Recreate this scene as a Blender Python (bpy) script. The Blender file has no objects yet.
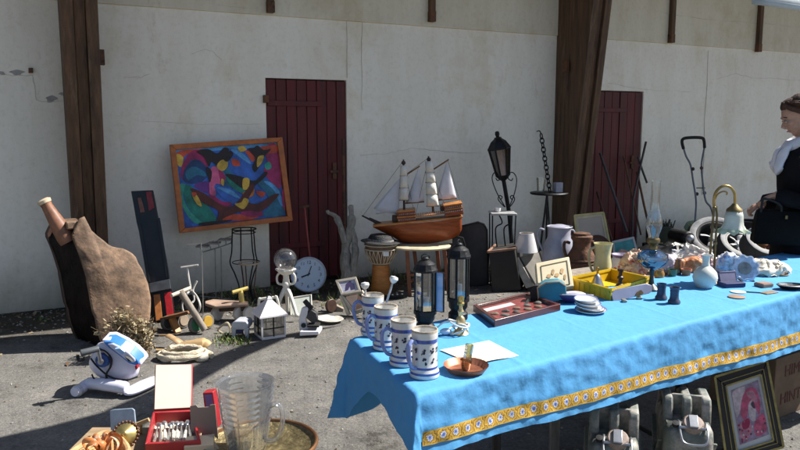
import bpy, math, random
from mathutils import Vector, Matrix, noise
random.seed(7)
V = Vector
scene = bpy.context.scene
col = scene.collection
PI = math.pi
rad = math.radians
# ------------------------------------------------------------------ camera model
FPX = 720.0
CAMH = 1.5
PITCH = rad(7.75)
def ray(px, py):
    cx = (px-400)/FPX; cy = -(py-225)/FPX
    return V((cx, math.cos(PITCH)+cy*math.sin(PITCH), -math.sin(PITCH)+cy*math.cos(PITCH)))
def G(px, py, z=0.0):
    d = ray(px, py); t = (z-CAMH)/d.z
    return V((d.x*t, d.y*t, z))
def D(px, py, Y):
    d = ray(px, py); t = Y/d.y
    return V((d.x*t, Y, CAMH+d.z*t))
def PLN(px, py, P0, n):
    d = ray(px, py); o = V((0, 0, CAMH))
    t = (P0-o).dot(n)/d.dot(n)
    return o+d*t
WA = V((-3.24, 5.68, 0)); WD = V((.893, .450, 0)).normalized(); WN = V((.450, -.893, 0)).normalized()
def WP(px, py, off=0.0):
    return PLN(px, py, WA+WN*off, WN)
def ws(p):
    return (p-WA).dot(WD)
def wpt(s, off, z):
    p = WA+WD*s+WN*off; p.z = z
    return p
# ------------------------------------------------------------------ materials
def mat(name, c, rough=.6, metal=0., var=.18, scale=9., bump=0., bscale=60., c2=None, thr=.55, soft=.12, s2=6.,
        stretch=None, spec=.5, trans=0., coat=0., transl=0., aniso_c=None):
    m = bpy.data.materials.new(name); m.use_nodes = True
    nt = m.node_tree; N = nt.nodes; L = nt.links
    b = N['Principled BSDF']
    b.inputs['Roughness'].default_value = rough; b.inputs['Metallic'].default_value = metal
    b.inputs['Specular IOR Level'].default_value = spec
    b.inputs['Coat Weight'].default_value = coat
    b.inputs['Transmission Weight'].default_value = trans
    tc = N.new('ShaderNodeTexCoord'); mp = N.new('ShaderNodeMapping')
    L.new(tc.outputs['Object'], mp.inputs['Vector'])
    if stretch: mp.inputs['Scale'].default_value = stretch
    n1 = N.new('ShaderNodeTexNoise'); n1.inputs['Scale'].default_value = scale; n1.inputs['Detail'].default_value = 6; n1.inputs['Roughness'].default_value = .65
    L.new(mp.outputs[0], n1.inputs['Vector'])
    r = N.new('ShaderNodeValToRGB')
    a = [max(0, x*(1-var*1.6)) for x in c]; d = [x*(1+var*1.4) for x in c]
    r.color_ramp.elements[0].position = .28; r.color_ramp.elements[0].color = (*a, 1)
    r.color_ramp.elements[1].position = .74; r.color_ramp.elements[1].color = (*d, 1)
    L.new(n1.outputs['Fac'], r.inputs[0])
    out = r.outputs[0]
    if c2:
        n2 = N.new('ShaderNodeTexNoise'); n2.inputs['Scale'].default_value = s2; n2.inputs['Detail'].default_value = 8; n2.inputs['Roughness'].default_value = .7
        L.new(mp.outputs[0], n2.inputs['Vector'])
        mr = N.new('ShaderNodeMapRange'); mr.inputs[1].default_value = thr-soft/2; mr.inputs[2].default_value = thr+soft/2
        L.new(n2.outputs['Fac'], mr.inputs[0])
        mx = N.new('ShaderNodeMix'); mx.data_type = 'RGBA'
        L.new(mr.outputs[0], mx.inputs[0]); L.new(out, mx.inputs[6]); mx.inputs[7].default_value = (*c2, 1)
        out = mx.outputs[2]
    L.new(out, b.inputs['Base Color'])
    rr = N.new('ShaderNodeMapRange'); rr.inputs[3].default_value = max(.02, rough-.1); rr.inputs[4].default_value = min(1, rough+.12)
    L.new(n1.outputs['Fac'], rr.inputs[0]); L.new(rr.outputs[0], b.inputs['Roughness'])
    if bump:
        n3 = N.new('ShaderNodeTexNoise'); n3.inputs['Scale'].default_value = bscale; n3.inputs['Detail'].default_value = 5
        L.new(mp.outputs[0], n3.inputs['Vector'])
        bp = N.new('ShaderNodeBump'); bp.inputs['Strength'].default_value = bump; bp.inputs['Distance'].default_value = .01
        L.new(n3.outputs['Fac'], bp.inputs['Height']); L.new(bp.outputs[0], b.inputs['Normal'])
    if transl:
        tl = N.new('ShaderNodeBsdfTranslucent'); L.new(out, tl.inputs['Color'])
        ms = N.new('ShaderNodeMixShader'); ms.inputs[0].default_value = transl
        L.new(b.outputs[0], ms.inputs[1]); L.new(tl.outputs[0], ms.inputs[2])
        L.new(ms.outputs[0], N['Material Output'].inputs['Surface'])
    return m
def glass(name, tint=(1, 1, 1), refl=.06, rough=.02, bump=0., bscale=30., top=.8, milk=0.):
    m = bpy.data.materials.new(name); m.use_nodes = True
    nt = m.node_tree; N = nt.nodes; L = nt.links
    N.remove(N['Principled BSDF'])
    t = N.new('ShaderNodeBsdfTransparent'); t.inputs[0].default_value = (*tint, 1)
    g = N.new('ShaderNodeBsdfGlossy'); g.inputs['Roughness'].default_value = rough
    lw = N.new('ShaderNodeLayerWeight'); lw.inputs['Blend'].default_value = .42
    mr = N.new('ShaderNodeMapRange'); mr.inputs[3].default_value = refl; mr.inputs[4].default_value = top
    L.new(lw.outputs['Fresnel'], mr.inputs[0])
    ms = N.new('ShaderNodeMixShader')
    L.new(mr.outputs[0], ms.inputs[0]); L.new(t.outputs[0], ms.inputs[1]); L.new(g.outputs[0], ms.inputs[2])
    fin = ms.outputs[0]
    if milk:
        df = N.new('ShaderNodeBsdfTranslucent'); df.inputs[0].default_value = (.9, .92, .95, 1); d2 = N.new('ShaderNodeBsdfDiffuse'); d2.inputs[0].default_value = (.9, .92, .95, 1)
        ad = N.new('ShaderNodeMixShader'); L.new(df.outputs[0], ad.inputs[1]); L.new(d2.outputs[0], ad.inputs[2])
        m2 = N.new('ShaderNodeMixShader'); m2.inputs[0].default_value = milk; L.new(fin, m2.inputs[1]); L.new(ad.outputs[0], m2.inputs[2]); fin = m2.outputs[0]
    L.new(fin, N['Material Output'].inputs['Surface'])
    if bump:
        tc = N.new('ShaderNodeTexCoord'); n3 = N.new('ShaderNodeTexNoise'); n3.inputs['Scale'].default_value = bscale
        L.new(tc.outputs['Object'], n3.inputs['Vector'])
        bp = N.new('ShaderNodeBump'); bp.inputs['Strength'].default_value = bump; bp.inputs['Distance'].default_value = .01
        L.new(n3.outputs['Fac'], bp.inputs['Height']); L.new(bp.outputs[0], g.inputs['Normal']); L.new(bp.outputs[0], lw.inputs['Normal'])
    return m
# ------------------------------------------------------------------ mesh builder
LOC = {}
class MB:
    def __init__(s): s.v = []; s.f = []; s.mi = []; s.m = 0; s.uv = {}
    def add(s, vs, fs):
        o = len(s.v); s.v += [V(x) for x in vs]
        for f in fs: s.f.append([i+o for i in f]); s.mi.append(s.m)
        return s
    def box(s, c, d, M=None):
        x, y, z = d[0]/2, d[1]/2, d[2]/2
        vs = [V((a*x, b*y, e*z)) for e in (-1, 1) for b in (-1, 1) for a in (-1, 1)]
        if M: vs = [M @ p for p in vs]
        c = V(c)
        return s.add([p+c for p in vs], [(0, 2, 3, 1), (4, 5, 7, 6), (0, 1, 5, 4), (2, 6, 7, 3), (0, 4, 6, 2), (1, 3, 7, 5)])
    def ext(s, poly, vec):
        n = len(poly); vec = V(vec)
        nrm = V((0, 0, 0))
        for i in range(n): nrm += V(poly[i]).cross(V(poly[(i+1) % n]))
        if nrm.dot(vec) > 0: poly = poly[::-1]
        vs = [V(p) for p in poly]+[V(p)+vec for p in poly]
        fs = [list(range(n)), list(range(2*n-1, n-1, -1))]+[(i, i+n, (i+1) % n+n, (i+1) % n) for i in range(n)]
        return s.add(vs, [list(reversed(f)) for f in fs] if False else fs)
    def bar(s, p0, p1, w, h=None, up=(0, 0, 1)):
        p0 = V(p0); p1 = V(p1); h = h or w
        z = (p1-p0); ln = z.length; z.normalize()
        u = V(up)
        if abs(z.dot(u)) > .95: u = V((0, 1, 0))
        x = u.cross(z).normalized(); y = z.cross(x)
        M = Matrix((x, y, z)).transposed()
        return s.box((p0+p1)/2, (w, h, ln), M)
    def tube(s, pts, r, seg=8, closed=False, flat=1.0):
        pts = [V(p) for p in pts]; n = len(pts)
        rs = r if isinstance(r, (list, tuple)) else [r]*n
        o = len(s.v); prev = None
        for i, p in enumerate(pts):
            if closed: t = pts[(i+1) % n]-pts[i-1]
            else: t = pts[min(i+1, n-1)]-pts[max(i-1, 0)]
            if t.length < 1e-9: t = V((0, 0, 1))
            t.normalize()
            if prev is None:
                u = V((0, 0, 1)) if abs(t.z) < .9 else V((1, 0, 0))
                x = t.cross(u).normalized()
            else:
                x = (prev-t*prev.dot(t))
                x = x.normalized() if x.length > 1e-6 else t.orthogonal().normalized()
            prev = x; y = t.cross(x)
            for k in range(seg):
                a = 2*PI*k/seg
                s.v.append(p+(x*math.cos(a)+y*math.sin(a)*flat)*rs[i])
        for i in range(n if closed else n-1):
            for k in range(seg):
                a = o+i*seg+k; b = o+i*seg+(k+1) % seg; j = (i+1) % n
                s.f.append([a, b, o+j*seg+(k+1) % seg, o+j*seg+k]); s.mi.append(s.m)
        if not closed:
            s.f.append([o+k for k in range(seg-1, -1, -1)]); s.mi.append(s.m)
            s.f.append([o+(n-1)*seg+k for k in range(seg)]); s.mi.append(s.m)
        return s
    def lathe(s, prof, c=(0, 0, 0), seg=24, M=None, sx=1., sy=1., fn=None, cap=True, ph=0.):
        o = len(s.v); c = V(c); n = len(prof)
        for i, (r, z) in enumerate(prof):
            for k in range(seg):
                a = 2*PI*k/seg+ph
                rr = r*(fn(a, i) if fn else 1)
                p = V((rr*math.cos(a)*sx, rr*math.sin(a)*sy, z))
                s.v.append((M @ p if M else p)+c)
        for i in range(n-1):
            for k in range(seg):
                s.f.append([o+i*seg+k, o+i*seg+(k+1) % seg, o+(i+1)*seg+(k+1) % seg, o+(i+1)*seg+k]); s.mi.append(s.m)
        if cap:
            if prof[0][0] > 1e-5: s.f.append([o+k for k in range(seg-1, -1, -1)]); s.mi.append(s.m)
            if prof[-1][0] > 1e-5: s.f.append([o+(n-1)*seg+k for k in range(seg)]); s.mi.append(s.m)
        return s
    def ball(s, c, r, seg=14, rings=9, M=None):
        if not isinstance(r, (list, tuple)): r = (r, r, r)
        prof = [(max(1e-6, math.sin(PI*i/rings)), -math.cos(PI*i/rings)) for i in range(rings+1)]
        R = Matrix.Diagonal(V(r))
        return s.lathe(prof, c, seg, (M @ R) if M else R, cap=False)
    def loft(s, rings, closed=True, caps=True):
        o = len(s.v); n = len(rings[0])
        for r in rings: s.v += [V(p) for p in r]
        for i in range(len(rings)-1):
            for k in range(n if closed else n-1):
                s.f.append([o+i*n+k, o+i*n+(k+1) % n, o+(i+1)*n+(k+1) % n, o+(i+1)*n+k]); s.mi.append(s.m)
        if caps and closed:
            s.f.append([o+k for k in range(n-1, -1, -1)]); s.mi.append(s.m)
            s.f.append([o+(len(rings)-1)*n+k for k in range(n)]); s.mi.append(s.m)
        return s
    def build(s, name, mats, parent=None, smooth=True, bevel=0., ang=38, bseg=2, solid=0., sub=0, remesh=0.):
        off = LOC.get(parent.name, V((0, 0, 0))) if parent else V((0, 0, 0))
        me = bpy.data.meshes.new(name)
        me.from_pydata([p-off for p in s.v], [], s.f)
        ms = mats if isinstance(mats, (list, tuple)) else [mats]
        for m in ms: me.materials.append(m)
        if len(ms) > 1: me.polygons.foreach_set('material_index', s.mi)
        if s.uv:
            l = me.uv_layers.new(name='UVMap')
            for lp in me.loops: l.data[lp.index].uv = s.uv.get(lp.vertex_index, (0, 0))
        import bmesh
        bm = bmesh.new(); bm.from_mesh(me)
        bmesh.ops.recalc_face_normals(bm, faces=bm.faces)
        bm.to_mesh(me); bm.free()
        if smooth:
            me.polygons.foreach_set('use_smooth', [True]*len(me.polygons)); me.set_sharp_from_angle(angle=rad(ang))
        me.update()
        o = bpy.data.objects.new(name, me); col.objects.link(o)
        if parent: o.parent = parent; LOC[o.name] = off
        if remesh:
            md = o.modifiers.new('Remesh', 'REMESH'); md.mode = 'VOXEL'; md.voxel_size = remesh; md.use_smooth_shade = True
            sm = o.modifiers.new('Smooth', 'SMOOTH'); sm.factor = .5; sm.iterations = 4
        if solid:
            md = o.modifiers.new('Solidify', 'SOLIDIFY'); md.thickness = solid; md.offset = 0
        if bevel:
            md = o.modifiers.new('Bevel', 'BEVEL'); md.width = bevel; md.segments = bseg; md.limit_method = 'ANGLE'; md.angle_limit = rad(30)
            md.harden_normals = False
        if sub:
            md = o.modifiers.new('Subd', 'SUBSURF'); md.levels = sub; md.render_levels = sub
        return o
def tag(o, label=None, cat=None, group=None, kind=None):
    if label: o['label'] = label
    if cat: o['category'] = cat
    if group: o['group'] = group
    if kind: o['kind'] = kind
    return o
def thing(name, label, cat, loc=(0, 0, 0), group=None, local=False, rotz=0.):
    o = bpy.data.objects.new(name, None); col.objects.link(o)
    o.empty_display_size = .05
    o.location = V(loc); o.rotation_euler = (0, 0, rotz)
    LOC[o.name] = V((0, 0, 0)) if local else V(loc)
    return tag(o, label, cat, group)
def kids(o): return [c for c in bpy.data.objects if c.parent == o]
def dup(root, loc, rotz=0., label=None):
    def cp(o, par):
        c = o.copy(); col.objects.link(c)
        c.parent = par
        for k in list(kids(o)): cp(k, c)
        return c
    r = cp(root, None); r.location = V(loc); r.rotation_euler = (0, 0, rotz)
    if label: r['label'] = label
    return r
def text_mb(mb, txt, size, M, align='CENTER', depth=.0005):
    cu = bpy.data.curves.new('t', 'FONT'); cu.body = txt; cu.size = size; cu.align_x = align; cu.align_y = 'CENTER'; cu.extrude = depth
    cu.resolution_u = 3
    o = bpy.data.objects.new('t', cu); col.objects.link(o)
    dg = bpy.context.evaluated_depsgraph_get(); dg.update()
    me = bpy.data.meshes.new_from_object(o.evaluated_get(dg))
    mb.add([M @ v.co for v in me.vertices], [list(p.vertices) for p in me.polygons])
    bpy.data.objects.remove(o); bpy.data.meshes.remove(me); bpy.data.curves.remove(cu)
def arc(c, r, a0, a1, n, ux=V((1, 0, 0)), uy=V((0, 0, 1))):
    c = V(c)
    return [c+ux*(r*math.cos(a0+(a1-a0)*i/n))+uy*(r*math.sin(a0+(a1-a0)*i/n)) for i in range(n+1)]
def smooth_path(pts, n=6):
    pts = [V(p) for p in pts]; out = []
    for i in range(len(pts)-1):
        p0 = pts[max(i-1, 0)]; p1 = pts[i]; p2 = pts[i+1]; p3 = pts[min(i+2, len(pts)-1)]
        for k in range(n):
            t = k/n
            out.append(.5*((2*p1)+(p2-p0)*t+(2*p0-5*p1+4*p2-p3)*t*t+(3*p1-p0-3*p2+p3)*t**3))
    out.append(pts[-1]); return out
def RotZ(a): return Matrix.Rotation(a, 3, 'Z')
def RotX(a): return Matrix.Rotation(a, 3, 'X')
def RotY(a): return Matrix.Rotation(a, 3, 'Y')
def align(d):
    return V((0, 0, 1)).rotation_difference(V(d)).to_matrix()
# ------------------------------------------------------------------ material list
m_white = mat('white_enamel', (.72, .72, .70), .35, var=.06)
m_offwhite = mat('aged_white_paint', (.62, .59, .52), .55, var=.14, c2=(.25, .2, .14), thr=.66, s2=12)
m_black = mat('black_lacquer', (.012, .012, .014), .35, var=.3)
m_blackmetal = mat('black_iron', (.018, .018, .02), .5, .6, var=.4, bump=.2)
m_blackcloth = mat('black_wool', (.008, .008, .010), .95, var=.3, bump=.3, bscale=300, spec=.15)
m_brass = mat('aged_brass', (.42, .29, .10), .35, .9, var=.3, scale=14)
m_brassdull = mat('dull_brass', (.20, .15, .07), .45, .8, var=.35, scale=18)
m_gold = mat('gold_tone_metal', (.62, .48, .18), .3, .85, var=.2)
m_steel = mat('grey_steel', (.45, .46, .48), .35, .9, var=.12)
m_rust = mat('rusty_iron', (.085, .045, .03), .75, .2, var=.4, scale=14, bump=.5, bscale=50, c2=(.16, .07, .035), thr=.5, s2=9)
m_wood = mat('brown_wood', (.20, .095, .04), .5, var=.3, scale=6, stretch=(6, 6, 1), bump=.1)
m_woodred = mat('reddish_ship_wood', (.30, .065, .016), .35, var=.28, scale=9, stretch=(1, 6, 6))
m_woodgrey = mat('weathered_grey_wood', (.26, .22, .18), .8, var=.3, scale=7, stretch=(5, 5, 1), bump=.4)
m_woodtan = mat('tan_wood', (.46, .31, .15), .6, var=.2, scale=8, stretch=(1, 5, 5))
m_wooddark = mat('dark_wood', (.05, .022, .014), .5, var=.3, scale=7, stretch=(1, 5, 5))
m_beam = mat('stained_timber', (.105, .056, .030), .75, var=.45, scale=3.2, stretch=(7, 7, .6), bump=.5, bscale=20, c2=(.17, .11, .065), thr=.62, s2=2.5)
m_glass = glass('clear_glass', (.97, .985, .98), .06)
m_glasscut = glass('cut_glass', (.985, .99, .99), .08, .03, top=.9, milk=.09)
m_cream = mat('cream_paper', (.66, .58, .40), .8, var=.08)
m_cardboard = mat('cardboard', (.30, .20, .12), .85, var=.15, c2=(.22, .14, .08), thr=.6)
m_rubber = mat('black_rubber', (.016, .016, .017), .8, var=.3, bump=.3)
m_rope = mat('pale_rope', (.55, .48, .36), .9, var=.2, bump=.6, bscale=90)
m_china = mat('white_china', (.74, .74, .73), .2, var=.04, coat=.3)
m_blueglaze = mat('blue_glaze', (.05, .10, .38), .22, var=.3, scale=25, coat=.3)
m_navy = mat('navy_felt', (.012, .018, .085), .6, var=.2)
m_red = mat('red_box', (.34, .02, .026), .45, var=.15)
exec_parts = True
# ================================================================== SETTING
def ground():
    m = bpy.data.materials.new('old_asphalt'); m.use_nodes = True
    nt = m.node_tree; N = nt.nodes; L = nt.links; b = N['Principled BSDF']
    tc = N.new('ShaderNodeTexCoord')
    def nz(sc, det=6, ro=.6):
        n = N.new('ShaderNodeTexNoise'); n.inputs['Scale'].default_value = sc; n.inputs['Detail'].default_value = det; n.inputs['Roughness'].default_value = ro
        L.new(tc.outputs['Object'], n.inputs['Vector']); return n
    big = nz(.9, 5); mid = nz(7, 8, .7); fine = nz(55, 4, .8); vo = N.new('ShaderNodeTexVoronoi'); vo.inputs['Scale'].default_value = 85
    L.new(tc.outputs['Object'], vo.inputs['Vector'])
    def ramp(src, stops):
        r = N.new('ShaderNodeValToRGB')
        r.color_ramp.elements[0].position = stops[0][0]; r.color_ramp.elements[0].color = (*stops[0][1], 1)
        r.color_ramp.elements[1].position = stops[-1][0]; r.color_ramp.elements[1].color = (*stops[-1][1], 1)
        for p, c in stops[1:-1]:
            e = r.color_ramp.elements.new(p); e.color = (*c, 1)
        L.new(src, r.inputs[0]); return r.outputs[0]
    c1 = ramp(big.outputs['Fac'], [(.3, (.145, .139, .130)), (.7, (.210, .203, .192))])
    c2 = ramp(mid.outputs['Fac'], [(.30, (.42, .42, .41)), (.42, (.90, .90, .90)), (.75, (1.24, 1.22, 1.19))])
    c3 = ramp(fine.outputs['Fac'], [(.3, (.66, .66, .66)), (.5, (1., 1., 1.)), (.72, (1.3, 1.29, 1.27))])
    c4 = ramp(vo.outputs['Color'], [(.0, (.82, .82, .83)), (1, (1.16, 1.15, 1.13))])
    def mul(a, b2):
        x = N.new('ShaderNodeMix'); x.data_type = 'RGBA'; x.blend_type = 'MULTIPLY'; x.inputs[0].default_value = 1
        L.new(a, x.inputs[6]); L.new(b2, x.inputs[7]); return x.outputs[2]
    pat = nz(2.6, 9, .72)
    c5 = ramp(pat.outputs['Fac'], [(.33, (.38, .37, .35)), (.41, (.84, .84, .83)), (.58, (1.02, 1.02, 1.02)), (.70, (1.22, 1.20, 1.17))])
    c = mul(mul(mul(mul(c1, c2), c3), c4), c5)
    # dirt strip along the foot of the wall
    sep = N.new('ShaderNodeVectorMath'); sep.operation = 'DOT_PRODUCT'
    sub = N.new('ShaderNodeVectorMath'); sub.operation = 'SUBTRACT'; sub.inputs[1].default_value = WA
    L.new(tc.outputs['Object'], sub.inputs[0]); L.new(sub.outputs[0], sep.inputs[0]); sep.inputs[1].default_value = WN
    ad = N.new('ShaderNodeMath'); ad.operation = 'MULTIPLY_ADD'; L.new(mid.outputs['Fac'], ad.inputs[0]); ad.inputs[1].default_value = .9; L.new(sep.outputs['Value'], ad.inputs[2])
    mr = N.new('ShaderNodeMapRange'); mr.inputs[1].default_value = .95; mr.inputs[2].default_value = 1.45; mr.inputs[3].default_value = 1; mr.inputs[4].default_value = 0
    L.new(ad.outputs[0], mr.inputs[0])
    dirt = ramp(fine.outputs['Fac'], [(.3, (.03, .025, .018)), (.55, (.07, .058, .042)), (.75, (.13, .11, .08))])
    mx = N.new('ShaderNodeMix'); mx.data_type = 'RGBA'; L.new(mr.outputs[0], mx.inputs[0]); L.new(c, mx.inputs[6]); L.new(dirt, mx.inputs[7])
    L.new(mx.outputs[2], b.inputs['Base Color'])
    b.inputs['Roughness'].default_value = .9; b.inputs['Specular IOR Level'].default_value = .25
    sm = N.new('ShaderNodeMath'); sm.operation = 'MULTIPLY_ADD'; L.new(mid.outputs['Fac'], sm.inputs[0]); sm.inputs[1].default_value = 1.6; L.new(fine.outputs['Fac'], sm.inputs[2])
    bp = N.new('ShaderNodeBump'); bp.inputs['Strength'].default_value = .7; bp.inputs['Distance'].default_value = .018
    L.new(sm.outputs[0], bp.inputs['Height']); L.new(bp.outputs[0], b.inputs['Normal'])
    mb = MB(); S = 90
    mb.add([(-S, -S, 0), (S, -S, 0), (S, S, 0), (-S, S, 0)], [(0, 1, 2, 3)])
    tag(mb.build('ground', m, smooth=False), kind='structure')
ground()

def gravel():
    mb = MB()
    for i in range(4600):
        r = random.random()
        if r < .5:
            s = random.uniform(-1.5, 9); off = abs(random.gauss(.35, .35))+.02
            p = wpt(s, off, 0); sc = random.uniform(.004, .016)
        elif r < .62:
            s = random.uniform(2.3, 6.5); off = random.gauss(1.2, .45)
            p = wpt(s, max(off, .1), 0); sc = random.uniform(.003, .013)
        else:
            p = G(random.uniform(-60, 860), random.uniform(300, 470)); sc = random.choice((random.uniform(.002, .006), random.uniform(.002, .006), random.uniform(.005, .012)))
        M = RotZ(random.uniform(0, 6)) @ Matrix.Diagonal(V((1, random.uniform(.6, 1), random.uniform(.4, .8))))
        vs = [M @ (V(q)*sc*random.uniform(.75, 1.2)) for q in ((1, 0, 0), (-1, 0, .1), (0, 1, .1), (0, -1, 0), (0, 0, 1), (0, 0, -1))]
        mb.m = random.choice((0, 0, 1, 2))
        mb.add([q+p+V((0, 0, sc*.3)) for q in vs], [(0, 2, 4), (2, 1, 4), (1, 3, 4), (3, 0, 4), (2, 0, 5), (1, 2, 5), (3, 1, 5), (0, 3, 5)])
    o = mb.build('gravel', [mat('grey_stone', (.2, .19, .18), .9), mat('pale_stone', (.36, .34, .30), .9), mat('brown_stone', (.12, .09, .06), .9)], smooth=False)
    tag(o, 'loose gravel and grit scattered over the asphalt', 'gravel', kind='stuff')
gravel()
def weeds():
    mb = MB()
    spots = []
    for i in range(90):
        s = random.choice((random.uniform(1.2, 4.3), random.uniform(-1, 9))); spots.append((wpt(s, abs(random.gauss(.3, .22))+.03, 0), random.uniform(.03, .09), 9))
    for i in range(26):
        spots.append((G(random.gauss(232, 11), random.gauss(341, 2.5)), random.uniform(.02, .04), 14))
    for i in range(26):
        spots.append((G(random.gauss(238, 22), random.gauss(306, 5)), random.uniform(.03, .06), 11))
    for i in range(14):
        spots.append((G(random.gauss(325, 16), random.gauss(300, 4)), random.uniform(.03, .06), 11))
    for p, h, n in spots:
        for k in range(n):
            a = random.uniform(0, 6.3); l = h*random.uniform(.6, 1.4); w = .0035
            d = V((math.cos(a), math.sin(a), 0)); sd = V((-d.y, d.x, 0))*w
            q = p+V((random.gauss(0, .03), random.gauss(0, .03), 0))
            m1 = q+d*l*.3+V((0, 0, l*.6)); t = q+d*l*.75+V((0, 0, l*.85))
            mb.m = 0 if random.random() < .75 else 1
            mb.add([q-sd, q+sd, m1+sd*.8, m1-sd*.8, t], [(0, 1, 2, 3), (3, 2, 4)])
    o = mb.build('weeds', [mat('green_blades', (.10, .16, .03), .6), mat('dry_blades', (.28, .23, .11), .8)], smooth=False)
    tag(o, 'green and dry weeds growing along the foot of the wall', 'weeds', kind='stuff')
weeds()
def litter():
    mb = MB()
    for i in range(700):
        s = random.uniform(-1, 7.5); off = abs(random.gauss(.3, .4))+.03
        p = wpt(s, off, random.uniform(.003, .02)); a = random.uniform(0, 6.3); l = random.uniform(.012, .035)
        d = V((math.cos(a), math.sin(a), random.uniform(-.2, .4)))*l; sd = V((-math.sin(a), math.cos(a), random.uniform(-.3, .3)))*l*.35
        mb.m = random.randint(0, 1)
        mb.add([p-d, p+sd, p+d, p-sd], [(0, 1, 2, 3)])
    o = mb.build('dry_leaves', [mat('brown_leaf', (.16, .09, .04), .8), mat('pale_leaf', (.32, .25, .15), .8)], smooth=False)
    tag(o, 'dry fallen leaves lying along the wall', 'leaves', kind='stuff')
litter()

# ---------------------------------------------------------------- building
bld = thing('warehouse', 'long white plastered warehouse wall with two dark red doors and timber posts', 'building', WA)
def wall_mat(name, a, bcol, dirt):
    m = bpy.data.materials.new(name); m.use_nodes = True
    nt = m.node_tree; N = nt.nodes; L = nt.links; b = N['Principled BSDF']; b.inputs['Roughness'].default_value = .85; b.inputs['Specular IOR Level'].default_value = .2
    tc = N.new('ShaderNodeTexCoord')
    def nz(sc, det, ro, st=(1, 1, 1)):
        mp = N.new('ShaderNodeMapping'); mp.inputs['Scale'].default_value = st; L.new(tc.outputs['Object'], mp.inputs[0])
        n = N.new('ShaderNodeTexNoise'); n.inputs['Scale'].default_value = sc; n.inputs['Detail'].default_value = det; n.inputs['Roughness'].default_value = ro
        L.new(mp.outputs[0], n.inputs['Vector']); return n.outputs['Fac']
    def rp(src, p0, p1, c0, c1):
        r = N.new('ShaderNodeValToRGB'); r.color_ramp.elements[0].position = p0; r.color_ramp.elements[1].position = p1
        r.color_ramp.elements[0].color = (*c0, 1); r.color_ramp.elements[1].color = (*c1, 1); L.new(src, r.inputs[0]); return r.outputs[0]
    c = rp(nz(.8, 5, .6), .3, .7, a, bcol)
    def mul(x, y, f=1):
        q = N.new('ShaderNodeMix'); q.data_type = 'RGBA'; q.blend_type = 'MULTIPLY'; q.inputs[0].default_value = f
        L.new(x, q.inputs[6]); L.new(y, q.inputs[7]); return q.outputs[2]
    c = mul(c, rp(nz(2.2, 8, .75, (1, 1, .22)), .35, .62, dirt, (1, 1, 1)))
    c = mul(c, rp(nz(26, 6, .7), .25, .5, (.88, .87, .85), (1, 1, 1)))
    c = mul(c, rp(nz(1.3, 9, .68), .54, .72, (1, 1, 1), (.86, .81, .70)))
    c = mul(c, rp(nz(3.1, 10, .8, (1, 1, .5)), .60, .66, (1, 1, 1), (.90, .885, .86)))
    # splash-back dirt at the foot of the wall
    sp = N.new('ShaderNodeSeparateXYZ'); L.new(tc.outputs['Object'], sp.inputs[0])
    ad = N.new('ShaderNodeMath'); ad.operation = 'MULTIPLY_ADD'; L.new(nz(4, 6, .7), ad.inputs[0]); ad.inputs[1].default_value = -.5; L.new(sp.outputs['Z'], ad.inputs[2])
    mr = N.new('ShaderNodeMapRange'); mr.inputs[1].default_value = -.25; mr.inputs[2].default_value = .25; L.new(ad.outputs[0], mr.inputs[0])
    c = mul(c, rp(mr.outputs[0], 0, 1, (.55, .52, .47), (1, 1, 1)))
    L.new(c, b.inputs['Base Color'])
    bp = N.new('ShaderNodeBump'); bp.inputs['Strength'].default_value = .35; bp.inputs['Distance'].default_value = .012
    L.new(nz(9, 8, .65), bp.inputs['Height']); L.new(bp.outputs[0], b.inputs['Normal'])
    return m
m_wall = wall_mat('white_plaster', (.89, .845, .755), (.94, .895, .81), (.91, .895, .86))
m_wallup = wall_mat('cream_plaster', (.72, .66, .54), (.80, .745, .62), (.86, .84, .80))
m_crack = mat('plaster_crack', (.58, .545, .48), .9, var=.3, scale=3)
m_patch = mat('bare_render', (.38, .365, .35), .95, bump=.6)
m_door = mat('oxblood_door_paint', (.095, .007, .009), .6, var=.4, scale=3, stretch=(5, 5, .5), bump=.25, c2=(.10, .035, .03), thr=.66, s2=5)
def wz(px, py): return WP(px, py).z
zb = 2.46
d1a, d1b = ws(WP(267, 150)), ws(WP(347, 150)); d1h = wz(306, 79)
d2b = ws(WP(641, 150)); d2a = d2b-.95; d2h = wz(625, 91)
zb = (wz(50, 6)+wz(345, 19)+wz(555, 33))/3
S0, S1 = -5., 17.; WH = 3.75; WT = .25
def wbox(mb, s0, s1, o0, o1, z0, z1):
    M = Matrix((WD, -WN, V((0, 0, 1)))).transposed()
    mb.box(wpt((s0+s1)/2, (o0+o1)/2, (z0+z1)/2), (abs(s1-s0), abs(o1-o0), z1-z0), M)
w = MB()
for (a, b_, z0, z1) in ((S0, d1a, 0, zb), (d1a, d1b, d1h, zb), (d1b, d2a, 0, zb), (d2a, d2b, d2h, zb), (d2b, S1, 0, zb)):
    n = max(1, int((b_-a)/.5))
    wbox(w, a, b_, -WT, 0, z0, z1)
wall = w.build('wall', m_wall, bld, smooth=False)
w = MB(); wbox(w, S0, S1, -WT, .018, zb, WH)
w.build('wall_band', m_wallup, bld, smooth=False, bevel=.006)
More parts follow.
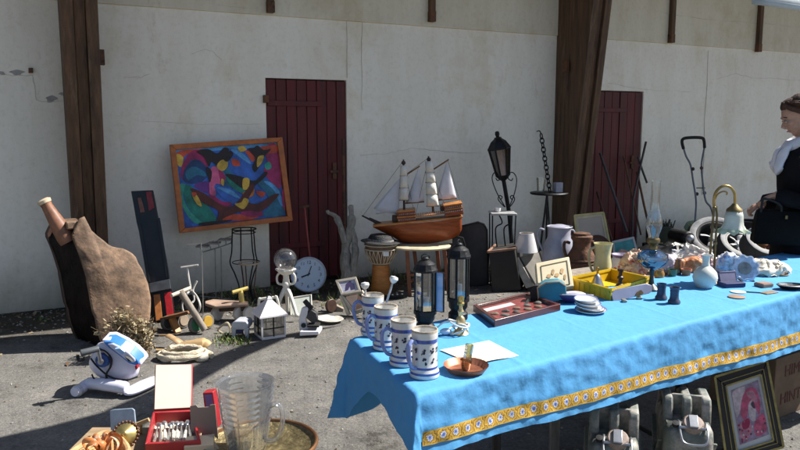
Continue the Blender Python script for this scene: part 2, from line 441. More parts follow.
# panel joints and cracks
def wline(pts, wd, off=.0015):
    w = MB()
    P = [WP(x, y, off) for x, y in pts]
    for i in range(len(P)-1):
        w.bar(P[i], P[i+1], .0025, wd, up=WN)
    w.build('crack', m_crack, wall, smooth=False)
def rough(pts, n=5, amp=.8):
    out = []
    for i in range(len(pts)-1):
        for k in range(n):
            t = k/n; out.append((pts[i][0]*(1-t)+pts[i+1][0]*t+random.gauss(0, .3), pts[i][1]*(1-t)+pts[i+1][1]*t+random.gauss(0, amp*.5)))
    out.append(pts[-1]); return out
wline(rough([(362, 21), (361.5, 60), (362, 110)], 4, .2), .005)
wline(rough([(346.5, 20), (347, 78)], 3, .2), .009)
wline(rough([(708, 51), (705, 120), (702, 195)], 4, .3), .010)
for c in ([(361, 155), (385, 154), (398, 151), (410, 148), (425, 149), (450, 152), (480, 153)],
          [(717, 79), (735, 74), (752, 78), (800, 80), (830, 82)], [(608, 83), (650, 90), (690, 92)],
          [(124, 78), (140, 77), (150, 74)], [(192, 54), (205, 49), (213, 52), (222, 60)],
          [(0, 75), (32, 76), (35, 88), (36, 100), (66, 102)], [(145, 121), (200, 124), (260, 124)],
          [(205, 4), (245, 8), (262, 5)], [(660, 12), (700, 19), (740, 22), (800, 27)]):
    wline(rough(c), .005 if c[0][0] in (361, 717, 0) else .003, .0015 if c[0][1] > 30 else .0195)
def blob(px, py, rx, ry, off):
    k = random.uniform(0, 6)
    return [WP(px+rx*(1+.3*math.sin(3*t+k))*math.cos(t), py+ry*(1+.3*math.cos(2*t+k))*math.sin(t), off) for t in [i*2*PI/16 for i in range(16)]]
for (x, y, rx, ry) in ((17, 72.5, 7, 2.2), (1, 73, 4, 2), (51, 99, 5.5, 3), (62, 94, 3, 1.5)):
    w = MB(); w.ext(blob(x, y, rx, ry, .0005), WN*.003); w.build('bare_patch', m_patch, wall, smooth=False)
w = MB(); w.ext([WP(28.5, 68, .001), WP(33, 68, .001), WP(33, 73, .001), WP(28.5, 73, .001)], WN*.02); w.build('anchor_plate', m_rust, wall, smooth=False)
# doors: boards with grooves
def door(sa, sb, h, hinge_px):
    d = MB(); n = 8; wd = (sb-sa)/n
    for i in range(n):
        wbox(d, sa+i*wd+random.uniform(.002, .005), sa+(i+1)*wd-random.uniform(.002, .005), -.05, -.012+random.uniform(-.005, .003), .03+random.uniform(-.012, .012), h-.012)
    wbox(d, sa+.004, sb-.004, -.055, -.03, .03, h-.012)
    o = d.build('door', m_door, bld, smooth=False, bevel=.004)
    for z in (.35, h*.87):
        d = MB(); wbox(d, sa+.02, sb-.25, -.012, -.002, z, z+.05); d.build('strap_hinge', m_door, o, smooth=False, bevel=.003)
    d = MB(); s = sb-.13; wbox(d, s-.02, s+.02, -.008, .004, 1.0, 1.16); wbox(d, s-.05, s+.03, .004, .014, 1.06, 1.085); d.build('latch', m_rust, o, bevel=.003)
    if hinge_px:
        d = MB(); p = WP(*hinge_px); s = ws(p)
        wbox(d, s-.02, s+.03, -.01, .03, p.z-.035, p.z+.035)
        d.build('hinge_pin', m_rust, o, bevel=.005)
    return o
door(d1a, d1b, d1h, (265, 99)); door(d2a, d2b, d2h, None)
for sa, sb, h in ((d1a, d1b, d1h), (d2a, d2b, d2h)):
    w = MB(); wbox(w, sa, sb, -WT, -.06, 0, h); w.build('door_reveal', m_wooddark, bld, smooth=False)
# timber posts: glulam legs that taper towards the ground
def post(s_c, pz, brk):
    d = MB(); hw = .128
    def prof(s0, s1, rec, mi):
        d.m = mi
        pts = [(0, 0), (pz(0)-rec, 0), (pz(WH)-rec, WH-.02), (0, WH-.02)]
        d.ext([wpt(s0, o+.002, z) for o, z in pts], WD*(s1-s0))
    prof(s_c-hw, s_c-hw+.085, 0, 0); prof(s_c-hw+.087, s_c+hw-.087, .035, 0); prof(s_c+hw-.085, s_c+hw, 0, 0)
    o = d.build('timber_post', m_beam, bld, smooth=False, bevel=.006)
    d = MB()
    for s, z in brk:
        wbox(d, s-.012, s+.03, pz(z)*.4, pz(z)*.4+.06, z-.06, z+.06)
    if brk: d.build('rust_bracket', m_rust, o, bevel=.004)
s1c = (ws(WP(62, 0, .6))+ws(WP(97, 0, .6)))/2
s2c = ws(WP(556, 60))+.128
pz = lambda z: .22+.125*z
post(s1c, pz, [(s1c+.15, 2.05)])
post(s2c, pz, [(s2c-.18, 2.15)])
# short timber battens hanging from the eave
for x, yb in ((270, 13), (431, 22), (670, 43), (757, 52)):
    p = WP(x, yb, .03); s = ws(p); d = MB(); wbox(d, s-.03, s+.03, .02, .075, p.z, WH-.02)
    b_ = d.build('hanging_batten', m_beam, bld, smooth=False, bevel=.004)
    d = MB(); wbox(d, s-.033, s+.033, .018, .079, p.z, p.z+.1); d.build('batten_foot', m_rust, b_, bevel=.003)
# roof with a deep eave
EAVE = 1.38
d = MB(); 
pts = [(EAVE, 3.66), (EAVE, 3.80), (-5, 5.0), (-5, 4.86), (0, 3.82)]
d.ext([wpt(S0, o, z) for o, z in pts], WD*(S1-S0))
d.build('roof', mat('roof_boards', (.10, .06, .035), .8), bld, smooth=False)

# ================================================================== THINGS BY THE WALL
class At:
    """places px outlines at the depth of a ground point"""
    def __init__(s, px, py, z=0.0): s.p = G(px, py, z); s.Y = s.p.y; s.k = s.Y/FPX
    def __call__(s, px, py, dy=0.0): return D(px, py, s.Y+dy)
# --- forge bellows standing on its mouth end
def bellows():
    base = G(92, 351); n = V((.50, -.84, .20)).normalized()
    t = thing('forge_bellows', 'huge old forge bellows of wood and dark leather stood on end against timber post', 'bellows', base)
    out = [(79, 219), (84, 217), (91, 231), (100, 238), (112, 247), (127, 251), (138, 263), (147, 284), (150, 305), (147, 325), (139, 342), (126, 352), (112, 356), (104, 351), (98, 335), (92, 312), (88, 290), (84, 270), (76, 248), (72, 235)]
    sm_ = smooth_path([V((x, y, 0)) for x, y in out[2:]+out[:1]], 3)
    out = out[:2]+[(p.x, p.y) for p in sm_[:-1]]
    P = [PLN(x, y, base, n) for x, y in out]
    cen0 = sum(P, V())/len(P)
    P = [p+(cen0-p).normalized()*(.010*noise.noise(p*14)+.006*noise.noise(p*33)) for p in P]
    b = MB(); rg = [P, [p+n*.028 for p in P]]
    for sc in (.97, .93, .86, .78, .68, .58, .48, .38, .28, .18, .08):
        rr = []
        for p in P:
            q_ = cen0+(p-cen0)*sc
            rr.append(q_+n*(.034+.026*(1-sc*sc)+.012*noise.noise(q_*5)+.004*noise.noise(q_*V((19, 19, 8)) if False else V((q_.x*19, q_.y*19, q_.z*9)))+.0015*noise.noise(q_*45)))
        rg.append(rr)
    b.loft(rg)
    wood = mat('bellows_board', (.25, .158, .098), .75, var=.55, scale=10, bump=.35, bscale=45, c2=(.075, .045, .03), thr=.53, soft=.3, s2=4.5)
    b.build('front_board', wood, t, ang=75)
    cen = sum(P, V())/len(P)
    back = V((-.72, .55, 0)).normalized()
    rings = []
    K = 7
    for i in range(K*2+1):
        f = i/(K*2); sc = .985 if i % 2 == 0 else .94
        sh = 1-.10*f
        rings.append([cen+(p-cen)*sc*sh+back*(.37*f)-n*.002+V((0, 0, -.02*f)) for p in P])
    b = MB(); b.loft(rings)
    b.build('leather', mat('dark_bellows_leather', (.012, .007, .006), .5, var=.6, scale=7, bump=.6, bscale=14, spec=.12), t, ang=60)
    b = MB(); b.ext([cen+(p-cen)*.93+back*.375 for p in P], back*.03); b.build('back_board', m_wooddark, t, bevel=.006)
    b = MB()
    for i in range(len(P)-17, len(P)-2):
        for k in range(2):
            q = P[i]*(1-k/2)+P[(i+1) % len(P)]*(k/2); q = q+(cen-q).normalized()*.012
            b.ball(q+n*.03, .006, 6, 4)
    b.build('nail_heads', m_rust, t)
    b = MB(); p0 = PLN(71, 238, base, n)+back*.07; p1 = PLN(50, 203, base, n)+back*.07
    d = p1-p0
    b.tube([p0-d*.15, p0, p0+d*.3, p0+d*.7, p0+d*.9, p1], [.055, .06, .055, .042, .036, .04], 14)
    b.build('nozzle', mat('nozzle_wood', (.23, .10, .055), .5, var=.3, scale=20), t)
    b = MB(); b.tube([p1-d*.03, p1+d*.05, p1+d*.09], [.042, .047, .03], 14); b.build('nozzle_tip', mat('bone_tip', (.55, .45, .32), .6), t)
    b = MB(); q = PLN(79, 222, base, n)
    b.box(q+back*.1+V((0, 0, -.02)), (.10, .22, .05), RotZ(.6)); b.build('head_block', wood, t, bevel=.008)
bellows()

# --- bunch of dried plants
def dried():
    a = At(131, 358)
    t = thing('dried_plant_bunch', 'bushy bunch of dried brown seed heads leaning on the forge bellows', 'dried plants', a.p)
    st = MB(); lf = MB()
    for i in range(330):
        x0 = 131+random.gauss(0, 9); p0 = a(x0, 357+random.uniform(-3, 1), random.uniform(-.05, .1))
        x1 = 132+random.gauss(0, 12.5); y1 = random.triangular(303, 354, 322)
        if y1 < 318: x1 = 124+random.gauss(0, 7)
        p1 = a(x1, y1, random.uniform(-.09, .1)); m_ = (p0+p1)/2+V((random.gauss(0, .02), random.gauss(0, .02), 0))
        st.tube([p0, m_, p1], [.0022, .0018, .0012], 4)
        for k in range(10):
            f = random.uniform(.3, 1); q = (p0*(1-f)+m_*f) if f < .6 else (m_*(1-f)+p1*f)
            q = p0+(p1-p0)*f+V((random.gauss(0, .016), random.gauss(0, .016), random.gauss(0, .014)))
            a1 = random.uniform(0, 6.3); l = random.uniform(.008, .024)
            d = V((math.cos(a1), math.sin(a1), random.uniform(-.7, .9)))*l; sd_ = V((random.uniform(-1, 1), random.uniform(-1, 1), random.uniform(-1, 1))).cross(d)*.55
            lf.m = random.choice((0, 0, 1, 1, 2))
            lf.add([q-d, q+sd_, q+d, q-sd_], [(0, 1, 2, 3)])
    st.build('stems', mat('dry_stem', (.2, .15, .08), .9), t)
    lf.build('seed_heads', [mat('dry_husk', (.34, .28, .17), .9), mat('brown_husk', (.20, .14, .075), .9), mat('straw_husk', (.52, .45, .30), .9)], t, smooth=False)
dried()

# --- mini exercise bike
def bike():
    a = At(108, 390); W_ = .15
    t = thing('mini_exercise_bike', 'white and blue mini pedal exerciser with black straps lying on the asphalt', 'exercise machine', a.p)
    lav = mat('lavender_white_plastic', (.70, .68, .80), .3, var=.03, coat=.2)
    z6 = lambda x, y: (60+x/6.43, 330+y/6.43)
    o = [(232, 88), (262, 74), (310, 76), (380, 110), (450, 155), (505, 212), (518, 250), (500, 300), (440, 326), (340, 332), (255, 315), (205, 268), (184, 232), (184, 195), (205, 160)]
    R = []
    for k, (f, sc) in enumerate(((0, .80), (.02, .92), (.06, 1), (.12, 1), (.16, .9), (.18, .76))):
        c = z6(345, 215)
        R.append([a(*[c[j]+(z6(x, y)[j]-c[j])*sc for j in (0, 1)], f-.05) for x, y in o])
    b = MB(); b.loft(R); b.build('body', lav, t, ang=80, sub=1)
    # top console
    c = [(262, 72), (312, 70), (390, 108), (460, 155), (515, 210), (522, 232), (500, 244), (450, 228), (385, 176), (300, 112)]
    q = [a(*z6(x, y), -.058+.0006*(i if i < 5 else 9-i)) for i, (x, y) in enumerate(c)]
    b = MB(); b.ext([p+V((.0, .005, .004)) for p in q], V((0.02, .07, .03))); b.build('console', lav, t, bevel=.006)
    cq = sum(q, V())/len(q)
    b = MB(); b.ext([cq+(p-cq)*.88+V((0, -.003, .005)) for p in q], V((.018, .05, .03))); b.build('console_ring', mat('console_blue', (.05, .22, .62), .3), t, bevel=.003)
    cc = sum(q, V())/len(q)
    b = MB(); b.ext([cc+(p-cc)*.70+V((0, -.007, .009)) for p in q], V((.018, .05, .03))); b.build('console_face', lav, t, bevel=.004)
    b = MB(); b.ext([a(*z6(x, y), -.074) for x, y in ((352, 122), (385, 118), (415, 142), (400, 160))], V((.01, .03, .015))); b.build('display', mat('pale_blue_display', (.35, .55, .85), .2), t)
    b = MB(); b.ext([a(*z6(x, y), -.076) for x, y in ((418, 172), (440, 186), (462, 205), (438, 200))], V((.01, .03, .015))); b.build('console_button', m_blackmetal, t)
    b = MB(); b.ext([a(*z6(x, y), -.072) for x, y in ((480, 232), (494, 228), (497, 248), (486, 256))], V((.005, .02, .005))); b.build('red_sticker', m_red, t)
    # crank hub and pedal
    hub = a(*z6(268, 200), -.075)
    b = MB(); b.tube([hub+V((0, .03, 0)), hub], [.042, .038], 20); b.build('crank_cover', mat('hub_blue', (.03, .09, .33), .35), t, bevel=.004)
    b = MB(); b.tube([hub, hub+V((0, -.02, 0))], .016, 12); b.tube([hub+V((0, -.015, 0)), a(*z6(245, 130), -.10)], .011, 8); b.build('crank', m_steel, t)
    b = MB(); p0 = a(*z6(250, 118), -.11); p1 = a(*z6(132, 150), -.16); b.tube([p0, p1], [.021, .024], 12, flat=.8)
    p = b.build('pedal', mat('dark_grey_plastic', (.09, .10, .11), .5), t, bevel=.004)
    b = MB(); b.tube(smooth_path([a(*z6(115, 160), -.16), a(*z6(120, 195), -.17), a(*z6(150, 190), -.18), a(*z6(160, 170), -.18)]), .008, 6); b.build('pedal_loop', m_rubber, p)
    # black straps wrapped round the body
    b = MB()
    b.tube(smooth_path([a(*z6(x, y), dy) for x, y, dy in ((235, 118, -.05), (290, 140, -.066), (328, 185, -.066), (325, 235, -.066), (298, 285, -.066), (310, 330, -.062), (350, 352, -.06), (430, 362, -.06))]), .011, 8, flat=.4)
    b.build('wide_strap', m_rubber, t)
    b = MB()
    b.tube(smooth_path([a(*z6(x, y), dy) for x, y, dy in ((198, 182, -.052), (240, 235, -.064), (320, 300, -.066), (420, 322, -.066), (500, 300, -.05))]), .005, 6)
    b.tube(smooth_path([a(*z6(x, y), dy) for x, y, dy in ((205, 285, -.05), (230, 318, -.06), (330, 330, -.066), (440, 325, -.06))]), .005, 6)
    b.build('thin_cord', m_rubber, t)
    # base tube with feet
    g = lambda x, y, z: G(*z6(x, y), z)
    b = MB(); b.tube(smooth_path([g(140, 372, .035), g(185, 345, .05), g(280, 350, .06), g(430, 372, .05)]), [.03]*6+[.034]*6+[.036]*6+[.03], 14); b.build('base_tube', lav, t)
    b = MB(); b.tube([g(155, 368, .035), g(120, 385, .034), g(92, 400, .034)], [.028, .033, .026], 14); b.build('foot', lav, t)
    b = MB(); b.tube([g(120, 387, .034), g(108, 393, .034)], .0345, 14); b.build('foot_band', mat('silver_band', (.6, .6, .65), .3, .5), t)
    b = MB(); p0 = g(422, 412, .03); p1 = g(655, 300, .03); dd = p1-p0
    b.tube([p0, p0+dd*.05, p0+dd*.2, p0+dd*.5, p0+dd*.8, p1], [.014, .034, .048, .052, .044, .014], 16, flat=.5); b.build('foot', lav, t)
bike()

# --- curved black panel with red and orange ends
def panel():
    base = G(163, 323); n = V((.22, -.93, .28)).normalized()
    t = thing('lacquered_decorative_board', 'tall black lacquered panel with red and orange ends leaning against the white wall', 'decorative panel', base)
    q = lambda x, y, o=0: PLN(x, y, base+n*o, n)
    L_ = [(131, 191), (133.5, 205), (136.5, 222), (141, 240), (145, 260), (148.5, 285), (150.5, 305), (152, 322)]
    R_ = [(153, 190), (155.5, 203), (158, 217), (161.5, 236), (166, 257), (170, 280), (173, 300), (175.5, 319)]
    b = MB(); b.ext([q(*p) for p in L_]+[q(*p) for p in R_[::-1]], -n*.05); b.build('board', m_black, t, bevel=.004)
    def inset(name, pts, m, o=.001, th=.008):
        b = MB(); b.ext([q(x, y, o) for x, y in pts], n*th); return b.build(name, m, t, smooth=False, bevel=.002)
    red = mat('red_lacquer', (.52, .02, .025), .35, var=.25, scale=14); org = mat('orange_lacquer', (.55, .20, .06), .4, var=.25, scale=14)
    inset('red_inlay', [(146, 192), (151.5, 191.5), (154.5, 208), (149, 211)], mat('dark_red_lacquer', (.22, .02, .025), .35, var=.4, scale=20))
    inset('brown_inlay', [(137.5, 198), (141, 197.5), (145, 212), (140.5, 213)], mat('brown_inlay', (.20, .075, .05), .4, var=.3, scale=20))
    inset('orange_inlay', [(153.5, 295), (160, 294), (162.5, 319), (156, 321)], org)
    inset('red_inlay', [(164, 293), (171, 292), (174, 317), (167, 318.5)], red)
    inset('side_rail', [(138, 225), (141, 224), (150.5, 282), (147.8, 283)], m_black, .001, .02)
    inset('side_rail', [(157, 219), (160, 218), (169.5, 278), (166.5, 279)], m_black, .001, .02)
    inset('shelf', [(149.5, 284), (170, 279.5), (171.5, 289), (151, 293)], mat('grey_top', (.07, .075, .085), .4, var=.3), .001, .05)
panel()

# --- big abstract painting
def painting():
    bc = WP(235, 228, .20); n = (WN+V((0, 0, .10))).normalized()
    t = thing('abstract_painting', 'large abstract painting of bright tangled figures in an orange wooden frame', 'painting', WP(235, 228, .20))
    q = lambda x, y, o=0.: PLN(x, y, bc+n*o, n)
    O = [(169, 145), (281, 137.5), (291.5, 220.5), (179, 233)]; I = [(175, 150), (276, 142.5), (286, 216), (184, 228)]
    orange = mat('orange_frame_wood', (.44, .13, .03), .45, var=.22, scale=14)
    for i in range(4):
        j = (i+1) % 4
        b = MB(); b.ext([q(*O[i], -.02), q(*O[j], -.02), q(*I[j], -.02), q(*I[i], -.02)], n*.045); b.build('frame_bar', orange, t, bevel=.004)
    b = MB(); b.ext([q(*p, 0) for p in I], -n*.02)
    cols = {'blue': (.035, .13, .48), 'red': (.55, .07, .03), 'yel': (.65, .42, .06), 'mag': (.36, .02, .12), 'navy': (.015, .05, .16), 'grn': (.015, .22, .17), 'lgrn': (.04, .36, .28),
            'blk': (.016, .008, .010), 'pink': (.66, .12, .26), 'sky': (.10, .33, .66), 'teal': (.02, .15, .26), 'brn': (.10, .02, .015), 'pur': (.12, .03, .2), 'org': (.6, .18, .03)}
    pm = {k: mat('paint_'+k, v, .5, var=.42, scale=7, bump=.4, bscale=45) for k, v in cols.items()}
    names = list(cols)
    b = MB(); b.m = 0; b.ext([q(*p, 0.) for p in I], -n*.02)
    sh = [('sky', [(62, 82), (120, 75), (300, 62), (470, 50), (475, 70), (330, 78), (180, 88), (70, 100)]),
          ('red', [(70, 90), (150, 78), (200, 85), (190, 130), (150, 92), (110, 100), (85, 125)]),
          ('yel', [(68, 98), (95, 112), (88, 150), (72, 140)]),
          ('mag', [(85, 185), (92, 140), (120, 95), (150, 82), (175, 100), (195, 140), (180, 165), (140, 120), (110, 150), (98, 205)]),
          ('navy', [(95, 175), (115, 140), (150, 120), (185, 145), (195, 185), (165, 215), (120, 220), (95, 205)]),
          ('teal', [(105, 170), (140, 150), (180, 170), (190, 190), (150, 185), (115, 205)]),
          ('lgrn', [(82, 222), (105, 225), (95, 270), (115, 320), (150, 360), (185, 385), (140, 380), (100, 330), (84, 270)]),
          ('grn', [(105, 225), (135, 235), (165, 270), (205, 320), (232, 372), (190, 384), (150, 360), (115, 315), (98, 265)]),
          ('pur', [(140, 225), (200, 210), (215, 260), (170, 250)]),
          ('mag', [(200, 250), (250, 290), (300, 300), (240, 330), (215, 300)]),
          ('teal', [(235, 120), (300, 180), (320, 230), (260, 220)]),
          ('blue', [(280, 78), (325, 82), (370, 115), (390, 158), (362, 198), (320, 192), (298, 160), (332, 152), (342, 132), (300, 105)]),
          ('sky', [(290, 80), (318, 82), (360, 115), (372, 140), (350, 128), (310, 98)]),
          ('red', [(350, 85), (400, 95), (380, 130), (360, 105)]),
          ('mag', [(425, 75), (480, 64), (497, 225), (470, 228), (425, 172), (440, 130)]),
          ('red', [(405, 72), (475, 62), (480, 90), (440, 95)]),
          ('lgrn', [(428, 142), (448, 130), (456, 155), (436, 162)]),
          ('red', [(293, 120), (318, 122), (328, 145), (300, 146)]),
          ('teal', [(398, 215), (440, 207), (488, 245), (510, 315), (500, 352), (420, 350), (452, 300), (432, 255)]),
          ('sky', [(425, 212), (450, 213), (488, 250), (505, 310), (490, 300), (465, 245)]),
          ('pink', [(212, 152), (238, 155), (268, 190), (255, 222), (226, 222), (228, 265), (204, 260), (203, 190)]),
          ('mag', [(240, 160), (268, 190), (256, 222), (245, 200)]),
          ('grn', [(270, 190), (330, 205), (350, 260), (300, 240)]),
          ('blue', [(222, 228), (298, 240), (352, 290), (330, 312), (262, 282)]),
          ('sky', [(235, 235), (290, 245), (330, 280), (300, 270)]),
          ('red', [(240, 366), (300, 345), (400, 352), (370, 368), (290, 372)]),
          ('mag', [(330, 335), (400, 320), (420, 350), (360, 355)]),
          ('red', [(395, 250), (430, 255), (420, 275), (400, 265)]), ('org', [(340, 255), (385, 240), (380, 270), (350, 275)]),
          ('blk', [(150, 88), (195, 78), (235, 96), (262, 72), (282, 80), (262, 115), (240, 150), (212, 130), (200, 150), (180, 110)]),
          ('yel', [(232, 150), (248, 125), (276, 122), (276, 150), (255, 168)]),
          ('blk', [(255, 110), (285, 85), (300, 100), (275, 130)]),
          ('blk', [(360, 78), (385, 72), (400, 64), (425, 82), (455, 78), (430, 105), (412, 140), (390, 172), (378, 150), (390, 115)]),
          ('yel', [(400, 112), (425, 104), (418, 132), (398, 152)]),
          ('yel', [(318, 72), (340, 66), (355, 80), (330, 90)]),
          ('blk', [(270, 180), (330, 190), (382, 208), (412, 190), (430, 170), (440, 180), (402, 218), (350, 242), (300, 212)]),
          ('yel', [(340, 200), (365, 200), (362, 238), (340, 242)]),
          ('blk', [(190, 150), (212, 170), (205, 215), (195, 190)]),
          ('brn', [(125, 238), (180, 258), (240, 300), (298, 312), (350, 250), (372, 222), (388, 232), (360, 290), (402, 300), (470, 262), (484, 270), (420, 330), (370, 330), (320, 338), (262, 360), (252, 376), (232, 372), (238, 330), (180, 300), (150, 275)]),
          ('yel', [(132, 266), (152, 268), (172, 312), (150, 302)]), ('red', [(128, 255), (150, 258), (140, 275)]),
          ('yel', [(306, 302), (332, 296), (345, 278), (364, 290), (345, 322), (325, 318)]),
          ('yel', [(252, 200), (262, 205), (260, 228), (250, 220)]),
          ('blk', [(165, 380), (232, 372), (300, 368), (230, 384), (165, 390)]),
          ('mag', [(505, 240), (515, 290), (508, 330), (498, 270)])]
    for i, (k, pts) in enumerate(sh):
        c = []
        P = [V((x, y, 0)) for x, y in pts]; n_ = len(P)
        for j in range(n_):   # rounded closed outline
            p0, p1, p2, p3 = P[j-1], P[j], P[(j+1) % n_], P[(j+2) % n_]
            for u in (0, .25, .5, .75):
                c.append(.5*((2*p1)+(p2-p0)*u+(2*p0-5*p1+4*p2-p3)*u*u+(3*p1-p0-3*p2+p3)*u**3))
        b.m = names.index(k)
        w_ = [q(160+x_.x/4.093, 130+x_.y/4.093, .0004+.00025*i) for x_ in c]
        b.add(w_, [list(range(len(w_)))])
    b.build('canvas', [pm[k] for k in names], t, smooth=False)
painting()

# --- metal plant stands
def plant_stands():
    a = At(246, 302)
    t = thing('wire_plant_stand', 'tall black wire plant stand with round top under the painting corner', 'plant stand', a.p)
    b = MB(); R = lambda px, py, rx: [a(px, py)+V((math.cos(k*PI/10)*rx, math.sin(k*PI/10)*rx, 0)) for k in range(20)]
    b.tube(R(244, 229, .10), .006, 6, True); b.tube(R(244, 232.5, .095), .004, 6, True); b.tube(R(246, 262, .115), .004, 6, True); b.build('ring', m_blackmetal, t)
    for sx, sy in ((-1, -.4), (1, -.4), (.5, .9), (-.5, .9)):
        c = lambda f, z: V((a.p.x+sx*f, a.p.y+sy*f, z))
        zt = a(244, 229).z; zm = a(246, 262).z
        b = MB(); b.tube(smooth_path([c(.09, zt), c(.10, zm+.1), c(.115, zm), c(.08, .25), c(.05, .12), c(.09, 0)]), .006, 6); b.build('leg', m_blackmetal, t)
    a = At(249, 305)
    t = thing('small_wire_stool', 'small rust brown wire stand with pale ring top standing before the black stand', 'plant stand', a.p)
    b = MB(); b.tube([a(249, 263)+V((math.cos(k*PI/10)*.085, math.sin(k*PI/10)*.085, 0)) for k in range(20)], .007, 6, True); b.build('ring', mat('pale_ring_paint', (.42, .33, .22), .6), t)
    zt = a(249, 263).z
    for k in range(3):
        an = k*2.09+.5; b = MB(); b.tube([V((a.p.x+math.cos(an)*.08, a.p.y+math.sin(an)*.08, zt)), V((a.p.x+math.cos(an)*.05, a.p.y+math.sin(an)*.05, zt*.4)), V((a.p.x+math.cos(an)*.08, a.p.y+math.sin(an)*.08, 0))], .005, 6); b.build('leg', m_rust, t)
    a = At(221, 303)
    t = thing('pot_rack_stand', 'thin grey metal stand with a row of square pot holders beside painting', 'plant stand', a.p)
    b = MB(); gm = mat('grey_painted_wire', (.30, .29, .27), .5, .4, var=.3)
    fr = [((199, 246), (214, 241)), ((203, 252), (220, 247)), ((214, 242), (232, 236)), ((220, 247), (231, 243)), ((199, 246), (203, 252)), ((209, 243), (211, 249)), ((218, 240), (219, 247)), ((226, 239), (226, 245)), ((232, 236), (231, 244))]
    for p0, p1 in fr: b.tube([a(*p0), a(*p1)], .005, 5)
    for x0, y0 in ((203, 246), (214, 243), (225, 239.5)): b.box(a(x0, y0, .05), (.10, .10, .012))
    b.build('rack', gm, t)
    for x0, x1 in ((215, 216), (221, 222)):
        b = MB(); b.tube([a(x0, 248), a(x1, 300)], .005, 6); b.build('upright', gm, t)
    b = MB(); b.tube([a(200, 296), a(242, 301)], .006, 5); b.tube([a(219, 298, -.12), a(219, 301, .12)], .006, 5); b.build('base', gm, t)
    # low white scrolled stand
    a = At(191, 318)
    t = thing('white_scroll_stand', 'rusty white curled wrought iron stand beside the black lacquered panel', 'plant stand', a.p)
    wm = mat('chipped_white_iron', (.66, .64, .60), .5, var=.1, c2=(.22, .12, .07), thr=.64, s2=30)
    b = MB(); b.tube([a(181, 267.5), a(198, 265)], .008, 6); b.tube([a(187, 267), a(189, 280), a(191, 290)], .008, 6)
    b.build('top_bar', wm, t)
    for pts in ([(191, 290), (186, 295), (182, 304), (184, 314), (188, 319)], [(191, 290), (197, 297), (200, 306), (197, 314), (192, 318)], [(197, 281), (193, 290), (194, 300), (189, 306), (190, 313)], [(172, 296), (180, 293), (190, 290)]):
        b = MB(); b.tube(smooth_path([a(x, y, random.uniform(-.03, .03)) for x, y in pts]), .008, 6); b.build('scroll', wm, t)
    b = MB(); b.tube([a(201, 243), a(202, 262), a(203, 300), a(203, 316)], .004, 5); b.tube([a(186, 245), a(201, 243.5)], .0035, 5); b.build('thin_rod', gm, t)
plant_stands()

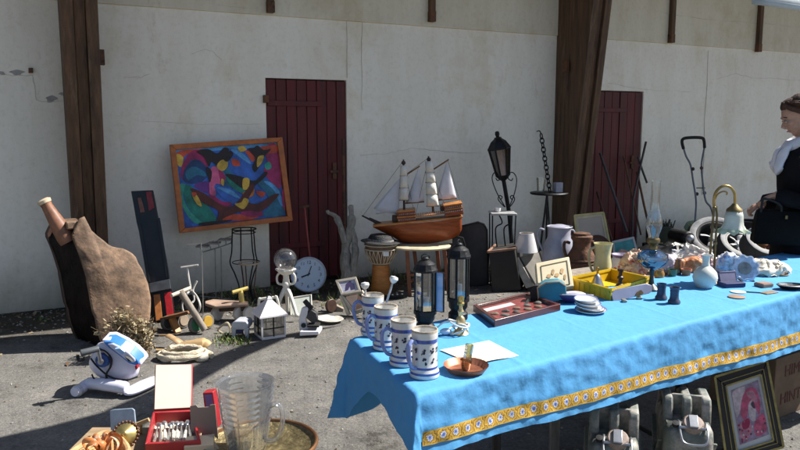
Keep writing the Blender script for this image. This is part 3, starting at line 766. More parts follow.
# --- wooden ride-on toys
def wheel_mb(c, ax, r, w, seg=20):
    b = MB(); ax = V(ax).normalized(); c = V(c)
    b.lathe([(1e-4, -w/2), (r*.9, -w/2), (r, -w*.3), (r, w*.3), (r*.9, w/2), (1e-4, w/2)], c, seg, align(ax), cap=False); return b
def toys():
    a = At(195, 331)
    t = thing('wooden_tricycle', 'old wooden toy tricycle with green and yellow wheel hubs and grey handle post', 'toy tricycle', a.p)
    b = MB(); b.tube([a(180, 291, -.06), a(205, 330, -.08)], [.026, .024], 10); b.build('fork', m_woodgrey, t)
    b = MB(); b.tube([a(171.5, 295.5, -.14), a(190, 288, .02)], .014, 8); b.build('handlebar', mat('pale_handle', (.55, .48, .38), .7), t)
    b = MB(); b.bar(a(164, 318, .05), a(190, 312, -.03), .10, .022); b.build('seat', m_wood, t, bevel=.006)
    b = MB(); b.bar(a(172, 318, .0), a(178, 333, -.05), .05, .03); b.build('side_block', mat('orange_side', (.50, .23, .06), .5), t, bevel=.004)
    ax = V((.75, -.6, 0.15))
    for (x, y, dy, r, hc) in ((196, 332, -.05, .062, (.03, .16, .07)), (207, 328, .05, .06, (.45, .27, .03)), (183, 323, .08, .058, (.35, .27, .2)), (168, 330, .02, .055, (.03, .03, .03))):
        c = a(x, y, dy); c.z = r
        w_ = wheel_mb(c, ax, r, .03).build('wheel', mat('wheel_tyre', (.16, .15, .13), .8), t)
        wheel_mb(c+ax*.008, ax, r*.72, .03).build('hub', mat('hub_paint', hc, .5), w_)
    a = At(228, 320)
    t = thing('ride_on_plank_toy', 'low wooden ride-on toy with round seat board and yellow T handle', 'ride-on toy', a.p)
    b = MB(); b.ext([a(205, 303, -.07), a(215, 306.5, -.11), a(228, 305, -.10), a(249, 303.5, -.06), a(248, 301.5, .05), a(228, 300, .07), a(213, 299, .07), a(205, 301, .0)], V((0, 0, -.022)))
    b.build('board', mat('reddish_board', (.36, .25, .19), .6, var=.2), t, bevel=.006)
    b = MB(); b.ext([a(206, 305, -.03), a(246, 305.5, -.03), a(244, 311, -.03), a(210, 312, -.03)], V((0, .05, 0))); b.build('side_rail', m_wooddark, t, bevel=.003)
    yl = mat('yellow_toy_paint', (.62, .48, .14), .5, var=.15)
    b = MB(); b.tube([a(242, 303, 0), a(240.5, 290, 0)], [.022, .018], 10); b.build('handle_post', yl, t)
    b = MB(); b.tube([a(232.5, 292.5, -.03), a(248, 288, .03)], .015, 8); b.build('handle', yl, t)
    for (x, y) in ((217, 314), (239, 319), (249, 318)):
        c = a(x, y, -.03); c.z = max(.06, c.z); wheel_mb(c, (.85, -.5, .1), .056, .035).build('wheel', mat('white_wheel', (.62, .58, .52), .6), t)
    # small stool shaped like a little animal: white body, blue inside
    a = At(240, 339)
    t = thing('low_footstool', 'small white and blue low footstool with arched legs on the ground', 'footstool', a.p)
    lt = mat('faded_white_blue', (.50, .52, .58), .5, var=.2)
    b = MB(); b.ext([a(231, 324), a(235, 321), a(246, 321), a(249, 325), a(247, 330), (a(232, 330))], V((.01, .12, 0))); b.build('seat', lt, t, bevel=.008)
    for x in (233, 246):
        b = MB(); b.ext([a(x-2.5, 328), a(x+3, 328), a(x+2.2, 339), a(x-.5, 339)], V((0, .03, 0))); b.build('leg', lt, t, bevel=.004)
    b = MB(); b.ext([a(236, 330), a(243, 330), a(243, 334), a(236, 334)], V((0, .02, 0))); b.build('blue_apron', m_navy, t, bevel=.003)
    a = At(222, 333)
    t = thing('broken_twig_frame', 'bent pale cane frame lying in the weeds between the toys', 'cane frame', a.p)
    b = MB(); b.tube(smooth_path([a(218, 329), a(226, 323), a(229, 325), a(231, 332)]), .008, 6); b.tube([a(217, 330), a(224, 334)], .006, 6); b.build('cane', mat('pale_cane', (.50, .42, .28), .7), t)
toys()

# --- white house-shaped lantern
def house_lantern():
    a = At(270, 336)
    t = thing('white_house_lantern', 'white tin candle lantern shaped like a little house with pitched roof', 'lantern', a.p)
    wm = mat('white_tin', (.66, .64, .66), .4, var=.07); s = .085; r45 = RotZ(.5)
    Pq = lambda x, y, z: a.p+r45 @ V((x, y, 0))+V((0, 0, z))
    b = MB(); b.box(Pq(0, 0, .012), (s*2.1, s*2.1, .02), r45); b.build('base', wm, t, bevel=.003)
    h = .145
    for sx in (-1, 1):
        for sy in (-1, 1):
            b = MB(); b.box(Pq(sx*s, sy*s, h/2+.02), (.012, .012, h), r45); b.build('corner_post', wm, t)
    for k, (cx, cy, dx, dy) in enumerate(((0, -s, 2*s, .003), (0, s, 2*s, .003), (-s, 0, .003, 2*s), (s, 0, .003, 2*s))):
        b = MB(); b.box(Pq(cx, cy, h/2+.02), (dx, dy, h), r45)
        o = b.build('pane', glass('frosted_lantern_glass', (.80, .80, .80), .12, .3), t, smooth=False)
        b = MB(); b.box(Pq(cx*1.02, cy*1.02, h/2+.02), (.008, .008, h), r45)
        b.box(Pq(cx*1.02, cy*1.02, h*.55), (dx if dx > .01 else .008, dy if dy > .01 else .008, .007), r45); b.build('glazing_bar', m_blackmetal, o)
    b = MB(); b.lathe([(s*1.75, h+.02), (s*1.72, h+.03), (s*.3, h+.125), (s*.3, h+.135), (.012, h+.15)], a.p, 4, ph=PI/4+.5); b.build('roof', wm, t, ang=20)
    b = MB(); b.tube(arc(a.p+V((0, 0, h+.15)), .018, 0, 2*PI, 12)[:-1], .003, 5, True); b.build('ring', m_blackmetal, t)
    a = At(272, 328)
    t = thing('white_towel_frame', 'bent white metal frame standing directly behind the house lantern', 'metal frame', a.p)
    b = MB(); b.tube(smooth_path([a(259, 322), a(259, 301), a(262, 299), a(274, 297.5), a(277, 299), a(283, 327)]), .011, 8); b.build('hoop', m_offwhite, t)
    b = MB(); b.tube([a(259, 312), a(281, 314)], .007, 6); b.tube([a(265, 300), a(267, 325)], .006, 6); b.build('crossbar', m_offwhite, t)
    a = At(285, 314)
    t = thing('leaning_pale_panel', 'pale greenish framed panel leaning behind the white ornate globe stand', 'panel', a.p)
    b = MB(); b.ext([a(290, 298, .05), a(311, 295, .09), a(312, 316, -.02), (a(291, 320, -.05))], V((.004, .015, 0))); b.build('board', mat('pale_green_board', (.52, .56, .50), .5, var=.08), t, bevel=.003)
    b = MB(); b.tube([a(290, 298, .05), a(311, 295, .09), a(312, 316, -.02), a(291, 320, -.05)], .008, 6, True); b.build('edge', m_offwhite, t)
house_lantern()

# --- glass globe on white ornate stand
def globe():
    a = At(286, 319)
    t = thing('globe_on_ornate_stand', 'clear glass globe resting on a white ornate three legged iron stand', 'globe stand', a.p)
    wm = mat('chipped_white_stand', (.68, .66, .60), .5, var=.08, c2=(.28, .2, .12), thr=.64, s2=26)
    c = a(285.5, 259.5); r = 12*a.k
    b = MB(); b.ball(c, r, 28, 18); b.build('globe', glass('smoky_globe_glass', (.80, .80, .82), .07, .03, top=.5), t)
    b = MB(); b.ball(c, r*.93, 22, 14); b.build('inner_liner', glass('inner_globe_glass', (.86, .85, .85), .04, .12, top=.3, milk=.08), t)
    b = MB(); b.lathe([(.03, -.02), (.055, 0), (.075, .02), (.07, .03), (.05, .02)], c-V((0, 0, r*1.08)), 16, fn=lambda an, i: 1+.12*math.cos(8*an)); b.build('cup', wm, t)
    for sgn in (-1, 1):
        b = MB(); b.tube(smooth_path([a(286, 275), a(286+sgn*6, 273), a(286+sgn*9, 277), a(286+sgn*8, 283), a(286+sgn*3, 284), a(286+sgn*2, 279)]), .009, 7); b.build('scroll', wm, t)
    b = MB(); b.tube([a(286, 272), a(286, 293)], [.024, .02], 10); b.ball(a(286, 284), .032); b.build('stem', wm, t)
    for x, y, dy in ((275, 320, -.06), (297, 317, -.08), (288, 312, .16)):
        b = MB(); b.tube(smooth_path([a(286, 286), a(286+(x-286)*.45, 297, dy*.4), a(286+(x-286)*.8, 309, dy*.8), a(x, y, dy)]), [.018]*6+[.015]*6+[.013]*7, 8)
        b.ball(a(x, y-2, dy), .018, 8, 6); b.build('leg', wm, t)
globe()
# --- wall clock standing on ground
def clock():
    c = WP(306, 275, .42); a = At(306, 293)
    c = a(308.5, 274.5); r = 18.2*a.k
    n = V((.10, -.93, .36)).normalized()
    if abs(n.x) < 2: pass
    t = thing('round_wall_clock', 'round white wall clock leaning against the foot of the red door', 'clock', c-V((0, 0, r)))
    M = align(n); x = V((1, 0, 0)); x = (x-n*x.dot(n)).normalized(); y = n.cross(x)
    F = Matrix((x, y, n)).transposed()
    b = MB(); b.lathe([(r*.8, -.025), (r, -.02), (r, .008), (r*.96, .016), (r*.9, .012), (r*.89, .002)], c, 40, F, cap=True); b.build('rim', mat('pale_clock_rim', (.50, .55, .62), .35), t)
    b = MB(); b.lathe([(1e-4, .004), (r*.9, .004), (r*.9, .0035)], c, 40, F, cap=False); f = b.build('dial', mat('clock_dial', (.62, .70, .80), .4, var=.03), t)
    b = MB(); T4 = Matrix.Translation(c+n*.006) @ F.to_4x4()
    for i in range(1, 13):
        an = PI/2-i*PI/6
        text_mb(b, str(i), r*.26, T4 @ Matrix.Translation(V((math.cos(an)*r*.68, math.sin(an)*r*.68, 0))))
    b.build('numerals', m_navy, f, smooth=False)
    for an, ln, w_ in ((rad(205), .42, .007), (rad(200), .42, .004), (rad(72), .5, .005)):
        b = MB(); d = x*math.cos(an)+y*math.sin(an); b.bar(c+n*.011-d*r*.1, c+n*.011+d*r*ln, w_*1.4, .001, up=n); b.build('hand', m_blackmetal, f)
clock()
# --- broom, dark pole, driftwood on the red door
def poles():
    a = At(312, 293)
    t = thing('red_handled_broom', 'long thin red handled brush leaning upright against the red door', 'broom', a(315, 294))
    b = MB(); b.tube([a(304.5, 207, .30), a(309, 250, .12), a(314.5, 291, 0)], .0085, 8); b.build('handle', mat('red_broom_handle', (.30, .045, .03), .5, var=.3, scale=4), t)
    b = MB(); b.bar(a(299, 207.5, .30), a(309, 206, .30), .022, .022); b.build('cross_grip', m_rust, t, bevel=.003)
    b = MB(); b.bar(a(311, 292, 0), a(318.5, 291, 0), .03, .03); b.build('brush_head', m_offwhite, t, bevel=.004)
    p = WP(344, 283, .10)
    t = thing('dark_iron_pole', 'dark thin iron pole standing upright at the edge of the red door', 'pole', p)
    b = MB(); b.tube([D(345.5, 286, p.y), D(344, 200, p.y+.02), D(343, 139, p.y+.05)], [.016, .015, .012], 8); b.build('rod', m_rust, t)
    a = At(341, 297)
    t = thing('driftwood_branch', 'twisted pale grey driftwood branch stood up beside the drum', 'driftwood', a.p)
    b = MB()
    b.tube(smooth_path([a(343, 298), a(347, 275), a(345, 252, .1), a(350, 232, .15), a(352, 215, .2), a(351, 205, .22)]), [.055]*6+[.05]*6+[.04]*6+[.035]*6+[.022]*6+[.008], 9)
    b.tube(smooth_path([a(346, 243, .1), a(340, 226, .15), a(336, 217, .18), a(329, 213, .18), a(327.5, 210, .18)]), [.03]*6+[.026]*6+[.02]*6+[.016]*6+[.006], 8)
    b.tube(smooth_path([a(349, 297), a(354, 270), a(355, 245, .1), a(353, 228, .15)]), [.04]*6+[.03]*6+[.022]*6+[.01], 8)
    for i, p_ in enumerate(b.v): b.v[i] = p_+noise.noise_vector(p_*11)*.014
    b.build('trunk', mat('grey_driftwood', (.26, .235, .20), .9, var=.3, scale=14, stretch=(3, 3, .6), bump=.8, bscale=30), t)
poles()
# --- microscope and dish
def microscope():
    a = At(308, 336)
    t = thing('white_microscope', 'small white microscope with black eyepiece tube standing on the asphalt', 'microscope', a.p)
    wp = mat('white_instrument_plastic', (.70, .69, .72), .35, var=.03)
    b = MB(); b.ext([a(299.5, 336, -.06), a(319, 335, -.04), a(319, 331, -.04), a(299.5, 331.5, -.06)], V((.01, .13, 0))); b.build('base', wp, t, bevel=.006)
    b = MB(); b.ext([a(299.5, 331), a(298.5, 321), a(301, 309), a(307, 306.5), a(311, 311), a(306, 319), a(308, 331)], V((0, .055, 0))); b.build('arm', wp, t, bevel=.008)
    b = MB(); b.tube([a(303.5, 325.5, -.012), a(303.5, 325.5, .0)], .018, 14); b.build('focus_knob', m_rubber, t)
    b = MB(); b.tube([a(311.5, 309, .02), a(304.5, 300.5, .02)], [.022, .018], 12); b.build('eyepiece', m_rubber, t)
    b = MB(); b.ext([a(308, 308), a(316, 313), a(318, 320), a(312, 323), a(306, 318)], V((0, .05, 0))); b.tube([a(313, 318, .02), a(314, 327, .02)], [.017, .012], 10); b.build('nosepiece', mat('charcoal_plastic', (.05, .05, .055), .5), t, bevel=.005)
    b = MB(); b.ext([a(307, 327.5, -.03), a(319, 327.5, -.03), a(319, 325.5, -.03), a(307, 325.5, -.03)], V((0, .09, 0))); b.build('stage', m_rubber, t, bevel=.002)
    a = At(330, 322)
    t = thing('oval_white_dish', 'flat oval white dish lying on the ground beside the white microscope', 'dish', a.p)
    b = MB(); b.lathe([(.02, .006), (.06, .006), (.085, .022), (.098, .028), (.10, .026), (.085, .014), (.05, .0), (.02, 0)], a.p+V((0, 0, .004)), 28, RotY(.05), sx=1.05, sy=1.0); b.build('plate', m_offwhite, t)
microscope()
# --- carved things in front of the toys
def carved():
    a = At(186, 352)
    t = thing('tan_wooden_scoop', 'long tan carved wooden scoop lying on top of a rope coil', 'wooden scoop', a.p)
    b = MB(); b.tube(smooth_path([a(156, 350, .0), a(165, 350, 0), a(172, 349, 0), a(182, 346.5), a(196, 344), a(205, 343), (a(209, 346))]), [.012]*6+[.016]*6+[.026]*6+[.042]*6+[.045]*6+[.035]*6+[.012], 12, flat=.75); b.build('bowl', m_woodtan, t)
    a = At(188, 359)
    t = thing('rope_coil', 'pale braided rope coiled on the ground under the wooden scoop', 'rope', a.p)
    b = MB(); pts = []
    for i in range(56):
        an = i*2*PI/22; rr = .145-.0012*i
        pts.append(a(184, 356)+V((math.cos(an)*rr*1.25, math.sin(an)*rr*.75, .0+.0009*i)))
    b.tube(pts, .017, 8)
    for i, p_ in enumerate(b.v): b.v[i] = p_+V((0, 0, .004*math.sin(i*1.9)))
    b.build('coil', m_rope, t)
    for k, (x, y, r, l) in enumerate(((167, 359.5, .035, 'bleached flattish stone at the rope coil end by the dried plants'), (202, 359, .038, 'rounder pale stone at the rope coil end by the weeds'))):
        a = At(x, y+2); t = thing('pale_stone', l, 'stone', a.p, 'bleached stones by the rope')
        b = MB(); b.ball(a.p+V((0, 0, r*.6)), (r*1.25, r, r*.7), 14, 9)
        for i, p_ in enumerate(b.v): b.v[i] = p_+noise.noise_vector(p_*22)*.006
        b.build('stone', mat('bleached_stone', (.60, .54, .44), .8, bump=.3), t)
    a = At(166, 347)
    t = thing('curved_wooden_horn', 'curved brown wooden blade propped up between scoop and dried plants', 'wooden blade', a.p)
    b = MB(); b.tube(smooth_path([a(160, 335, .05), a(168, 335.5, 0), a(176, 340, -.02), a(182, 344, -.02)]), [.012]*6+[.026]*6+[.03]*6+[.014], 10, flat=.45); b.build('blade', mat('brown_horn', (.34, .22, .11), .5, var=.25), t)
    a = At(262, 331)
carved()
# --- slanted wooden photo box on the ground
def photo_box():
    a = At(356, 316)
    t = thing('tilted_photo_frame', 'grey wooden frame box with a small portrait print tipped on its side', 'picture frame', a.p)
    gw = mat('grey_frame_wood', (.36, .33, .28), .7, var=.2, scale=12)
    n = V((-.15, -.75, .62)).normalized(); c0 = a(347, 285, .0)
    q = lambda x, y, o=0: PLN(x, y, c0+n*o, n)
    O = [(335, 280), (356, 276.5), (361, 291.5), (341, 295)]; I = [(338.5, 282), (354.5, 279.3), (358, 289.8), (343, 292.5)]
    for i in range(4):
        j = (i+1) % 4; b = MB(); b.ext([q(*O[i]), q(*O[j]), q(*I[j]), q(*I[i])], -n*.03); b.build('frame_bar', gw, t, bevel=.003)
    b = MB(); b.ext([q(*p, -.008) for p in I], -n*.008); p_ = b.build('print', mat('grey_violet_print', (.42, .42, .52), .5, var=.25, scale=20), t, smooth=False)
    b = MB(); b.ext([q(x, y, -.0075) for x, y in ((346, 284), (350, 281), (354, 284), (355, 289), (351, 290), (350, 286), (348, 290), (345, 291))], n*.0008); b.build('print_figure', mat('dark_violet_print', (.05, .04, .10), .5), p_, smooth=False)
    for p0, p1 in (((341, 295), (354, 312)), ((361, 291), (371, 306)), ((341, 296), (349, 315)), ((354, 313), (372, 307))):
        b = MB(); b.bar(a(*p0, -.03), a(*p1, -.07), .022, .03); b.build('side_board', gw, t, bevel=.003)
    b = MB(); b.ext([a(344, 297, .0), a(358, 294, .05), a(368, 305, .0), (a(355, 312, -.05))], V((0, .02, -.01))); b.build('back_panel', m_wooddark, t)
    a = At(337, 311)
    t = thing('small_wooden_cart', 'small dark broken wooden cart between oval dish and tilted photo frame', 'wooden cart', a.p)
    b = MB(); b.bar(a(326, 303, 0), a(343, 311, 0), .05, .05); b.bar(a(329, 309, .05), a(340, 300, .1), .03, .03); b.build('frame', m_woodgrey, t, bevel=.004)
    c = a(331, 306, -.06); c.z = .06; wheel_mb(c, (.7, -.7, .1), .055, .025).build('wheel', m_wooddark, t)
photo_box()
# --- djembe drum with black hat
def djembe():
    a = At(381, 294)
    t = thing('djembe_drum', 'djembe hand drum with roped white bowl and orange wooden foot', 'drum', a.p)
    k = a.k
    H_ = a(381, 243).z; z1 = a(381, 264).z
    b = MB(); b.lathe([(10.5*k, 0), (11*k, .015), (9.5*k, z1*.5), (8.5*k, z1), (8.3*k, z1+.02)], a.p, 26); b.build('foot', mat('orange_drum_wood', (.46, .17, .035), .4, var=.3, scale=8, stretch=(1, 1, 3)), t)
    pr = [(8.6*k, z1), (12.5*k, z1+.04), (15.5*k, z1+(H_-z1)*.5), (16*k, H_-.02), (15.6*k, H_)]
    b = MB(); b.lathe(pr, a.p, 28); b.build('bowl', mat('carved_bowl', (.16, .085, .045), .6, var=.4, scale=16), t)
    b = MB()
    for zz, rr in ((H_-.012, 16.6*k), (H_-.05, 16.3*k), (z1+.015, 10.2*k)):
        b.tube([a.p+V((math.cos(i*PI/14)*rr, math.sin(i*PI/14)*rr, zz)) for i in range(28)], .006, 6, True)
    N_ = 22
    for i in range(N_):
        an = 2*PI*i/N_; an2 = 2*PI*(i+.5)/N_; an3 = 2*PI*(i+1)/N_
        f = lambda an_, r, z: a.p+V((math.cos(an_)*r, math.sin(an_)*r, z))
        zm = z1+(H_-z1)*.5
        b.tube([f(an, 16.6*k, H_-.05), f((an+an2)/2, 16.1*k, zm), f(an2, 10.4*k, z1+.015)], .0035, 5)
        b.tube([f(an2, 10.4*k, z1+.015), f((an2+an3)/2, 16.1*k, zm), f(an3, 16.6*k, H_-.05)], .0035, 5)
    b.build('ropes', m_rope, t)
    b = MB(); b.lathe([(1e-4, H_+.004), (15.4*k, H_+.003), (15.6*k, H_)], a.p, 28, cap=False); b.build('skin', mat('goat_skin', (.6, .52, .4), .7), t)
    b = MB(); p = a(386, 254, -16.2*k); b.box(p, (.05, .004, .04)); b.build('paper_tag', mat('white_tag', (.75, .75, .75), .8), t)
    t = thing('black_straw_hat', 'black woven wide brimmed hat resting on top of the drum', 'hat', a.p+V((0, 0, H_)))
    hm = mat('black_straw', (.02, .02, .022), .6, var=.5, scale=90, bump=.7, bscale=120); M = RotY(.05)
    c = a.p+V((0, 0, H_+.012))
    b = MB(); b.lathe([(12*k, .012), (17*k, .012), (20.5*k, .003), (20.6*k, .0), (20*k, -.002), (12*k, .004)], c, 36, M, cap=False, fn=lambda an, i: 1+.03*math.sin(3*an)); b.build('brim', hm, t)
    b = MB(); b.lathe([(13.4*k, .010), (12.8*k, .035), (11*k, .060), (6*k, .07), (1e-4, .066)], c, 30, M); b.build('crown', hm, t)
    b = MB(); b.lathe([(13.7*k, .012), (13.3*k, .028), (13.1*k, .028), (13.4*k, .012)], c, 30, M, cap=False); b.build('band', mat('grey_braid', (.2, .2, .19), .8, var=.5, scale=60), t)
    a = At(372, 304)
    t = thing('black_fence_rail', 'long black iron rail with pale studs lying in front of drum', 'iron rail', a.p)
    b = MB(); b.bar(a(335, 303, .1), a(403, 298, .22), .05, .07); b.build('rail', m_blackmetal, t, bevel=.004)
    b = MB()
    for i in range(15):
        f = i/14; b.ball(a(336+66*f, 299.5-5.2*f, .09+.12*f), .010, 8, 5)
    b.build('studs', m_offwhite, t)
djembe()
# ================================================================== SHIP, LAMPS, CANS
def ship():
    a = At(425, 294)
    t = thing('wooden_stand', 'reddish wooden four legged stand with pale round edge carrying the model ship', 'stand', a.p)
    zt = a(420, 247).z
    c = a(421, 246, .05)
    b = MB(); b.lathe([(.20, -.012), (.26, -.01), (.265, .004), (.25, .012), (1e-4, .012)], c, 36, sx=1.02, sy=.85); b.build('top', mat('pale_stand_edge', (.50, .44, .30), .6), t)
    rw = mat('red_brown_leg', (.20, .065, .03), .5, var=.3)
    for x0, y0, x1, y1, dy in ((407, 249, 410, 299, -.08), (444, 247, 449, 296, -.02), (414, 249, 420, 293, .22), (437, 248, 441, 292, .24)):
        b = MB(); b.bar(a(x0, y0, dy), a(x1, y1, dy), .035, .035); b.build('leg', rw, t, bevel=.004)
    for p0, p1 in (((409, 275, -.08), (447, 273, -.02)), ((417, 270, .22), (439, 269, .24)), ((409, 282, -.08), (418, 278, .22)), ((447, 280, -.02), (439, 277, .24))):
        b = MB(); b.bar(a(*p0), a(*p1), .022, .022); b.build('stretcher', rw, t, bevel=.003)
    a = At(421, 292)
    base = a(421, 243); base.z = c.z+.013
    t = thing('model_sailing_ship', 'model sailing ship with varnished wooden hull and pale cloth sails', 'model ship', base)
    z = lambda x, y: (360+x/4.28, 145+y/4.28)
    h = .10
    dk = lambda x, y, dy=0.: a(*z(x, y), dy+.05)
    # hull as stations along its length: (x, keel y, rail y, half beam)
    st = [(55, 352, 345, .012), (95, 372, 343, .045), (140, 392, 341, .075), (178, 418, 338, .092), (250, 426, 333, .10), (330, 418, 326, .10), (385, 405, 318, .095), (425, 385, 312, .085), (436, 360, 310, .07)]
    rings = []
    for x, yk, yr, hb in st:
        ring = []
        for f, w_ in ((0, 1), (.3, .98), (.6, .8), (.85, .5), (1, .12)):
            ring.append(dk(x, yr+(yk-yr)*f, -hb*w_))
        for f, w_ in ((1, .12), (.85, .5), (.6, .8), (.3, .98), (0, 1)):
            ring.append(dk(x, yr+(yk-yr)*f, hb*w_))
        rings.append(ring)
    b = MB(); b.loft(rings); b.build('hull', m_woodred, t, ang=50)
    b = MB(); b.ext([dk(178, 426, -.012), dk(395, 402, -.012), dk(395, 420, -.012), dk(178, 436, -.012)], V((0, .024, 0))); b.build('keel', mat('pale_keel', (.5, .43, .3), .5), t)
    def side(name, pts, m, off=-.103, th=.206):
        b = MB(); b.ext([dk(x, y, off) for x, y in pts], V((0, th, 0))); return b.build(name, m, t, bevel=.002)
    lw = mat('light_ship_trim', (.50, .20, .05), .4, var=.2); sil = mat('silver_stud_trim', (.45, .38, .38), .4, .3, var=.3, scale=60)
    side('forecastle', [(158, 286), (236, 279), (240, 330), (162, 338)], m_woodred, -.088, .176)
    side('sterncastle', [(360, 262), (436, 250), (444, 296), (366, 308)], m_woodred, -.10, .2)
    for pts in ([(55, 344), (440, 305), (440, 312), (55, 352)], [(158, 308), (240, 302), (240, 306), (158, 313)], [(240, 305), (360, 291), (360, 296), (240, 311)], [(362, 276), (440, 265), (440, 270), (362, 281)], [(158, 284), (238, 277), (238, 282), (158, 289)], [(358, 259), (438, 247), (438, 253), (358, 265)]):
        side('rail', pts, lw, -.109, .218)
    b = MB()
    for i in range(9):
        b.ball(dk(170+i*8, 298-i*.7, -.093), .007, 6, 4); b.ball(dk(168+i*8.4, 322-i*.8, -.093), .007, 6, 4)
    b.build('forecastle_studs', sil, t); b = MB()
    for i in range(9):
        b.ball(dk(368+i*8.2, 288-i*1.2, -.104), .007, 6, 4)
    b.build('stud_row', sil, t); b = MB()
    for i in range(9): b.ball(dk(368+i*8.2, 270-i*1.2, -.104), .006, 6, 4)
    b.build('stud_row', sil, t); b = MB()
    for i in range(12): b.box(dk(245+i*9.6, 300-i*1.05, -.107), (.006, .004, .028))
    b.build('deck_balusters', sil, t)
    for x0, y0, x1, y1 in ((135, 300, 165, 325), (340, 255, 372, 280)):
        b = MB(); b.box((dk(x0, y0)+dk(x1, y1))/2, (.055, .12, .05)); b.build('deck_cabin', m_wooddark, t, bevel=.004)
    b = MB(); b.tube([dk(105, 350), dk(8, 302)], [.014, .007], 8); b.tube([dk(90, 335), dk(40, 312)], [.009, .006], 8); b.build('bowsprit', m_wooddark, t)
    cloth_s = mat('grey_sail_cloth', (.70, .67, .61), .9, var=.12, scale=20, bump=.3)
    cloth_w = mat('pale_lilac_sail', (.80, .80, .86), .9, var=.06, transl=.3)
    for (mx, top, bot, tiers) in ((186, 62, 330, ((88, 132, 15), (132, 184, 17), (184, 236, 18))), (299, 48, 300, ((70, 118, 18), (118, 160, 21), (160, 212, 23), (212, 262, 26)))):
        dx = (315-293)/(300-48) if mx > 250 else (190-186)/270
        X = lambda y: mx+(y-top)*dx if mx < 250 else 293+(y-48)*dx
        b = MB(); b.tube([dk(X(bot), bot), dk(X(top), top)], [.012, .007], 8); b.ball(dk(X(top+14), top+14), .020, 8, 6); m_ = b.build('mast', m_wooddark, t)
        for y0, y1, hw in tiers:
            rr = []
            for i in range(9):
                f = i/8; y = y0+(y1-y0)*f; bul = math.sin(PI*f)*.02
                w_ = hw*(.86+.14*f)
                rr.append([dk(X(y)+w_*s_, y, -.03-bul*1.2-.02*(1-s_*s_)) for s_ in (-1, -.6, -.2, .2, .6, 1)])
            b = MB(); b.loft(rr, closed=False); b.build('square_sail', cloth_s, t, solid=.003)
            b = MB(); b.tube([dk(X(y1)-hw-2, y1, -.03), dk(X(y1)+hw+2, y1-1, -.03)], .005, 6); b.build('yard', m_wooddark, m_)
    for p0, p1 in (((190, 133), (256, 90)), ((303, 112), (380, 62)), ((190, 250), (275, 243)), ((320, 237), (415, 228))):
        b = MB(); b.tube([dk(*p0), dk(*p1)], .0075, 6); b.build('spar', m_wood, t)
    def tri(pts, bul=.03):
        A, B_, C = [dk(x, y, d) for x, y, d in pts]
        n_ = 8; rr = []
        for i in range(n_+1):
            f = i/n_; p = A+(B_-A)*f; q_ = A+(C-A)*f
            rr.append([p+(q_-p)*(k/6)+V((0, -bul*f*math.sin(PI*k/6), 0)) for k in range(7)])
        b = MB(); b.loft(rr, closed=False); b.build('fore_and_aft_sail', cloth_w, t, solid=.002)
    tri([(172, 140, .01), (58, 272, .03), (166, 300, .01)]); tri([(250, 96, .02), (196, 246, .02), (276, 242, .02)]); tri([(372, 68, .02), (322, 236, .02), (414, 226, .02)])
    tri([(166, 280, .01), (62, 280, .03), (70, 296, .03)], .01)
    b = MB()
    for p0, p1 in (((186, 66), (12, 304)), ((293, 55), (190, 130)), ((293, 55), (240, 290)), ((376, 66), (432, 255)), ((186, 90), (232, 285)), ((295, 80), (365, 262))):
        b.tube([dk(*p0), dk(*p1)], .0015, 4)
    b.build('rigging', m_wooddark, t)
ship()

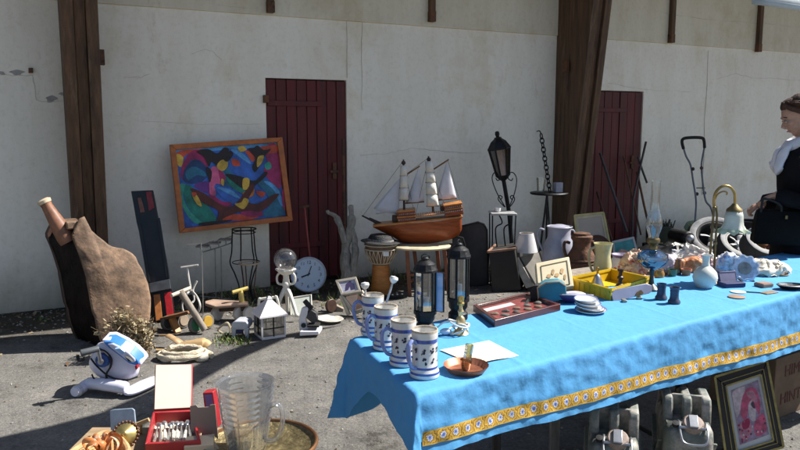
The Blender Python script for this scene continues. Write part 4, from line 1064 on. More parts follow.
def screens():
    a = At(460, 292)
    t = thing('black_fire_screen', 'black folding fire screen panels standing between the ship stand and metal lamp', 'fire screen', a.p)
    for pts, dy in (([(452, 290), (452, 232), (455, 228), (462, 226), (478, 222), (484, 224), (487, 230), (488, 284)], .25), ([(447, 292), (446, 245), (449, 239), (456, 236), (463, 238), (465, 245), (466, 291)], .1)):
        b = MB(); b.ext([a(x, y, dy) for x, y in pts], V((0, .03, 0))); b.build('panel', mat('charcoal_panel', (.03, .03, .033), .6, var=.3), t, bevel=.006)
        b = MB(); b.tube([a(x, y, dy-.004) for x, y in pts], .009, 6, True); b.build('panel_edge', m_blackmetal, t)
    t = thing('dark_travel_trunk', 'dark low wooden trunk with brown rim beneath the white lampshade', 'trunk', G(500, 292))
    a = At(503, 292)
    b = MB(); b.ext([a(489, 252), a(515, 249), a(521, 290), a(492, 293)], V((.12, .40, 0))); b.build('body', mat('trunk_black', (.02, .017, .015), .7, var=.3), t, bevel=.008)
    b = MB(); q = [a(488, 252, -.005), a(516, 248.5, -.005)]; b.bar(q[0], q[1], .02, .02); b.bar(q[0], q[0]+V((.12, .4, 0)), .02, .02); b.build('rim', mat('brown_rim', (.28, .15, .10), .6, var=.4), t, bevel=.003)  # brown bars along the top edges of the trunk
    a = At(528, 291)
    t = thing('grey_folding_case', 'grey folding wooden case with dark straps propped open against the trunk', 'case', a.p)
    gp = mat('grey_case_board', (.17, .155, .13), .7, var=.25, scale=12)
    b = MB(); b.ext([a(512, 259), a(518, 257.5), a(534, 286, -.05), a(526, 288.5, -.05)], V((.01, .03, 0))); b.build('side_board', mat('pale_grey_board', (.36, .33, .28), .7, var=.2, scale=14), t, bevel=.003)
    b = MB(); b.ext([a(518, 257, .04), a(549, 250, .22), a(556, 258, .2), a(561, 275, .05), a(535, 287, -.04)], V((.005, .02, -.01))); b.build('lid', gp, t, bevel=.004)
    b = MB(); b.bar(a(541, 251, .165), a(548, 274, .0), .028, .006, up=(0, -1, .5)); b.bar(a(519.5, 258, .03), a(535.5, 286, -.055), .02, .006, up=(0, -1, .5)); b.build('strap', m_rubber, t)
    b = MB(); b.ext([a(531, 276, .0), a(540, 280, .02), a(536, 291, .0), a(527, 292, -.02)], V((0, .2, 0))); b.build('inner_dark_box', mat('case_inside', (.03, .028, .026), .9), t)  # near-black box filling the inside of the open case
    a2 = At(525, 300)
    p = a(526, 252, .10)
    t = thing('white_lampshade', 'plain white conical lampshade standing on the dark trunk', 'lampshade', p)
    k = p.y/FPX
    zb_ = a(526, 251.5, .1).z; zt = a(526, 233, .1).z
    b = MB(); b.lathe([(11.8*k, zb_), (7.0*k, zt), (6.7*k, zt), (11.5*k, zb_)], (p.x, p.y, 0), 28, cap=False); b.build('shade', mat('white_shade', (.72, .71, .72), .8, var=.04, transl=.3), t)
    b = MB(); c = V((p.x, p.y, zt-.01)); b.tube([c+V((math.cos(i*PI/12)*6.7*k, math.sin(i*PI/12)*6.7*k, 0)) for i in range(24)], .003, 5, True); b.tube([c+V((-6.6*k, 0, 0)), c+V((6.6*k, 0, 0))], .003, 5); b.build('shade_carrier', m_brass, t)
screens()

def lamp_post():
    a = At(510, 272)
    t = thing('wrought_iron_street_lantern', 'black wrought iron garden lantern with scrolls leaning on the white wall', 'lantern post', a.p)
    k = a.k
    tip = a(503, 176); d = (a(497.5, 136)-tip).normalized(); M = align(d)
    ln = (a(497.5, 150)-tip).length
    b = MB(); b.lathe([(6.2*k, 0), (10.2*k, ln)], tip, 6, M); b.build('glass_panes', glass('amber_lantern_glass', (.40, .28, .10), .16, .15), t, smooth=False)
    b = MB()
    for i in range(6):
        an = i*PI/3; f = lambda r, z: tip+M @ V((r*math.cos(an), r*math.sin(an), z)); b.bar(f(6.3*k, 0), f(10.4*k, ln), .018, .018)
    b.build('cage', m_blackmetal, t)
    b = MB(); b.lathe([(11.6*k, ln), (11.8*k, ln+.015), (7.5*k, ln+.085), (3.6*k, ln+.115), (3.6*k, ln+.125), (1.6*k, ln+.13), (2.4*k, ln+.16), (1.8*k, ln+.185), (1e-4, ln+.19)], tip, 6, M, cap=True); b.build('roof', m_blackmetal, t, ang=20)
    b = MB(); b.lathe([(2*k, -.05), (4*k, -.035), (7*k, 0), (6.4*k, .01)], tip, 6, M); b.build('base_cup', m_blackmetal, t, ang=20)
    b = MB(); b.lathe([(.012, .01), (.014, .10), (.010, .12), (1e-4, .15)], tip, 10, M); b.build('candle', m_cream, t)
    b = MB(); b.tube([tip-d*.04, a(509, 212), a(514, 272)], .021, 8); b.build('post', m_blackmetal, t)
    for s in (-1, 1):
        c = lambda x, y: a(505.5+(x if s > 0 else -x)+(y-190)*.10, y)
        b = MB(); b.tube(smooth_path([c(2.5, 207), c(6, 203), c(8.2, 199), c(6.5, 195.5), c(4, 197), c(5.5, 199.5)]), .0055, 5)
        b.tube(smooth_path([c(2, 207), c(8, 195), c(11.5, 184), c(12, 177), c(9, 172.5), c(5, 174), c(4, 178.5), c(7, 180.5), c(8.5, 178)]), .0055, 5); b.build('scroll', m_blackmetal, t)
    a = At(502, 283)
    t = thing('wire_side_table', 'tall narrow wire side table with pale top in front of the iron lantern', 'side table', a.p)
    b = MB(); c = a(502.5, 213); b.box(c, (.24, .24, .02)); b.build('top', mat('pale_tin_top', (.46, .46, .46), .4, .3), t, bevel=.004)
    for sx, sy in ((-1, -1), (1, -1), (1, 1), (-1, 1)):
        b = MB(); b.tube([V((c.x+sx*.11, c.y+sy*.11, c.z)), V((c.x+sx*.105, c.y+sy*.105, c.z-.3)), V((c.x+sx*.12, c.y+sy*.12, 0))], .007, 6); b.build('leg', m_blackmetal, t)
    b = MB()
    for sx in (-.05, .03): b.tube(smooth_path([c+V((sx, -.11, 0)), c+V((sx+.03, -.12, -.08)), c+V((sx-.03, -.12, -.14)), c+V((sx, -.11, -.38))]), .007, 6)
    b.build('leaf_ornament', m_blackmetal, t)
    p = a(497.5, 211.5); p.z = c.z+.01
    t = thing('small_white_cup', 'small white cup standing on the narrow wire side table', 'cup', p)
    b = MB(); b.lathe([(.018, 0), (.03, .012), (.032, .04), (.028, .04), (.02, .012), (1e-4, .012)], p, 16, cap=False); b.build('cup', m_china, t)
lamp_post()

def chain_table():
    a = At(545, 275)
    t = thing('round_iron_table', 'round black iron table on splayed legs beside the brown post', 'table', a.p)
    c = a(549, 193)
    b = MB(); b.lathe([(1e-4, .008), (.185, .008), (.192, 0), (.185, -.012), (1e-4, -.012)], c, 32, cap=False); b.build('top', m_blackmetal, t)
    for x, dy in ((537, -.12), (553, -.1), (546, .15)):
        b = MB(); b.tube([a(547, 195, dy*.4), a(x, 274, dy)], .011, 6); b.build('leg', m_blackmetal, t)
    t = thing('welded_chain_stand', 'stiff upright black chain rising from the round iron table top', 'chain', c)
    b = MB(); p0 = a(550, 192); p1 = a(541, 134); n_ = 13
    dr = (p1-p0).normalized(); sx = dr.cross(V((0, 1, 0))).normalized(); sy = V((0, 1, 0))
    L_ = (p1-p0).length/n_
    for i in range(n_):
        m_ = p0+(p1-p0)*((i+.5)/n_); s = sx if i % 2 else (sx*.35+sy*.9).normalized()
        b.tube([m_+dr*(L_*.66*math.sin(u))+s*(.019*math.cos(u)) for u in [j*2*PI/14 for j in range(14)]], .0062, 6, True)
    b.build('links', m_blackmetal, t)
    b = MB(); b.tube(smooth_path([p1, p1+V((-.015, 0, .03)), p1+V((-.045, 0, .025))]), .006, 6); b.build('hook', m_blackmetal, t)
    p = V((c.x-.09, c.y-.03, c.z+.008))
    t = thing('clear_glass_tumbler', 'clear glass tumbler standing on the round iron table beside the chain foot', 'glass', p)
    b = MB(); b.lathe([(.036, .004), (.048, .15), (.045, .15), (.034, .012), (1e-4, .012)], p, 22, cap=False); b.build('glass', m_glass, t)
    p = V((c.x+.085, c.y-.02, c.z+.008))
    t = thing('small_lilac_box', 'small lilac grey box on the round iron table near the post', 'box', p)
    b = MB(); b.box(p+V((0, 0, .05)), (.085, .05, .10), RotZ(.4)); b.build('box', mat('lilac_box', (.33, .33, .40), .6), t, bevel=.005)
chain_table()

def milk_cans():
    a = At(557, 314)
    t = thing('grey_milk_jug', 'lilac grey enamel milk can with side handle beside the brown churn', 'milk can', a.p)
    k = a.k; zt = a(556, 226).z; Z = lambda y: a(556, y).z
    em = mat('grey_lilac_enamel', (.36, .36, .44), .35, var=.15, scale=7, c2=(.10, .08, .08), thr=.72, s2=10, coat=.2)
    b = MB(); b.lathe([(16*k, 0), (16.5*k, .02), (16.5*k, Z(252)), (15.5*k, Z(245)), (12*k, Z(238)), (11*k, Z(234)), (11.5*k, Z(228)), (13*k, Z(226.5)), (12.4*k, Z(226)), (10.5*k, Z(229))], a.p, 32, cap=True); b.build('body', em, t)
    b = MB(); b.lathe([(10.4*k, Z(230)), (10*k, Z(226)), (4*k, Z(224.5)), (1e-4, Z(224))], a.p, 28); b.build('lid', em, t)
    b = MB(); b.tube(smooth_path([a(545, 230), a(540, 229), a(537.5, 236), a(541, 247), (a(543, 250))]), .013, 8, flat=.6); b.build('handle', em, t); b = MB(); b.tube(smooth_path([a(567, 231), a(573, 230), a(575, 236), a(571, 243)]), .012, 8, flat=.6); b.build('handle', em, t)
    a = At(579, 320)
    t = thing('rusty_milk_churn', 'rust brown old iron milk churn with thick collar standing behind table', 'milk churn', a.p)
    k = a.k; Z = lambda y: a(579, y).z
    b = MB(); b.lathe([(14.3*k, 0), (14.6*k, .03), (14.6*k, Z(263)), (14*k, Z(256)), (10*k, Z(249)), (9*k, Z(246)), (9*k, Z(241)), (10.8*k, Z(238.5)), (10.8*k, Z(236)), (8.8*k, Z(235))], a.p, 32); b.build('body', m_rust, t)
    b = MB(); b.lathe([(8.6*k, Z(236)), (8.2*k, Z(233)), (3*k, Z(232)), (1e-4, Z(232))], a.p, 24); b.build('lid', m_rust, t)
    for s in (-1, 1):
        b = MB(); b.tube(smooth_path([a(579+s*9, 243), a(579+s*14, 242), a(579+s*15, 248), a(579+s*13, 256)]), .012, 7); b.build('handle', m_rust, t)
    b = MB()
    for y in (262, 259): b.tube([a.p+V((math.cos(i*PI/16)*14.8*k, math.sin(i*PI/16)*14.8*k, Z(y))) for i in range(32)], .008, 6, True)
    b.build('hoop', m_rust, t)
milk_cans()

def tilted_frame(name, label, cat, outer, inner, P0, n, fm, pm_, th=.03, cm=None, sub=None):
    t = thing(name, label, cat, P0)
    q = lambda x, y, o=0: PLN(x, y, P0+n*o, n)
    for i in range(4):
        j = (i+1) % 4; b = MB(); b.ext([q(*outer[i]), q(*outer[j]), q(*inner[j]), q(*inner[i])], -n*th); b.build('frame_bar', fm, t, bevel=.003)
    b = MB(); b.ext([q(*p, -.006) for p in inner], -n*.008); c = b.build('picture', pm_, t, smooth=False)
    return t, q, c
def leaning_frames():
    n = V((-.1, -.93, .33)).normalized()
    a = At(594, 300); P0 = a(594, 262)
    t, q, c = tilted_frame('pale_picture_frame', 'empty pale gold picture frame with beige backing leaning behind milk churn', 'picture frame',
        [(574, 215), (604, 212), (612, 252), (580, 268)], [(578, 219), (601, 216), (607, 248), (583, 263)], P0, n, mat('pale_gold_frame', (.50, .43, .29), .5, var=.15), mat('beige_backing', (.40, .35, .29), .8, var=.06))
    b = MB(); 
    for i, (p0, p1) in enumerate((((574.6, 215.5), (603.6, 212.5)), ((603.6, 212.5), (611.5, 252)), ((579.6, 267), (574.6, 215.5)))): b.bar(q(*p0, .003), q(*p1, .003), .014, .006, up=n)
    b.build('gilt_edge', m_gold, t)
    # oval dark tray leaning in front of the frame
    P1 = a(600, 262, -.1)
    t = thing('dark_oval_tray', 'dark brown oval tray leaning on the pale frame behind the crate', 'tray', P1)
    b = MB(); M = align(n); b.lathe([(1e-4, 0), (.9, 0), (1, .16), (1.05, .16), (.95, -.1), (1e-4, -.1)], a(598, 252, -.1), 30, M @ Matrix.Diagonal(V((.115, .14, .1)))); b.build('tray', m_wooddark, t)
    a = At(625, 300); P0 = a(625, 262)
    t, q, c = tilted_frame('teal_picture', 'small grey framed picture with teal scene behind the blue oil lamp', 'picture frame',
        [(612, 241), (634, 236.5), (640, 258), (614, 266)], [(614.5, 243), (632.5, 239), (637, 256), (616, 262)], P0, n, mat('silver_grey_frame', (.42, .44, .46), .4), mat('teal_print', (.06, .30, .32), .5, var=.3, scale=12))
    b = MB(); b.ext([q(x, y, -.004) for x, y in ((616, 262), (617, 253), (621, 249), (626, 250), (631, 254), (634, 257))], n*.001); b.build('print_figure', mat('orange_print', (.5, .28, .22), .5, var=.3, scale=30), c, smooth=False)
leaning_frames()

# --- tools at the second red door
def tools():
    def stick(name, label, p0, p1, m, o0, o1, r=.016, cat='pole'):
        A = WP(*p0, o0); B_ = WP(*p1, o1); t = thing(name, label, cat, B_)
        b = MB(); b.tube([A, (A+B_)/2+V((0, .01, 0)), B_], r, 8); b.build('shaft', m, t); return t, A, B_
    gm = mat('grey_pipe', (.06, .055, .052), .5, .3, var=.3)
    stick('slanted_grey_pole', 'long slanted grey pipe leaning on the red door beside the thick post', (600, 153), (627, 232), gm, .03, .45)
    stick('thin_short_pole', 'short thin dark rod at the foot of the thick brown post', (597, 192), (612, 240), m_rust, .04, .4, .013)
    stick('thin_brown_stick', 'thinnest brown stick leaning between the grey pipe and crossed dark bars', (623.5, 156), (641, 235), m_rust, .03, .4, .011)
    t, A, B_ = stick('crossed_black_crowbar', 'dark bar bent at mid height, its top standing highest of the crossed bars', (646, 142), (633, 200), gm, .06, .30, .014)
    b = MB(); b.tube([B_, WP(632, 240, .35)], .013, 8); b.build('shaft', gm, t)
    stick('crossed_black_pole', 'short dark pole crossing behind the tallest dark bar', (638, 157), (647, 183), gm, .05, .1, .013)
    stick('leaning_dark_shaft', 'long rusty dark shaft crossing below the dark bars behind the lamp chimney', (637, 172), (652, 240), m_rust, .12, .42, .014)
    # mower with tall folding handle
    p = WP(702, 246, .55)
    t = thing('lawn_mower', 'green lawn mower with tall black topped grey handle parked at the wall', 'lawn mower', V((p.x, p.y, 0)))
    Y = p.y; Q = lambda x, y, dy=0: D(x, y, Y+dy)
    gt = mat('grey_handle_tube', (.16, .165, .19), .4, .5)
    for xs in (((683.5, 148), (686, 156), (690.5, 165), (693, 180), (696, 200), (695.5, 215), (694.5, 228)), ((704.5, 147), (703, 155), (701.5, 165), (702.5, 180), (705.5, 200), (711, 208), (715, 224))):
        b = MB(); b.tube(smooth_path([Q(x, y, .25-.004*(y-148)) for x, y in xs]), .0115, 8); b.build('handle_tube', gt, t)
    b = MB(); b.tube(smooth_path([Q(683.6, 149, .25), Q(682, 142, .25), Q(684, 138.5, .25), Q(693, 137.5, .25), Q(702, 138, .25), Q(704, 141, .25), Q(704.6, 148, .25)]), .019, 8); b.build('foam_grip', m_rubber, t)
    b = MB()
    for x, y in ((693, 169), (701.5, 168), (697, 194), (704.5, 193)): b.ball(Q(x, y, .1), .022, 8, 6)
    b.build('knobs', mat('dark_knob', (.05, .02, .02), .5), t)
    b = MB(); b.tube([Q(696.5, 188, .1), Q(705, 188, .1)], .008, 6); b.build('cross_brace', gt, t)
    b = MB(); b.ext([Q(686, 232), Q(690, 225), Q(708, 222), Q(722, 226), Q(726, 236), Q(700, 240)], V((.1, .35, .0))); b.build('deck', mat('mower_green', (.03, .16, .05), .4), t, bevel=.02)
    for x in (690, 722):
        c = Q(x, 240); c.z = .1; wheel_mb(c, (1, -.2, 0), .10, .05).build('wheel', m_rubber, t)
    b = MB(); b.ext([Q(690, 226, -.02), Q(709, 223, -.02), Q(710, 225, -.02), Q(691, 228, -.02)], V((.05, .2, 0))); b.build('orange_flap', mat('orange_flap', (.6, .2, .08), .5), t)
    # dark planter box with twigs
    p = WP(660, 240, .5)
    t = thing('dark_planter_box', 'dark box planter with black and green scraps below the grey mower handle', 'planter', V((p.x, p.y, 0)))
    Q = lambda x, y, dy=0: D(x, y, p.y+dy)
    zt = Q(660, 226).z
    b = MB(); b.ext([Q(650, 228), Q(672, 227), Q(672, 246), Q(650, 246)], V((.05, .3, 0)))
    q = Q(661, 246); b.box((q.x, q.y+.15, q.z/2), (.26, .25, max(.02, q.z))); b.build('box', mat('dark_green_box', (.015, .03, .018), .6, var=.4), t, bevel=.01)
    b = MB()
    for i in range(60):
        x = random.uniform(650, 674); p0 = Q(x, 228, random.uniform(0, .25)); l = random.uniform(3, 9)
        b.tube([p0, Q(x+random.uniform(-5, 5), 228-l, random.uniform(0, .25))], [.006, .003], 4)
    b.build('twigs', mat('dark_twigs', (.05, .06, .035), .9), t)
    # wheels lying near the wall
    def tyre(label, x, y, rx, ry, Y, tilt, rimc, spokes, grp='old wheels lying by the wall', tread=.44):
        c = D(x, y, Y); k = Y/FPX; R_ = rx*k
        n = V(tilt).normalized(); M = align(n)
        t = thing('old_wheel', label, 'wheel', c, grp)
        w_ = R_*tread
        b = MB(); b.lathe([(.62*R_, -w_), (.92*R_, -w_), (R_, -w_*.6), (R_, w_*.6), (.93*R_, w_), (.66*R_, w_*.95), (.6*R_, w_*.6), (.6*R_, -w_*.6), (.62*R_, -w_)], c, 40, M, cap=False); b.build('tyre', mat('worn_grey_tyre', (.05, .05, .052), .7, var=.25, bump=.3), t)
        b = MB(); b.lathe([(.70*R_, w_*1.0), (.74*R_, w_*1.035), (.90*R_, w_*1.03), (.93*R_, w_*1.0)], c, 40, M, cap=False); b.build('pale_sidewall', mat('grey_sidewall', (.26, .26, .265), .7, var=.3, scale=20), t)
        b = MB(); b.lathe([(.58*R_, w_*.7), (.63*R_, w_*.98), (.68*R_, w_*.98)], c, 40, M, cap=False); r_ = b.build('rim', mat('rim_dark', (.06, .06, .06), .5, .3, var=.3), t)
        b = MB(); b.lathe([(1e-4, w_*.1), (.62*R_, w_*.1), (.62*R_, 0.)], c, 30, M, cap=False); b.build('wheel_well', mat('well_dark', (.02, .018, .016), .8) if spokes else mat('rust_well', (.16, .06, .03), .8, var=.4, scale=20), r_)
        b = MB()
        F = lambda r, an, z: c+M @ V((r*math.cos(an), r*math.sin(an), z))
        for i in range(spokes):
            an = i*2*PI/spokes; b.tube(smooth_path([F(.12*R_, an, w_*.55), F(.32*R_, an+.22, w_*.80), F(.54*R_, an+.30, w_*.85)]), [.10*R_]*6+[.13*R_]*6+[.10*R_], 6, flat=.3)
        b.lathe([(1e-4, w_*.95), (.16*R_, w_*.92), (.24*R_, w_*.75), (.24*R_, w_*.3)], c, 16, M, cap=False)
        if not spokes: b.tube([F(0, 0, w_*.3), F(.05*R_, 1.5, w_*1.8)], [.09*R_, .06*R_], 8); b.tube([F(-.3*R_, .4, w_*.3), F(.3*R_, .4, w_*.3)], .06*R_, 6)
        b.build('spokes' if spokes else 'axle_stub', mat('spoke_paint', rimc, .4, var=.2) if spokes else mat('rusty_axle', (.30, .13, .05), .7, var=.4), r_)
    tyre('grey tyre with white spiral spoked hub, biggest of the old wheels', 714, 243, 27, 17, 7.4, (-.15, -.66, .74), (.62, .62, .62), 5)
    tyre('grey tyre with swirled white hubcap half behind the lamp with tulip shade', 737, 249, 22, 14, 7.0, (.1, -.6, .8), (.55, .55, .55), 6)
    tyre('grey tyre with rusty brown hub lying beside the woman in black', 761, 246, 20, 12, 6.4, (.10, -.62, .78), (.42, .40, .36), 0, tread=.42)
    # heap of dark bags behind the table that the wheels rest on
    def bag(label, x, y, Y, r, grp):
        c = D(x, y, Y); t = thing('black_refuse_bag', label, 'bag', V((c.x, c.y, 0)), grp)
        b = MB(); b.ball((c.x, c.y, c.z*.40), (r, r*.8, c.z*.46), 28, 18)
        for i, p_ in enumerate(b.v):
            q_ = p_+noise.noise_vector(p_*5)*.08+noise.noise_vector(p_*16)*.035
            b.v[i] = V((q_.x, q_.y, max(.002, q_.z)))
        b.build('sack', mat('black_plastic_sack', (.012, .012, .013), .3, var=.3), t)
        b = MB(); b.tube([(c.x, c.y, c.z*.82), (c.x+.02, c.y, c.z*.95)], [.05, .02], 8); b.build('tied_neck', m_rubber, t)
    bag('black sack slumped behind the font of the blue oil lamp', 668, 240, 7.2, .34, 'black sacks under the old wheels')
    bag('black sack under the large white spoked wheel', 710, 258, 7.25, .36, 'black sacks under the old wheels')
    bag('black sack under the wheel with rusty hub', 765, 262, 6.6, .38, 'black sacks under the old wheels')
    bag('black sack directly behind the teal picture', 640, 248, 6.9, .3, 'black sacks under the old wheels')
    c = D(685, 238, 7.3)
    t = thing('dark_motor', 'dark round motor with pale end cap lying beside the largest old wheel', 'motor', V((c.x, c.y, 0)))
    b = MB(); b.tube([c+V((-.05, .2, 0)), c+V((.02, -.06, 0))], [.075, .075], 20); b.build('casing', m_blackmetal, t, bevel=.02)
    b = MB(); b.ball(D(690, 239, 7.1), .045, 12, 8); b.build('end_cap', m_steel, t)
    b = MB(); b.box((c.x, c.y+.05, (c.z-.09)/2), (.16, .22, max(.05, c.z-.09))); b.build('mount', m_blackmetal, t, bevel=.01)
    cx = D(751, 226, 7.6)
    t = thing('black_bucket', 'black bucket standing behind the tulip lamp near the woman', 'bucket', V((cx.x, cx.y, 0)))
    b = MB(); b.lathe([(.12, 0), (.14, cx.z), (.15, cx.z+.06), (.14, cx.z+.06), (.1, .02)], (cx.x, cx.y, 0), 24, cap=False); b.build('bucket', m_rubber, t)
    b = MB(); b.tube(arc((cx.x, cx.y, cx.z+.06), .14, 0, PI, 14), .005, 5); b.build('bail', m_steel, t)
tools()
# ================================================================== TABLES AND WARES
TZ = .752
TN = V((.050, 1.958, 0)); TU = V((math.cos(rad(35.5)), math.sin(rad(35.5)), 0)); TL = 3.05
TVv = V((-.215, .547, 0)); TW = TVv.length; TVv.normalize()
def tp(a, b, z=TZ):
    p = TN+TU*a+TVv*b; return V((p.x, p.y, z))
def g(px, py, z=TZ): return G(px, py, z)
def table():
    t = thing('folding_table', 'long folding table hidden under the blue tablecloth', 'table', tp(TL/2, TW/2, 0))
    b = MB(); b.ext([tp(.012, .012, .745), tp(TL-.012, .012, .745), tp(TL-.012, TW-.012, .745), tp(.012, TW-.012, .745)], V((0, 0, -.03))); b.build('tabletop', m_wood, t, bevel=.003)
    for a_, b_ in ((.35, .06), (.35, TW-.06), (1.35, .06), (1.35, TW-.06), (TL-.2, .06), (TL-.2, TW-.06)):
        b = MB(); b.tube([tp(a_, b_, .714), tp(a_, b_, 0)], .014, 8); b.build('leg', m_blackmetal, t)
    b = MB(); b.tube([tp(.35, .06, .2), tp(.35, TW-.06, .2)], .009, 6); b.tube([tp(1.35, .06, .2), tp(1.35, TW-.06, .2)], .009, 6); b.build('brace', m_blackmetal, t)
table()
def sst(x): x = min(1, max(0, x)); return x*x*(3-2*x)
UPERP = V((TU.y, -TU.x, 0))      # outward from the front edge
VPERP = V((-TVv.y, TVv.x, 0))    # outward from the left edge
def cmap(a, b, off=0.0):
    ca = min(max(a, 0), TL); cb = min(max(b, 0), TW); da = a-ca; db = b-cb; drop = math.hypot(da, db)
    base = tp(ca, cb)
    if da and db: drop = max(abs(da), abs(db))*(1+.06*min(abs(da), abs(db))/max(abs(da), abs(db)))
    if drop < 1e-6:
        cr = sum(math.exp(-((a-c_)/.011)**2) for c_ in (.42, .86, 1.30, 1.74, 2.18, 2.62))+.8*math.exp(-((b-.30)/.014)**2)
        return base+V((0, 0, .0012*noise.noise(V((a*7, b*7, 3)))+.0022*(.25-abs(noise.noise(V((a*5+b*3, b*7-a*2, 5)))))+.0024*cr*(.6+.6*noise.noise(V((a*3, b*3, 9))))))
    o = V((0, 0, 0))
    if da: o += (VPERP if da < 0 else -VPERP)*abs(da)
    if db: o += (UPERP if db < 0 else -UPERP)*abs(db)
    o.normalize()
    corner = min(abs(da), abs(db))/max(1e-6, max(abs(da), abs(db)))
    s_ = a if abs(db) > abs(da) else b
    fl = .06+.20*corner
    rip = .007*math.sin(s_*11+1.2*math.sin(s_*5))*min(1, drop/.15)+.010*noise.noise(V((s_*5+drop*4, drop*3, 1)))*min(1, drop/.06)+.005*noise.noise(V((s_*17+drop*9, drop*24-s_*5, 7)))*min(1, drop/.03)+.0011*noise.noise(V((s_*45, drop*50, 2)))*min(1, drop/.03)
    rip += min(1, drop/.04)*(.0065*(.25-abs(noise.noise(V((s_*6+drop*9, drop*11-s_*3, 4)))))+.004*(.25-abs(noise.noise(V((s_*13-drop*14, drop*16+s_*5, 8))))))
    hz = .014*(1-math.exp(-drop/.012))+fl*drop+max(-.008, rip)
    vt = drop*math.sqrt(max(.2, 1-fl*fl))-.010*(1-math.exp(-drop/.012))
    return base+o*(hz+off)+V((0, 0, -vt))
def fdrop(a): return .190+.040*a
def ldrop(b): f = b/TW; return .185-.055*math.sin(PI*min(1, max(0, f)))+.12*sst((f-.62)/.38)
def bdrop(a): return .32-.20*sst((a-.05)/.5)
def cloth():
    t = thing('blue_tablecloth', 'bright blue cotton tablecloth with gold patterned border draped over the long table', 'tablecloth', tp(TL/2, TW/2, TZ))
    NA, NB, K = 420, 64, 20
    # grid lines: left skirt, top, right; front skirt, top, back skirt
    la = [(-1+i/K) for i in range(K)]+[i/NA for i in range(NA+1)]+[1+(i+1)/5 for i in range(5)]
    lb = [(-1+i/K) for i in range(K)]+[i/NB for i in range(NB+1)]+[1+(i+1)/K for i in range(K)]
    rows = []
    for fb in lb:
        row = []
        for fa in la:
            a0 = min(max(fa, 0), 1)*TL; b0 = min(max(fb, 0), 1)*TW
            a = a0; b = b0
            if fa < 0: a = fa*ldrop(b0)
            if fa > 1: a = TL+(fa-1)*.25
            if fb < 0: b = fb*fdrop(a0)
            if fb > 1: b = TW+(fb-1)*bdrop(a0)
            row.append(cmap(a, b))
        rows.append(row)
    mb = MB(); mb.loft(rows, closed=False)
    m = mat('blue_cotton', (.10, .37, .71), .78, var=.06, scale=3.5, bump=.3, bscale=34, spec=.35, transl=.14)
    c = mb.build('cloth', m, t, ang=180)
    # border trim
    mb = MB(); n = 600; rr = []
    A0, A1 = .0, TL-.01
    for j in range(7):
        row = []
        for i in range(n+1):
            a = A0+(A1-A0)*i/n; d = .116+.034*a+(.044+.004*a)*j/6
            row.append(cmap(a, -d, .0045))
        rr.append(row)
    mb.loft(rr, closed=False)
    for j in range(7):
        for i in range(n+1): mb.uv[j*(n+1)+i] = ((A0+(A1-A0)*i/n)/.047, j/6)
    m = bpy.data.materials.new('gold_medallion_border'); m.use_nodes = True
    nt = m.node_tree; N = nt.nodes; L = nt.links; bs = N['Principled BSDF']; bs.inputs['Roughness'].default_value = .75
    uv = N.new('ShaderNodeUVMap'); sp = N.new('ShaderNodeSeparateXYZ'); L.new(uv.outputs[0], sp.inputs[0])
    def mth(op, a, b_=None, c_=None):
        x = N.new('ShaderNodeMath'); x.operation = op
        for i, q in enumerate((a, b_, c_)):
            if q is None: continue
            if isinstance(q, (int, float)): x.inputs[i].default_value = q
            else: L.new(q, x.inputs[i])
        return x.outputs[0]
    fu = mth('SUBTRACT', mth('FRACT', sp.outputs[0]), .5); fv = mth('MULTIPLY', mth('SUBTRACT', sp.outputs[1], .5), .92)
    d = mth('SQRT', mth('ADD', mth('MULTIPLY', fu, fu), mth('MULTIPLY', fv, fv)))
    ng = N.new('ShaderNodeTexNoise'); ng.inputs['Scale'].default_value = 90; tc = N.new('ShaderNodeTexCoord'); L.new(tc.outputs['Object'], ng.inputs[0])
    ang = mth('ARCTAN2', fv, fu); d2 = mth('ADD', mth('ADD', d, mth('MULTIPLY', mth('SINE', mth('MULTIPLY', ang, 8)), .035)), mth('MULTIPLY', mth('SUBTRACT', ng.outputs['Fac'], .5), .30))
    r = N.new('ShaderNodeValToRGB'); r.color_ramp.interpolation = 'CONSTANT'
    st = [(0, (.07, .12, .42)), (.09, (.30, .40, .68)), (.14, (.58, .60, .66)), (.215, (.16, .085, .015)), (.26, (.46, .26, .03)), (.36, (.62, .40, .06)), (.45, (.20, .10, .012)), (.51, (.50, .28, .03))]
    r.color_ramp.elements[0].position = 0; r.color_ramp.elements[0].color = (*st[0][1], 1); r.color_ramp.elements[1].position = st[1][0]; r.color_ramp.elements[1].color = (*st[1][1], 1)
    for p_, c_ in st[2:]:
        e = r.color_ramp.elements.new(p_); e.color = (*c_, 1)
    L.new(d2, r.inputs[0])
    ed = mth('GREATER_THAN', mth('ABSOLUTE', mth('SUBTRACT', sp.outputs[1], .5)), .44)
    mx = N.new('ShaderNodeMix'); mx.data_type = 'RGBA'; L.new(ed, mx.inputs[0]); L.new(r.outputs[0], mx.inputs[6]); mx.inputs[7].default_value = (.52, .36, .08, 1)
    L.new(mx.outputs[2], bs.inputs['Base Color'])
    mb.build('border_trim', m, t, ang=180)
cloth()

